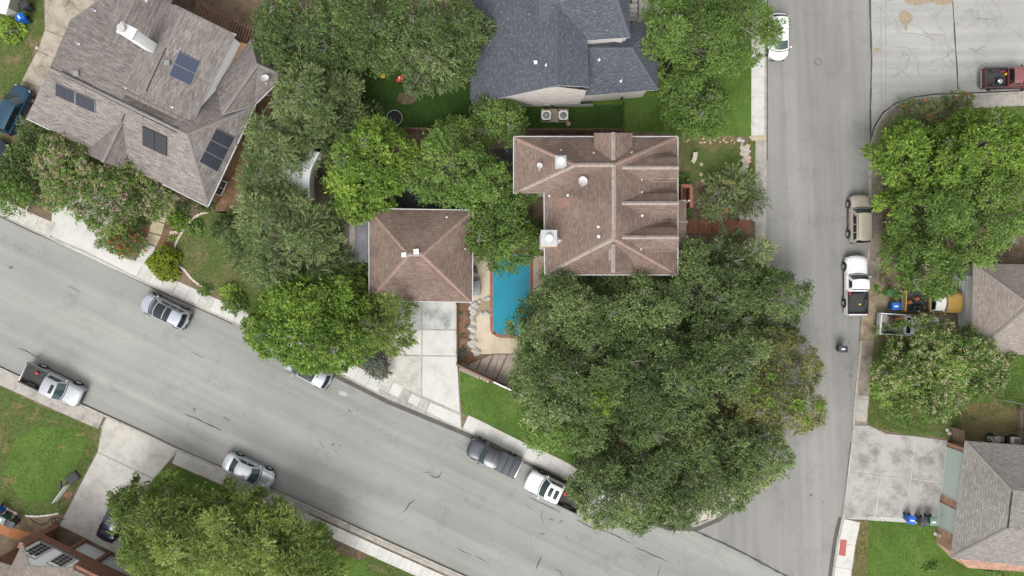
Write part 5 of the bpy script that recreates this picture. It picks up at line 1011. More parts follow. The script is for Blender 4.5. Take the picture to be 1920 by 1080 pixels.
# loads in the truck beds
def at_car(c, x, y, z): return c.matrix_basis @ Vector((x, y, z))
def thing_mesh(mb, name, mat, loc, rz, label, cat, group=None, bevel=0.0, smooth=None):
    o = mb.build(name, mat, None, smooth=smooth, bevel=bevel); o.location = loc; o.rotation_euler.z = rz; return tag(o, label, cat, group)
sp = empty('spare_wheel', at_car(v10, -1.15, -.35, .86), 0, label='black spare wheel with silver spokes lying in the dark red truck bed', cat='wheel')
m = MB(); m.lathe([(.20,-.1),(.34,-.1),(.37,-.06),(.37,.06),(.34,.1),(.22,.1)], 22); m.build('tyre', M['black'], sp, smooth=True); m = MB(); m.lathe([(0,.04),(.06,.08),(.08,.04),(.21,.05),(.23,.10)], 18)
for i in range(5): m.box((math.cos(i*1.257)*.12, math.sin(i*1.257)*.12, .07), (.2,.05,.04), i*1.257)
m.build('rim', M['chrome'], sp)
m = MB(); m.box((0,0,.12),(.5,.16,.24)); m.box((0,0,.26),(.2,.05,.05)); thing_mesh(m, 'tool_box', plain('dark_pink', (.20,.03,.06), .6), at_car(v10,-.9,.55,.73), .1, 'dark red box in the corner of the red truck bed', 'box')
m = MB(); m.lathe([(0,0),(.10,.0),(.12,.12),(.06,.24),(0,.26)], 12); thing_mesh(m, 'jug', M['yellow'], at_car(v10,-.55,.35,.73), 0, 'small yellow jug in the red truck bed', 'jug', smooth=True)
m = MB(); m.box((0,0,.13),(.26,.2,.26)); m.box((0,0,.28),(.12,.04,.05)); m.lathe([(.03,.26),(.03,.34),(0,.34)], 8, (.09,0,0)); thing_mesh(m, 'fuel_can', M['red'], at_car(v1,-1.75,.42,.73), .4, 'small red fuel can in the silver pickup bed', 'fuel can', bevel=.02)
m = MB(); m.box((0,0,.11),(.22,.2,.22)); m.box((0,0,.24),(.1,.04,.04)); thing_mesh(m, 'fuel_can', M['red'], at_car(v9,-.75,.72,.73), 0, 'red can at the front corner of the white work truck bed', 'fuel can', bevel=.02)
for i in range(4): 
    m = MB(); m.box((0,0,.14),(.30,.20,.28)); m.box((0,0,.30),(.22,.04,.05)); thing_mesh(m, 'black_can', M['blackp'], at_car(v9,-.80,.38-i*.27,.73), 0, ('first','second','third','fourth')[i]+' black container from the red can in the white work truck bed', 'container', 'black containers in the white truck bed', bevel=.03)
m = MB(); m.lathe([(.10,0),(.10,.03),(.03,.05),(.03,.22),(0,.22)], 10); thing_mesh(m, 'yellow_lamp', M['yellow'], at_car(v9,-1.75,-.3,.73), 0, 'small yellow object on the floor of the white work truck bed', 'tool', smooth=True)
ld = empty('ladder', at_car(v12,-1.75,-.25,.95), math.radians(8), label='aluminium ladder lying in the bed of the white backed-in pickup', cat='ladder')
for y in (-.2,.2): MB().box((.2,y,0),(2.3,.05,.08)).build('rail', M['steel'], ld)
for i in range(8): MB().tube([(-.8+i*.28,-.2,0),(-.8+i*.28,.2,0)], .018, 6).build('rung', M['steel'], ld)
m = MB(); m.lathe([(0,0),(.26,0),(.3,.1),(.22,.2),(.2,.3),(0,.32)], 10); m.box((.3,.05,.1),(.5,.14,.14)); thing_mesh(m, 'chainsaw', M['woodr'], at_car(v12,-1.7,.35,.73), .5, 'dark red motor tool in the bed of the white backed-in pickup', 'tool', bevel=.03)
m = MB(); m.box((0,0,.05),(.9,.14,.1)); m.box((.5,0,.1),(.2,.2,.2)); thing_mesh(m, 'orange_tool', plain('orange_plastic', (.6,.17,.03), .5), at_car(v12,-1.35,.48,.78), .35, 'orange tool beside the ladder in the white pickup bed', 'tool', bevel=.02)
jr = random.Random(9)
for i in range(9):
    m = MB(); n_ = jr.randint(5,8); m.lathe([(0,0),(jr.uniform(.15,.3),0),(jr.uniform(.2,.35),jr.uniform(.1,.2)),(jr.uniform(.1,.2),.3),(0,jr.uniform(.3,.4))], n_)
    thing_mesh(m, 'black_bag', M['blackp'] if i%3 else M['woodo'], at_car(v11,-2.3+i*.22,jr.uniform(-.6,.5),.73), jr.uniform(0,3), 'lumpy dark bag heaped in the bed of the mustard-yellow pickup' if i%3 else 'cedar-coloured lumpy bundle among the bags in the mustard-yellow pickup bed', 'bag', 'load in the yellow pickup bed')
m = MB(); m.lathe([(0,0),(.24,.02),(.28,.16),(.18,.28),(0,.3)], 9); thing_mesh(m, 'red_bundle', plain('maroon', (.22,.04,.04), .8), at_car(v6,-1.0,-.3,.73), 0, 'maroon bundle behind the cab in the white pickup bed under the oaks', 'bundle')

# ================================================================== STREET AND GARDEN THINGS
def bin_(px, py, ang, body, lid, label, z=Z1, mark=None, h=1.05):
    p = W(px, py, .8); r = empty('wheelie_bin', (p.x,p.y,z), math.radians(ang), label=label, cat='bin')
    m = MB(); V = []
    for zz, w_, d_, sh in ((.05,.46,.46,.0),(.95*h,.58,.66,.02),(h,.60,.70,.02)): V += [(sh-d_/2,-w_/2,zz),(sh+d_/2,-w_/2,zz),(sh+d_/2,w_/2,zz),(sh-d_/2,w_/2,zz)]
    m.add(V, [(3,2,1,0)]+[(4*k+i,4*k+(i+1)%4,4*k+4+(i+1)%4,4*k+4+i) for k in range(2) for i in range(4)]+[(8,9,10,11)]); m.build('body', M[body], r, bevel=.02)
    m = MB(); n_ = 6; V = []
    for i in range(n_+1):
        t_ = i/n_; x = -.36+.76*t_; V += [(x,-.32,h+.02+.07*math.sin(math.pi*min(1,t_*1.1))),(x,.32,h+.02+.07*math.sin(math.pi*min(1,t_*1.1)))]
    k = len(V); m.add(V+[(a,b,h) for a,b,c in V], [(2*i,2*i+2,2*i+3,2*i+1) for i in range(n_)]+[(0,1,k+1,k)]+[(k-2,2*k-2,2*k-1,k-1)]+[(2*i,k+2*i,k+2*i+2,2*i+2) for i in range(n_)]+[(2*i+1,2*i+3,k+2*i+3,k+2*i+1) for i in range(n_)]); o = m.build('lid', M[lid], r); bmf(o)
    MB().tube([(-.42,-.25,h-.03),(-.42,.25,h-.03)], .025, 6).build('handle', M[body], r)
    for s_ in (-1,1): m = MB(); m.lathe([(0,-.03),(.14,-.03),(.14,.03),(0,.03)], 12, (-.27,s_*.27,.14), Matrix.Rotation(math.pi/2,3,'X')); m.build('wheel', M['black'], r)
    if mark: MB().box((.05,0,h+.085),(.13,.36,.012), 0 if mark == 1 else math.pi/2).build('label_sticker', M['white'], r)
    return r
bin_(1579,654,178,'bingrey','bingrey','dark grey wheelie bin standing alone on the vertical street',0,2)
bin_(1676,574,180,'blue','blue','blue wheelie bin behind the mustard-yellow pickup',Z1+.03,2)
bin_(1668,549,180,'bingreen','bingreen','dark green wheelie bin partly under the trees behind the yellow pickup',Z1+.03)
bin_(1705,972,-100,'blue','blue','blue wheelie bin at the end of the driveway, leftmost of the trio',Z1+.03,1); bin_(1727,976,-95,'bingrey','bingrey','charcoal wheelie bin between the blue and the green one beside the stained driveway',Z1+.03); bin_(1745,975,-92,'bingreen','bingreenlid','grey-green wheelie bin nearest the garage of the grey-shingled house',Z1+.03,1)
bin_(43,35,-150,'blue','blue','blue wheelie bin on the grass in the top left corner',Z1,1); bin_(49,12,-150,'bingrey','bingrey','black wheelie bin beside the white shed in the top left corner',Z1)
bin_(-3,958,-30,'blue','blue','blue wheelie bin cut off by the left edge below the curved lawn edging',Z1); bin_(7,972,-30,'bingreen','bingreenlid','green wheelie bin with pale lid near the brick house',Z1,1); bin_(24,980,-30,'bingrey','bingrey','black wheelie bin beside the green one near the brick house',Z1)
sheet('timber_pad', [(-20,985),(5,984),(62,1000),(35,1012),(25,1010),(-20,995)], Z1+.03, M['woodo'], thick=.05, kind='structure')
# basketball hoop
bb = empty('basketball_hoop', W(137,896,Z1), math.radians(35), label='portable basketball hoop with dark base standing on the lawn beside the driveway', cat='basketball hoop')
m = MB(); m.box((0,0,.12),(1.35,.85,.22), 0,0,.88); m.build('base', M['cushion'], bb, bevel=.06)
inv = bb.matrix_basis.inverted(); top_ = inv @ W(120,916,2.9); MB().tube([(-.45,-.1,.2),(-.75,-.2,1.4),tuple(top_)], .05, 8).build('pole', M['blackp'], bb)
bd = (inv @ W(104,941,3.0)) ; be = (inv @ W(128,909,3.0)); d = be-bd; cz = 3.1; m = MB(); m.box(((bd.x+be.x)/2,(bd.y+be.y)/2,cz-.1), (d.length*.95,.05,.75), math.atan2(d.y,d.x)); m.build('backboard', plain('backboard_clear', (.45,.47,.46), .2), bb)
rc = inv @ W(128,928,2.9); V = [(rc.x+.23*math.cos(a), rc.y+.23*math.sin(a), 2.88) for a in [i*math.pi/8 for i in range(17)]]; MB().tube(V, .014, 5, False).build('rim', M['red'], bb)
m = MB()
for i in range(12):
    a = i*math.pi/6; m.tube([(rc.x+.23*math.cos(a),rc.y+.23*math.sin(a),2.87),(rc.x+.15*math.cos(a+.3),rc.y+.15*math.sin(a+.3),2.62),(rc.x+.13*math.cos(a),rc.y+.13*math.sin(a),2.42)], .009, 4, False)
m.build('net', M['white'], bb)
pts = [inv @ W(118,931,2.88), rc]; MB().tube(pts, .03, 5).build('bracket', M['red'], bb); q = inv @ W(113,909,2.3); MB().box(q, (.7,.2,.2), .9).build('counterweight', M['blackp'], bb)
# utility box
ub = empty('utility_box', W(611,1004,Z1), -math.radians(20), label='pale green utility transformer box on the grass beside the white sidewalk', cat='utility box')
MB().box((0,0,.05),(1.05,1.0,.12)).build('concrete_pad', M['conc_g'], ub); MB().box((0,0,.42),(.9,.85,.66),0,0,.94).build('cabinet', M['boxgreen'], ub, bevel=.04); MB().box((0,0,.77),(.88,.86,.05)).build('lid', M['boxgreen'], ub, bevel=.02); MB().box((.1,-.44,.45),(.1,.04,.16)).build('padlock', M['greyplastic'], ub)
# manhole
mh = empty('manhole_cover', W(1534,116,0), 0, label='round cast-iron manhole cover in the vertical street', cat='manhole cover')
m = MB(); m.lathe([(.30,.0),(.30,.014),(.37,.014),(.38,.0)], 28); m.build('frame', M['iron'], mh); m = MB(); m.lathe([(0,.012),(.29,.012),(.29,0)], 28); m.build('lid', M['iron'], mh)
for i in range(-2,3): m = MB(); w_ = math.sqrt(.27**2-(i*.1)**2); m.box((0,i*.1,.018),(2*w_,.035,.012)); m.build('rib', M['kerb'], mh)
# air conditioners
pad = empty('concrete_pad', W(1040,217,Z1), 0, label='small concrete slab under the two air conditioners', cat='concrete pad'); MB().box((0,0,.05),(2.55,1.25,.12)).build('slab', M['conc_t'], pad); MB()
def ac(px, py, mt, lab):
    p = W(px,py,.8); r = empty('air_conditioner', (p.x,p.y,Z1+.11), 0, label=lab, cat='air conditioner')
    MB().box((0,0,.38),(.80,.82,.74)).build('casing', M['greyplastic'], r, bevel=.05)
    m = MB(); m.box((0,0,.0),(.86,.86,.03)); 
    t_ = MB(); 
    ring_ = [(.33,.76),(.33,.79),(.36,.80)]; t_.lathe(ring_, 24)
    V=[]; n=24
    for i in range(n):
        a = 2*math.pi*i/n; c_, s_ = math.cos(a), math.sin(a); q_ = .43/max(abs(c_),abs(s_)); q_ = min(q_, .52); V += [(.35*c_,.35*s_,.795),(q_*c_,q_*s_,.79)]
    t_.add(V, [(2*i,2*i+1,(2*i+3)%(2*n),(2*i+2)%(2*n)) for i in range(n)]); o = t_.build('top_panel', M['white'], r); bmf(o)
    m = MB(); m.lathe([(0,.66),(.34,.66)], 20); m.build('fan_well', M['vent'], r)
    m = MB(); m.lathe([(0,.78),(.09,.78),(.10,.68)], 14); m.build('motor', M[mt], r)
    for i in range(4):
        a = i*math.pi/2+.5; m = MB(); V = [(.08*math.cos(a),.08*math.sin(a),.70),(.31*math.cos(a-.25),.31*math.sin(a-.25),.73),(.31*math.cos(a+.35),.31*math.sin(a+.35),.69)]; m.add(V,[(0,1,2)]); m.build('fan_blade', M[mt], r)
    g_ = MB()
    for rad in (.12,.18,.24,.30): g_.tube([(rad*math.cos(a),rad*math.sin(a),.80) for a in [i*math.pi/10 for i in range(21)]], .006, 3, False)
    g_.build('grille', M['steel'], r)
    return r
ac(1024,217,'steel','air conditioner with a grey fan on the concrete pad, the one on the left'); M['bluemetal'] = plain('blue_grey_metal', (.14,.20,.28), .4, .4); ac(1056,217,'bluemetal','air conditioner with a blue-grey fan on the concrete pad, the one on the right')
pp = empty('coolant_pipe', W(1038,203,Z1), 0, label='black insulated pipe from the white brick wall to the air conditioners', cat='pipe'); MB().tube([(-.35,.15,.7),(.15,-.1,.5),(.6,-.55,.4)], .05, 6).build('hose', M['black'], pp); MB().tube([(-.8,.15,.6),(-.8,-.3,.3)], .05, 6).build('hose', M['black'], pp)
# fences
def fence(name, a, b, label, h=1.75, mat='wood', pw=.145, gapf=.92, thick=.025, railc='wood', cat='fence', posts=2.4, side=1, step=1, cap_=None):
    A, B = W(a[0],a[1],0), W(b[0],b[1],0); d = B-A; L = d.length; r = empty(name, (A.x,A.y,K), math.atan2(d.y,d.x), label=label, cat=cat)
    n = int(L/pw); me = None; rn = random.Random(3)
    for i in range(n):
        if me is None: o = MB().box((0,0,h/2),(pw*gapf,thick,h)).build('picket', M[mat], r); me = o.data
        else: o = link(bpy.data.objects.new('picket', me), r)
        o.location = ((i+.5)*pw, side*.04, rn.uniform(-.03,.02)); o.rotation_euler.x = rn.uniform(-.02,.02)
    for z in (.35,h*.55,h-.25): MB().box((L/2,-side*.0,z),(L,.05,.09)).build('rail', M[railc], r)
    k = int(L/posts)+1
    for i in range(k+1): MB().box((L*i/k,-side*.06,h/2),(.1,.1,h+.05)).build('post', M[railc], r)
    if cap_: MB().box((L/2,.02,h+.03),(L,.14,.035)).build('cap_rail', M[cap_], r)
    return r
fence('picket_fence', (765,249), (905,250), 'brown timber fence along the dark back lawn, running under the trees above the square garage', mat='woodr', side=1)
fence('picket_fence', (905,250), (1167,252), 'brown timber fence between the slate-roofed house and the brown-roofed house', mat='woodr', railc='wood', side=1)
fence('picket_fence', (859,680), (925,711), 'brown timber fence beside the mulch bed and the pallets', mat='woodr', h=1.5, cap_='woodr')
fence('picket_fence', (926,712), (1060,776), 'brown timber fence with a pale cap rail along the plank deck', mat='woodr', h=1.5, cap_='white')
fence('picket_fence', (857,570), (858,680), 'low dark timber edge fence between the driveway and the mulch bed', mat='woodr', h=.35, posts=3)
fence('picket_fence', (1781,800), (1784,826), 'short dark timber gate fence at the corner of the garage house', mat='wood', h=1.8)
fence('picket_fence', (1905,765), (1903,840), 'weathered grey timber fence at the right edge behind the garage house', mat='woodg', h=1.7)
gt = empty('wire_fence', W(1167,196,K), 0, label='thin dark wire fence crossing the lawn beside the white brick wall', cat='fence'); 
for i in range(4): MB().tube([(0,-i*.85,0),(0,-i*.85,1.1)], .03, 6).build('post', M['black'], gt)
for z in (.1,.6,1.08): MB().tube([(0,0,z),(0,-2.55,z)], .015, 4).build('wire', M['black'], gt)
rt = empty('wire_fence', W(1866,746,K), 0, label='galvanised wire fence beside the pale-flowering tree at the right edge', cat='fence'); q = W(1925,760,K)-W(1866,746,K)
for i in range(4): p = q*(i/3); MB().tube([(p.x,p.y,0),(p.x,p.y,1.2)], .035, 6).build('post', M['steel'], rt)
for z in (.1,.6,1.18): MB().tube([(0,0,z),(q.x,q.y,z)], .025, 5).build('rail', M['steel'], rt)
# patio things by the pool
sb = empty('storage_box', W(894,540,Z1+.03), math.radians(2), label='grey storage box on the pool terrace against the garage', cat='storage box'); MB().box((0,0,.32),(.62,1.3,.6)).build('body', M['greyplastic'], sb, bevel=.03); MB().box((0,0,.65),(.68,1.38,.07)).build('lid', M['greyplastic'], sb, bevel=.03)
pf = empty('pool_filter', W(891,514,Z1+.03), 0, label='dark pool pump and filter tank beside the garage wall', cat='pool filter'); m = MB(); m.lathe([(0,0),(.24,.0),(.25,.5),(.18,.68),(0,.72)], 16); m.build('tank', M['greyplastic'], pf, smooth=True); m = MB(); m.lathe([(0,0),(.15,0),(.15,.3),(0,.32)], 12, (0,.5,0)); m.build('pump', M['black'], pf); MB().tube([(0,.2,.3),(0,.5,.3)], .03, 6).build('pipe', M['white'], pf)
# bench in the front yard, stepping stones, trampoline, toys
be_ = empty('garden_bench', W(1301,297,Z1), math.radians(75), label='pale curved stone bench on the patchy front lawn', cat='bench')
m = MB(); V = []; n_ = 8
for i in range(n_+1):
    a = -.42+.84*i/n_; 
    for rr2 in (1.0,1.38): V.append((rr2*math.sin(a), 1.2-rr2*math.cos(a), .44))
k = len(V); m.add(V+[(a,b,.36) for a,b,c in V], [(2*i,2*i+1,2*i+3,2*i+2) for i in range(n_)]+[(k+2*i,k+2*i+2,k+2*i+3,k+2*i+1) for i in range(n_)]+[(2*i,2*i+2,k+2*i+2,k+2*i) for i in range(n_)]+[(2*i+1,k+2*i+1,k+2*i+3,2*i+3) for i in range(n_)]+[(0,k,k+1,1),(k-2,k-1,2*k-1,2*k-2)]); o = m.build('seat', M['conc_t'] if False else concrete('bench_stone', (.50,.46,.38), amt=.4), be_); bmf(o)
for a in (-.28,.28): MB().box((1.19*math.sin(a),1.2-1.19*math.cos(a),.18),(.16,.3,.36),a).build('leg', M['conc_t'], be_)
for i, (x, y) in enumerate(((1315,308),(1314.5,327),(1317,339))):
    m = MB(); m.lathe([(0,0),(.17,0),(.17,.05),(.15,.06),(0,.06)], 14); thing_mesh(m, 'stepping_stone', M['conc_t'], W(x,y,Z1), 0, 'round pale stepping stone on the patchy front lawn, ' + ('nearest the curved bench','the middle one','farthest from the bench')[i], 'stepping stone', 'round stepping stones')
tr_ = empty('trampoline', W(741,223,Z1), 0, label='small round black trampoline at the edge of the dark back lawn', cat='trampoline')
m = MB(); m.lathe([(0,.4),(.62,.4),(.62,.38)], 26); m.build('mat', M['black'], tr_); m = MB(); m.tube([(.72*math.cos(a),.72*math.sin(a),.42) for a in [i*math.pi/12 for i in range(25)]], .03, 6, False); m.build('rim', M['steel'], tr_)
for i in range(6): a = i*math.pi/3; MB().tube([(.72*math.cos(a),.72*math.sin(a),.42),(.72*math.cos(a),.72*math.sin(a),0)], .02, 5).build('leg', M['steel'], tr_)
ty = empty('ride_on_toy', W(751,149,Z1), .6, label='red ride-on toy with a white top on the dark back lawn', cat='toy'); m = MB(); m.lathe([(0,0),(.3,.02),(.36,.2),(.28,.42),(.12,.52),(0,.54)], 12, (0,0,.05), Matrix.Diagonal((1.15,.85,1))); m.build('body', M['red'], ty, smooth=True); m = MB(); m.lathe([(0,.58),(.1,.6),(.1,.64),(0,.66)], 10); m.build('cap', M['white'], ty)
for sx in (-1,1):
    for sy in (-1,1): m = MB(); m.lathe([(0,-.04),(.1,-.04),(.1,.04),(0,.04)], 10, (sx*.28,sy*.3,.1), Matrix.Rotation(math.pi/2,3,'X')); m.build('wheel', M['black'], ty)
ty2 = empty('toy_slide', W(757,145,Z1), .5, label='yellow toy hoop lying beside the red ride-on toy', cat='toy'); MB().tube([(.32*math.cos(a),.22*math.sin(a),.05+.15*math.sin(a)) for a in [i*math.pi/8 for i in range(17)]], .05, 6, False).build('hoop', M['yellow'], ty2)
for i, (x, y) in enumerate(((710,138),(719,143))): m = MB(); m.lathe([(0,0),(.2,.02),(.24,.15),(.14,.3),(0,.33)], 9); thing_mesh(m, 'yellow_toy', M['yellow'], W(x,y,Z1), 0, ('yellow toy on the dark lawn at the edge of the foliage','yellow and black toy just right of the other yellow toy')[i], 'toy', smooth=True)
m = MB(); m.lathe([(0,0),(.18,.02),(.2,.12),(.1,.25),(0,.26)], 8); thing_mesh(m, 'tan_toy', M['conc_t'], W(805,148,Z1), 0, 'small tan toy under the drooping branches of the back lawn', 'toy', smooth=True)
# junk beside the garage house
jk = empty('utility_trailer', W(1872,822,Z1), math.radians(-3), label='grey and white riding mower parked above the grey-shingled garage house', cat='riding mower')
MB().box((1.1,0,.5),(.9,.62,.5)).build('hood', M['metal_w'], jk, bevel=.08); MB().box((.55,0,.42),(.35,.66,.35)).build('engine', M['black'], jk, bevel=.03); MB().box((-.5,0,.3),(1.6,.5,.18)).build('deck', M['greyplastic'], jk, bevel=.04); m = MB(); m.lathe([(0,.3),(.28,.3),(.3,.42),(.12,.46),(0,.46)], 16, (-.35,-.05,0)); m.build('seat', plain('tan_seat', (.42,.34,.26), .7), jk, smooth=True)
for x_, y_ in ((1.2,.36),(1.2,-.36),(-.9,.38),(-.9,-.38)): m = MB(); m.lathe([(0,-.09),(.24,-.09),(.26,0),(.24,.09),(0,.09)], 14, (x_,y_,.25), Matrix.Rotation(math.pi/2,3,'X')); m.build('wheel', M['black'], jk)
for i in range(3): MB().box((1.0+i*.17,0,.765),(.09,.4,.02)).build('hood_vent', M['black'], jk)
MB().tube([(-.1,.25,.4),(-.7,.3,.9),(-1.0,.1,.9)], .03, 6).build('handlebar', M['white'], jk); MB().tube([(-1.1,.2,.4),(-.9,-.3,.8)], .03, 6).build('handlebar', M['white'], jk)
# garden hose reel, white frame near pool-side wall, etc.
hf = empty('pipe_frame', W(1066,520,Z1), 0, label='white pipe frame standing below the brown roof beside the oaks', cat='pipe frame'); 
for P_ in ([(-.7,.3,1.0),(-.7,-.35,1.0),(-.55,-.35,1.0)],[(-.7,.05,1.0),(1.0,.05,1.0)],[(-.7,.3,1.0),(-.7,.3,0)],[(1.0,.05,1.0),(1.0,.05,0)]): MB().tube(P_, .035, 6).build('pipe', M['white'], hf)
gh = empty('garden_hose', W(100,978,Z1), 0, label='dark garden hose tangled on the bed below the curved white edging', cat='hose'); r_ = random.Random(4); P_ = [(-2.2,.3),(-1.8,0),(-1.2,-.25),(-.5,-.1),(-.3,.25),(0,.3),(.25,.05),(.1,-.2),(-.15,-.05),(0,.3),(.4,.4),(.9,.2),(1.3,.35)]; P2 = smooth_line(P_, 5); MB().tube([(a,b,.03) for a,b in P2], .028, 5).build('hose', M['black'], gh)
st3 = empty('stock_tank', W(171,288,Z1), 0, label='round dark planter tub beside the porch of the grey-roofed house', cat='planter'); m = MB(); m.lathe([(0,.0),(.45,0),(.5,.5),(.46,.5),(.44,.42),(0,.42)], 20); m.build('tub', M['bluemetal'], st3)
ff = empty('yard_divider', W(505,210,Z1), 0, label='white curved low border beside the brick side wall of the grey-roofed house', cat='garden edging'); edging([(512,191),(505,195),(498,205),(491,218),(488,232),(490,240)], ff, .12, 'conc_w')
# rocks
def rock(px, py, s, mat, label, group, z=Z1, sq=.6):
    bm = bmesh.new(); bmesh.ops.create_icosphere(bm, subdivisions=1, radius=1); r = random.Random(px*7.3+py)
    for v in bm.verts: v.co *= r.uniform(.75,1.15); v.co.z *= sq; v.co.x *= 1.2
    me = bpy.data.meshes.new('rock'); bm.to_mesh(me); bm.free(); me.materials.append(M[mat]); o = bpy.data.objects.new('rock', me); link(o); p = W(px,py,z); o.location = (p.x,p.y,z+s*sq*.25); o.scale = (s,s,s); o.rotation_euler.z = r.uniform(0,6); return tag(o, label, 'rock', group)
rk = random.Random(12)
BL = smooth_line([(886,566),(888,580),(889,600),(885,612),(887,630),(884,645),(890,655),(897,663)], 5)
for x, y in BL:
    for k in range(rk.choice((1,1,2,2))): rock(x+rk.uniform(-5,5), y+rk.uniform(-4,4), rk.choice((.1,.15,.2,.28,.36))*rk.uniform(.8,1.1), 'rock', 'pale limestone rock in the border between the mulch bed and the pool terrace', 'limestone border rocks')
for k in range(16): rock(rk.uniform(890,922), rk.choice((561,587))+rk.uniform(-3,3), rk.uniform(.10,.24), 'rock', 'pale limestone rock in the border between the mulch bed and the pool terrace', 'limestone border rocks', Z1+.03)
for k in range(60):
    y = rk.uniform(258,326); x = 1394+4*math.sin(y*.09)+rk.gauss(0,4.5); rock(x, y, rk.uniform(.10,.30), 'rock' if rk.random() < .75 else 'rockp', 'white and pinkish rock in the line of stones beside the sidewalk', 'rocks beside the sidewalk')
for k in range(26): rock(rk.uniform(1385,1416), rk.uniform(395,412), rk.uniform(.10,.24), 'rock', 'pale rock at the sidewalk end of the terracotta path', 'rocks by the terracotta path')
for k in range(26): rock(rk.uniform(1280,1380), 262+rk.uniform(-4,6), rk.uniform(.06,.13), 'rockp', 'small tan rock in the strip above the patchy front lawn', 'small tan rocks')
LS = ['white stone nearest the eave of the grey house, above the garden bed','white stone just below the one nearest the grey eave','larger pinkish stone beside the front path of the grey house','pale stone on the grass near the driveway in the top left','pale stone near the hose and brick house','pinkish stone at the right corner of the slate-roofed house','smaller stone at the right corner of the slate-roofed house','stone on the grass below the air conditioners','white stone at the foot of the wall beside the lower green garage door','pale stone at the corner gate of the garage house','stone just above the corner gate of the garage house']
for si, (x, y, s) in enumerate(((278,359,.20),(283,366,.2),(281,373,.30),(17*4+2,90,.18),(100,999,.2),(1236,143,.3),(1232,140,.25),(1065,232,.25),(1753,1000,.2),(1780,812,.22),(1776,806,.2))): rock(x, y, s, 'rockp' if s > .2 else 'rock', LS[si], 'loose garden stones')
for k in range(60):
    a = rk.uniform(0,1); P_ = smooth_line([(1130,920),(1190,950),(1260,965),(1330,955),(1370,915),(1395,860),(1415,810)], 4); q = P_[int(a*(len(P_)-1))]; rock(q[0]+rk.gauss(0,7), q[1]+rk.gauss(0,7), rk.uniform(.08,.2), 'rock', 'pale stone in the gravel bed round the street corner under the oaks', 'gravel bed stones')
# ================================================================== VEGETATION
LM = dict(
 oak=leafmat('leaf_live_oak', [(0, (0.062, 0.092, 0.035)), (0.35, (0.114, 0.164, 0.059)), (0.7, (0.181, 0.244, 0.091)), (0.9, (0.262, 0.322, 0.129)), (1, (0.374, 0.402, 0.215))]),
 oakd=leafmat('leaf_oak_dark', [(0, (0.054, 0.083, 0.028)), (0.4, (0.096, 0.147, 0.05)), (0.75, (0.156, 0.219, 0.073)), (1, (0.3, 0.34, 0.152))]),
 green=leafmat('leaf_mid_green', [(0, (0.063, 0.105, 0.028)), (0.4, (0.123, 0.198, 0.048)), (0.8, (0.201, 0.302, 0.072)), (1, (0.313, 0.387, 0.131))]),
 bright=leafmat('leaf_bright', [(0, (0.066, 0.115, 0.023)), (0.4, (0.142, 0.234, 0.043)), (0.8, (0.246, 0.356, 0.064)), (1, (0.376, 0.461, 0.107))], .3),
 lime=leafmat('leaf_lime', [(0, (0.098, 0.156, 0.028)), (0.4, (0.237, 0.355, 0.058)), (0.8, (0.359, 0.51, 0.08)), (1, (0.495, 0.63, 0.144))], .3),
 elm=leafmat('leaf_elm', [(0, (0.069, 0.105, 0.025)), (0.4, (0.16, 0.218, 0.056)), (0.8, (0.251, 0.317, 0.087)), (1, (0.362, 0.401, 0.143))]),
 grey=leafmat('leaf_grey_green', [(0, (0.071, 0.101, 0.041)), (0.4, (0.149, 0.203, 0.079)), (0.8, (0.261, 0.315, 0.138)), (1, (0.417, 0.448, 0.244))]),
 olive=leafmat('leaf_olive', [(0, (0.083, 0.095, 0.039)), (0.4, (0.165, 0.181, 0.068)), (0.8, (0.286, 0.286, 0.101)), (1, (0.451, 0.448, 0.19))]),
 spruce=leafmat('leaf_blue_green', [(0,(.055,.08,.06)),(.5,(.13,.17,.13)),(1,(.26,.30,.24))]),
 hedge=leafmat('leaf_box', [(0,(0.091,0.141,0.014)),(.4,(0.200,0.265,0.027)),(.8,(0.314,0.367,0.044)),(1,(0.453,0.295,0.056))]),
 flow_pink=leafmat('petal_pink', [(0,(.42,.25,.24)),(1,(.66,.48,.44))]), flow_cream=leafmat('petal_cream', [(0,(.50,.40,.27)),(1,(.70,.60,.44))]), flow_red=leafmat('petal_orange', [(0,(.50,.07,.03)),(1,(.70,.22,.10))]),
)
def norm(a): return a/np.maximum(np.linalg.norm(a, axis=1, keepdims=True), 1e-9)
def tri_mesh(name, base, dirn, ln, wd_, nrm, tint, mat, parent, kite=True):
    """leaf-sized faces from numpy arrays"""
    n = len(base); dirn = norm(dirn); side = norm(np.cross(dirn, nrm)); L = ln[:,None]; Wd = wd_[:,None]
    if kite: P = np.stack([base, base+dirn*L*.45+side*Wd*.5, base+dirn*L-nrm*L*.10, base+dirn*L*.45-side*Wd*.5], 1)
    else: P = np.stack([base-side*Wd*.5, base+side*Wd*.5, base+dirn*L], 1)
    k = P.shape[1]; me = bpy.data.meshes.new(name); me.vertices.add(n*k); me.vertices.foreach_set('co', P.reshape(-1).astype(np.float32))
    me.loops.add(n*k); me.loops.foreach_set('vertex_index', np.arange(n*k, dtype=np.int32)); me.polygons.add(n); me.polygons.foreach_set('loop_start', np.arange(0, n*k, k, dtype=np.int32))
    at = me.attributes.new('tint', 'FLOAT', 'FACE'); at.data.foreach_set('value', np.clip(tint,0,1).astype(np.float32)); me.materials.append(mat); me.update(calc_edges=True)
    o = bpy.data.objects.new(name, me); link(o, parent); return o
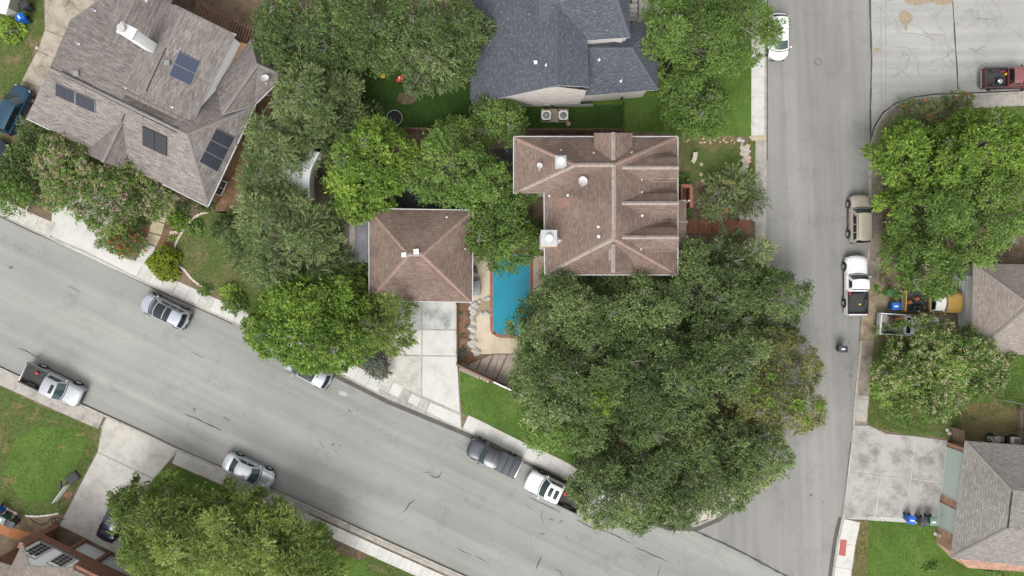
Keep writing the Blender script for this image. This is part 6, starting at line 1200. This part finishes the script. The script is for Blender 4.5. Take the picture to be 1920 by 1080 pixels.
STY = {   # puff radius, leaf length, width, faces per m2 of crown, strand length share, spray
 'oak':   (1.05,.20,.10,470,.55,.75), 'oakd': (1.1,.20,.10,430,.55,.75), 'green': (1.0,.21,.10,430,.5,.7), 'bright': (.95,.24,.13,400,.5,.8), 'elm': (1.15,.27,.085,430,.75,.45),
 'grey': (1.2,.30,.075,430,.85,.35), 'olive': (.9,.19,.09,400,.55,.8), 'spruce': (.45,.16,.05,700,.8,.4), 'hedge': (.4,.14,.07,1500,.5,.8), 'lime': (.8,.20,.10,450,.5,.8)}
TRI = [0]
def tree(name, label, cat, px, py, rx, ry, h, style, seed=0, group=None, flower=None, fl=0.0, trunk=True, rot=0.0, dens=1.0, barkm='bark', shift=0.0, twigs=6, mat=None, pr_=None, z_low=.30):
    rng = np.random.default_rng(seed+1000); pr, ll, lw, dn, ss, spr = STY[style]; pr = pr_ or pr
    zc = h*.66; k = (H-zc)/H; C = W(px, py, zc); Rx, Ry = rx/S*k, ry/S*k; base = W(px, py, K) + Vector((0,0,0)); base = Vector((C.x, C.y, K))
    root = empty(name, base, label=label, cat=cat)
    if group: root['group'] = group
    area = math.pi*Rx*Ry; ca, sa = math.cos(rot), math.sin(rot)
    # puffs by dart throwing
    pts = []; tries = 0; tgt = int(area/(pr*pr*1.25))+3
    while len(pts) < tgt and tries < tgt*60:
        tries += 1; a = rng.uniform(0, 2*math.pi); r = math.sqrt(rng.uniform(0,1)); wob = 1+.13*math.sin(3*a+seed)+.09*math.sin(5*a+seed*2.1)+.05*math.sin(9*a+seed)
        rr3 = r*(1-.42*pr/max(Rx,Ry)); x, y = rr3*math.cos(a)*Rx*wob, rr3*math.sin(a)*Ry*wob
        x, y = x*ca-y*sa, x*sa+y*ca
        if all((x-p[0])**2+(y-p[1])**2 > (pr*.92)**2 for p in pts):
            top = math.sqrt(max(.03, 1-r*r*.92)); pts.append((x, y, r, top))
    nb = max(3, int(area/8.5)); bo = []
    for _ in range(nb*40):
        if len(bo) >= nb: break
        a = rng.uniform(0,2*math.pi); r = math.sqrt(rng.uniform(0,1))*.9; q_ = (r*math.cos(a)*Rx*ca-r*math.sin(a)*Ry*sa, r*math.cos(a)*Rx*sa+r*math.sin(a)*Ry*ca)
        if all((q_[0]-b[0])**2+(q_[1]-b[1])**2 > 4.2 for b in bo): bo.append(q_)
    bt = rng.normal(0,.11,len(bo)); bh = rng.uniform(-.5,.35,len(bo)); ptb = []
    puffs = []
    for x, y, r, top in pts:
        zz = h*(z_low+.08) + (h*(1-z_low-.08))*top*rng.uniform(.70,1.0) - pr*.6; 
        dd = [math.hypot(x-b[0], y-b[1]) for b in bo]; j_ = int(np.argmin(dd)); e_ = min(1.6, dd[j_]/1.9) if area > 12 else .3
        puffs.append((x, y, zz+(bh[j_]-1.25*e_*e_)*min(1, h/7), pr*rng.uniform(.78,1.25)*(1.08-.28*min(1,e_)), r)); ptb.append(bt[j_])
    for i in range(int(len(pts)*.42)):       # lower storey, seen in the gaps
        a = rng.uniform(0, 2*math.pi); r = math.sqrt(rng.uniform(0,1))*.93; puffs.append((r*math.cos(a)*Rx*.92, r*math.sin(a)*Ry*.92, h*(z_low+rng.uniform(0,.18)), pr*rng.uniform(.9,1.3), r)); ptb.append(0)
    Pf = np.array(puffs); w = Pf[:,3]**2; w[len(pts):] *= .6; tot = int(area*dn*dens); cnt = np.maximum(20, (tot*w/w.sum()).astype(int))
    idx = np.repeat(np.arange(len(Pf)), cnt); n = len(idx); Cc = Pf[idx,:3]; R_ = Pf[idx,3:4]
    # strands: each leaf belongs to one of the puff's strands
    ns = np.maximum(6, (cnt/9).astype(int)); sid = (rng.random(n)*ns[idx]).astype(int); off = np.concatenate([[0], np.cumsum(ns)])[:-1]; g_ = off[idx]+sid
    G = ns.sum(); sd = rng.normal(size=(G,3)); pg_ = np.repeat(np.arange(len(Pf)), ns)
    outw = np.stack([Pf[pg_,0]/Rx, Pf[pg_,1]/Ry, np.full(G,.0)],1); sd = norm(sd); sd[:,2] = np.abs(sd[:,2])*1.0-.22; sd = norm(sd + outw*.55)
    slen = rng.uniform(.65,1.12,G); sst = rng.normal(0,.13,(G,3))
    t_ = rng.random((n,1))**.6*ss+(1-ss)*rng.uniform(.8,1.0,(n,1)); t_ = np.clip(t_,0,1)
    D = sd[g_]; pos = Cc + sst[g_]*R_ + D*R_*t_*slen[g_][:,None]*np.array([1,1,.72]) + rng.normal(0,.045 if ss > .7 else .09,(n,3))*R_
    pos[:,2] -= .18*(t_[:,0]**2)*R_[:,0]
    dirn = norm(D*(1.2 if spr < .5 else .7) + rng.normal(0,spr,(n,3)) + np.array([0,0,-.05])); nrm = norm(rng.normal(0,.55,(n,3)) + np.array([0,0,1.0]) + D*.4)
    ptint = rng.normal(0,.08,len(Pf))+np.array(ptb)*(0 if area < 12 else 1); tint = .42 + ptint[idx] + rng.normal(0,.16,n) + .10*(t_[:,0]-.5) + (rng.random(G)[g_]-.5)*.28
    s_ = rng.uniform(.7,1.3,n); m_ = mat or LM[style]
    off_ = np.array([0,0,-K]); tri_mesh('crown', pos+off_, dirn, ll*s_, lw*s_, nrm, tint, m_, root, kite=True); TRI[0] += n*2
    if flower:
        fi = rng.random(n) < fl; up = pos[:,2] > np.quantile(pos[:,2], .30); sel = np.where((rng.random(G)[g_] < fl*3.2) & (t_[:,0] > .72) & up)[0]
        if len(sel):
            sel = np.repeat(sel, 3); q = pos[sel]+off_+rng.normal(0,.05,(len(sel),3))+np.array([0,0,.07]); tri_mesh('flowers', q, rng.normal(size=(len(sel),3)), np.full(len(sel),.10), np.full(len(sel),.08), norm(rng.normal(0,.6,(len(sel),3))+np.array([0,0,1])), rng.random(len(sel)), LM[flower], root)['kind'] = 'stuff'; TRI[0] += len(sel)*2
    if trunk:
        m = MB(); th = h*.30; tr = max(.09, min(.42, h*.03)); m.tube([(0,0,-.1),(.05,.03,th*.5),(0,0,th)], [tr*1.35,tr,tr*.85], 8); rb = random.Random(seed)
        for i, p in enumerate(puffs[:90]):
            q = Vector((p[0],p[1],p[2]-K)); mid = Vector((q.x*.45+rb.uniform(-.4,.4), q.y*.45+rb.uniform(-.4,.4), th+(q.z-th)*.42)); r0 = tr*.42*rb.uniform(.6,1); m.tube([(0,0,th*.92), tuple(mid), tuple(q)], [r0, r0*.6, .022], 5, False)
            if i % 2 == 0:
                for _ in range(3):
                    a = rb.uniform(0,6.28); e = q+Vector((math.cos(a),math.sin(a),rb.uniform(.0,.7)))*p[3]*.85; m.tube([tuple(q-Vector((0,0,.25))), tuple((q+e)/2+Vector((rb.uniform(-.1,.1),rb.uniform(-.1,.1),.05))), tuple(e)], [.028,.018,.007], 3, False)
        m.build('trunk', M[barkm], root)
        if twigs:
            d_ = MB()
            for i in range(twigs):
                p = rb.choice(puffs[:len(pts)]); q = Vector((p[0],p[1],p[2]-K+p[3]*.25)); a0 = rb.uniform(0,6.28)
                for _ in range(5):
                    a = a0+rb.uniform(-.8,.8); l = p[3]*rb.uniform(.6,1.25); e = q+Vector((math.cos(a)*l,math.sin(a)*l,p[3]*rb.uniform(.25,.55))); mid = (q+e)/2+Vector((rb.uniform(-.12,.12),rb.uniform(-.12,.12),.12)); d_.tube([tuple(q),tuple(mid),tuple(e)], [.028,.02,.006], 3, False)
                    d_.tube([tuple(mid), tuple(mid+Vector((rb.uniform(-.4,.4),rb.uniform(-.4,.4),.12)))], [.013,.005], 3, False)
            d_.build('bare_twigs', M['barkl'], root, kind='stuff')
    return root
# --- big live oaks round the corner lot
T = [
 ('live_oak','dense grey-green oak overhanging the right side of the swimming pool','tree',1075,600,118,98,9,'oak'),
 ('live_oak','grey-green oak directly below the lower right part of the brown roof','tree',1200,585,95,85,9,'oak'),
 ('live_oak','oak between the terracotta path and the street, below the brown house front','tree',1330,545,102,92,8.5,'oak'),
 ('live_oak','small round oak bulging over the vertical street opposite the white work pickup','tree',1460,562,70,68,8,'oakd'),
 ('live_oak','oak over the end of the plank deck, left side of the big corner grove','tree',1090,735,124,108,9.5,'oak'),
 ('live_oak','tall oak in the middle of the corner grove','tree',1235,720,120,115,11,'oakd'),
 ('live_oak','oak just right of the middle of the corner grove, beside the olive-tinted one','tree',1365,665,88,88,9.5,'oak'),
 ('live_oak','lowest oak of the corner grove, hanging over the white pickup on the wide road','tree',1178,915,104,92,8.5,'oak'),
 ('live_oak','big oak at the rounded kerb corner of the two streets','tree',1300,878,128,120,9.5,'oak'),
 ('live_oak','oak on the grass strip edge above the sidewalk, lower left of the grove','tree',1050,790,66,64,8,'green'),
 ('live_oak','oak at the right kerb of the corner, its edge over the street junction','tree',1418,855,74,74,8,'oak'),
 ('olive_tinted_oak','olive-brown tinted tree with lime mistletoe tufts leaning over the vertical street','tree',1462,722,92,112,8.5,'olive'),
 ('live_oak','greyish oak over the sidewalk beside the terracotta path','tree',1396,478,52,48,7,'grey'),
 ('elm_tree','loose green tree covering the upper sidewalk near the top of the vertical street','tree',1396,42,70,70,8,'green'),
 ('elm_tree','green tree beside the right edge of the slate-blue roof at the top','tree',1290,60,82,92,8,'green'),
 ('elm_tree','lower green tree on the lawn between the slate-roofed house and the sidewalk','tree',1315,175,66,75,7,'green'),
 ('pool_tree','grey-green oak at the upper left edge of the pool beside the brown house','tree',952,432,68,72,7.5,'green'),
 ('pool_tree','green tree between the garage and the brown-roofed house, above the pool tree','tree',925,352,75,52,7,'green'),
 ('yard_tree','green tree above the square garage, right of the yellow-green tree','tree',840,300,74,78,8,'green'),
 ('yard_tree','small green tree against the lower left corner of the slate-roofed house','tree',938,222,48,38,6,'green'),
 ('yard_tree','small dark bush tree left of the white gable wall','tree',903,192,26,24,5.5,'oakd'),
 ('ash_tree','yellow-green leafy tree standing above the left corner of the square garage','tree',692,292,76,78,9,'bright'),
 ('ash_tree','narrow yellow-green tree hanging over the lean-to shed','tree',668,355,50,52,7.5,'bright'),
 ('mesquite_tree','feathery grey-green tree beside the dark back lawn','tree',592,192,86,84,8.5,'grey'),
 ('mesquite_tree','feathery grey-green tree left of the pale curved cover','tree',505,292,62,80,8,'grey'),
 ('mesquite_tree','largest feathery grey-green tree, right of the curved front lawn','tree',526,446,122,92,8.5,'grey'),
 ('mesquite_tree','feathery tree filling the space under the pale curved cover','tree',632,225,42,46,6.5,'grey'),
 ('yard_tree','narrow green tree between the pale curved cover and the yellow-green tree','tree',640,318,28,46,6.5,'green'),
 ('round_tree','big round bright green tree over the road edge and the blue-grey crossover','tree',572,605,132,96,8.5,'bright'),
 ('round_tree','greyer green tree between the bright round tree and the driveway','tree',705,592,68,64,7.5,'elm'),
 ('yard_tree','dark green tree along the top edge, left of the slate-blue roof','tree',835,50,82,78,9,'oakd'),
 ('yard_tree','grey-green drooping tree overhanging the toys on the dark lawn','tree',812,95,80,56,8,'grey'),
 ('yard_tree','small hanging grey-green clump beside the red ride-on toy','tree',790,158,22,20,4,'grey'),
 ('yard_tree','dense dark tree at the top edge, right of the slatted pergola','tree',560,40,105,66,9,'oakd'),
 ('yard_tree','dense tree in the middle of the top edge above the dark lawn','tree',690,35,105,78,9,'oakd'),
 ('yard_tree','dark tree against the right corner of the grey roof','tree',575,115,58,45,6.5,'oakd'),
 ('yard_tree','small grey-green tree beside the yellow toys','tree',712,95,32,28,6,'grey'),
 ('big_shade_tree','vivid green tree at the right edge below the side street','tree',1860,270,85,78,10,'bright'),
 ('big_shade_tree','bright yellow-green tree beside the sidewalk across from the patchy front lawn','tree',1750,290,84,80,9,'bright'),
 ('big_shade_tree','dark green tree right of the beige four-wheel-drive','tree',1778,400,92,80,9,'green'),
 ('big_shade_tree','green tree at the right edge above the tan-roofed house','tree',1872,390,85,85,10,'green'),
 ('big_shade_tree','green tree overhanging the mustard-yellow pickup','tree',1754,496,84,60,9,'green'),
 ('feathery_elm','bright feathery tree over the navy sedan at the bottom edge','tree',292,1003,112,95,7.5,'elm'),
 ('feathery_elm','bright feathery tree at the bottom edge beside the sidewalk lawn','tree',450,1020,110,85,7.5,'elm'),
 ('feathery_elm','lower feathery tree near the pale green utility box','tree',560,1060,85,62,6.5,'elm'),
]
for i, (nm, lab, cat, x, y, rx, ry, h, st) in enumerate(T):
    tree(nm, lab, cat, x, y, rx, ry, h, st, seed=i*7+3, group=None, twigs=7 if st in ('oak','oakd','olive') else 3, barkm='barkl' if st in ('oak','oakd','grey','olive') else 'bark')
# sprays of different leaf colour and flowering trees
tree('crepe_myrtle','pink-flowering crepe myrtle in front of the grey-roofed house','tree',170,345,132,76,5.5,'green',201,flower='flow_pink',fl=.09,rot=-.35,twigs=3)
tree('crepe_myrtle','pink-flowering crepe myrtle top nearest the blue car, left end','tree',98,292,48,48,5,'green',202,flower='flow_pink',fl=.11,twigs=2)
tree('crepe_myrtle','cream-flowering round tree beside the white backed-in pickup','tree',1778,699,128,91,6.5,'green',203,flower='flow_cream',fl=.065,rot=.25,twigs=3)
tree('crepe_myrtle','loose myrtle with a few red flowers on the patchy front lawn','tree',1374,366,50,46,4,'grey',204,flower='flow_red',fl=.01,dens=.7)
tree('pride_shrub','shrub with orange-red flower sprays beside the sidewalk below the grey house','shrub',224,449,44,31,2.4,'spruce',205,flower='flow_red',fl=.022,pr_=.5,mat=LM['green'],twigs=0,z_low=.1)
tree('round_bush','clipped round olive-green bush at the sidewalk corner of the front path','shrub',302,494,27,31,1.9,'hedge',206,pr_=.28,dens=1.3,twigs=0,z_low=.05)
tree('small_shrub','lime-green small shrub beside the garden path','shrub',328,412,18,16,1.2,'bright',207,twigs=0,pr_=.35,z_low=.05)
tree('small_shrub','green shrub at the top left corner by the blue bin','shrub',15,52,22,20,1.6,'lime',208,twigs=0,pr_=.5,z_low=.05)
tree('edge_bush','green bush mass at the left edge below the blue car','shrub',28,325,48,55,4,'oakd',209,twigs=2); tree('edge_bush','bushy green tree at the left edge beside the blue car tail','shrub',52,246,32,30,3.5,'oakd',210,twigs=2)
tree('edge_bush','low bush touching the left edge above the sidewalk','shrub',8,352,38,40,4,'green',211,twigs=2)
tree('spruce_shrub','blue-green spruce-like shrub beside the garage driveway','shrub',702,676,27,38,3.2,'spruce',212,twigs=0,z_low=.1)
tree('flower_shrub','wispy shrub with red flowers at the side-street kerb','shrub',1738,218,38,28,3,'grey',213,flower='flow_red',fl=.03,twigs=0,pr_=.7); tree('flower_shrub','small spiky shrub with red blooms right of the wispy one','shrub',1805,188,24,20,2.6,'spruce',214,flower='flow_red',fl=.03,twigs=0,mat=LM['green'])
tree('flower_shrub','dark green bush beside the curved sidewalk below the wispy shrub','shrub',1690,255,32,30,4,'green',215,twigs=0); tree('lime_clump','yellow-green round treetop beside the dark green trees and the beige car','tree',1677,385,21,22,6,'lime',216,twigs=0)
tree('lime_clump','lime-coloured treetop in the middle of the right-hand trees','tree',1795,300,38,42,10.2,'lime',217,twigs=0,mat=LM['bright'])
MW = ['largest lime-green mistletoe tuft in the olive-tinted tree by the street','lime-green mistletoe tuft nearest the street edge of the olive-tinted tree','small lime-green mistletoe tuft lowest in the olive-tinted tree','lime mistletoe tuft highest on the left side of the olive-tinted tree','lime mistletoe tuft in the middle left of the olive-tinted tree','lime mistletoe tuft furthest up the olive-tinted tree, beside the oaks']
for i, (x, y, r, hh) in enumerate(((1477,752,15,8.6),(1509,752,11,8.2),(1487,779,9,8),(1400,725,12,8.7),(1418,745,10,8.8),(1425,700,10,8.8))):
    tree('mistletoe_clump',MW[i],'mistletoe',x,y,r*.62,r*.62,hh,'lime',230+i,group='mistletoe tufts',trunk=False,pr_=.3,z_low=.88,twigs=0,dens=1.3,mat=LM['bright'])
tree('bright_clump','brighter green treetop within the corner grove near its centre left','tree',1125,745,30,36,9.9,'bright',240,twigs=0,pr_=.6)
SH = [(362,428,16,12,1.0,'green','dark green shrub at the right eave corner bed of the grey house',''),(375,378,26,14,1.2,'oakd','low dark shrub under the front eave of the grey house',''),(340,395,14,14,1.0,'oakd','small dark shrub beside the front path near the door',''),(268,414,8,8,.6,'green','tiny green plant left of the garden path',''),(322,447,6,6,.5,'lime','tiny bright plant at the curved edging',''),(415,425,26,26,2.2,'oakd','dark shrub on the right edge of the curved front lawn',''),
 (435,572,24,14,1.6,'green','green shrub where the curved front lawn meets the round bright tree',''),(382,545,14,8,.8,'green','small weed clump on the bed beside the sidewalk',''),(430,550,20,16,1.4,'lime','bright low shrub at the lower right of the curved lawn',''),(867,662,9,8,.9,'spruce','small dark blue-green shrub on the mulch bed by the driveway',''),(1280,340,12,14,1.6,'green','green shrub beside the terracotta porch box',''),(1295,470,14,18,1.8,'lime','bright shrub below the porch roof',''),
 (1290,395,8,8,.8,'green','small shrub between the porch box and the path',''),(1750,1068,12,8,1.0,'green','small shrub on the lawn at the bottom right edge',''),(1880,1065,40,16,2.4,'green','green bush at the bottom right corner below the grey roof',''),(675,510,28,24,3,'elm','spiky shrub below the lean-to shed',''),(245,428,10,7,.6,'spruce','small grey plant under the pink-flowering tree',''),(300,352,14,8,.9,'oakd','dark plant at the porch of the grey house','')]
for i, (x, y, rx, ry, h, st, lab, _) in enumerate(SH): tree('garden_shrub', lab, 'shrub', x, y, rx, ry, h, st, 300+i, twigs=0, pr_=min(.45, h*.4), z_low=.05, dens=1.0, mat=LM['green'] if st == 'spruce' and i != 9 else None)
# tufts in the mulch bed
rt_ = random.Random(31)
for i in range(9): tree('mulch_plant','small grey-green seedling tuft on the orange mulch bed beside the driveway','plant',rt_.uniform(862,882),rt_.uniform(580,650),3.2,3,.35,'spruce',400+i,group='mulch bed tufts',trunk=False,twigs=0,pr_=.14,z_low=.1,dens=1)
# --- grass blades over the lawns (nobody could count them)
def in_poly(P, x, y):
    c = np.zeros(len(x), bool); n = len(P)
    for i in range(n):
        x0, y0 = P[i][:2]; x1, y1 = P[(i+1)%n][:2]
        if y0 == y1: continue
        m_ = ((y0 > y) != (y1 > y)) & (x < (x1-x0)*(y-y0)/(y1-y0)+x0); c ^= m_
    return c
GM = dict(lawn_p=leafmat('grass_patchy', [(0,(.21,.16,.08)),(.35,(.085,.115,.028)),(.8,(.12,.18,.035)),(1,(.2,.23,.08))], .2), lawn_b=leafmat('grass_bright', [(0,(.07,.12,.016)),(.5,(.10,.19,.024)),(1,(.15,.25,.045))], .2), lawn_d=leafmat('grass_dark', [(0,(.025,.06,.008)),(.5,(.04,.10,.012)),(1,(.07,.14,.02))], .2), lawn=leafmat('grass_plain', [(0,(.06,.10,.016)),(.5,(.085,.155,.024)),(1,(.14,.22,.04))], .2), dry=leafmat('grass_dry', [(0,(.24,.19,.11)),(.5,(.20,.17,.08)),(1,(.10,.13,.04))], .2))
gi = 0
for o in [o for o in COL.objects if o.name.split('.')[0] == 'lawn' and o.type == 'MESH' and o.parent is None]:
    P = [tuple(v.co) for v in o.data.vertices]; xs = [p[0] for p in P]; ys = [p[1] for p in P]; x0, x1, y0, y1 = max(min(xs),-49), min(max(xs),49), max(min(ys),-28), min(max(ys),28)
    if x1 <= x0 or y1 <= y0: continue
    mn = o.data.materials[0].name; key = {'lawn_patchy':'lawn_p','lawn_bright':'lawn_b','lawn_dark':'lawn_d','lawn_green':'lawn','dry_grass':'dry'}.get(mn)
    if not key: continue
    n = int((x1-x0)*(y1-y0)*190); x = RNG.uniform(x0,x1,n); y = RNG.uniform(y0,y1,n); m_ = in_poly(P, x, y); x, y = x[m_], y[m_]; n = len(x)
    if n < 10: continue
    z = np.full(n, P[0][2]-.01); b = np.stack([x,y,z],1); d = RNG.normal(0,.55,(n,3)); d[:,2] = 1; nr = norm(RNG.normal(size=(n,3)))
    q = tri_mesh('grass', b, d, RNG.uniform(.05,.12,n), RNG.uniform(.03,.06,n), nr, RNG.normal(.5,.2,n)+.12*np.sin(x*.9+np.sin(y*.7)*2)*np.cos(y*.8), GM[key], None, kite=False); tag(q, kind='stuff'); TRI[0] += n
print('leaf triangles', TRI[0], 'objects', len(bpy.data.objects))
bpy.context.view_layer.update()
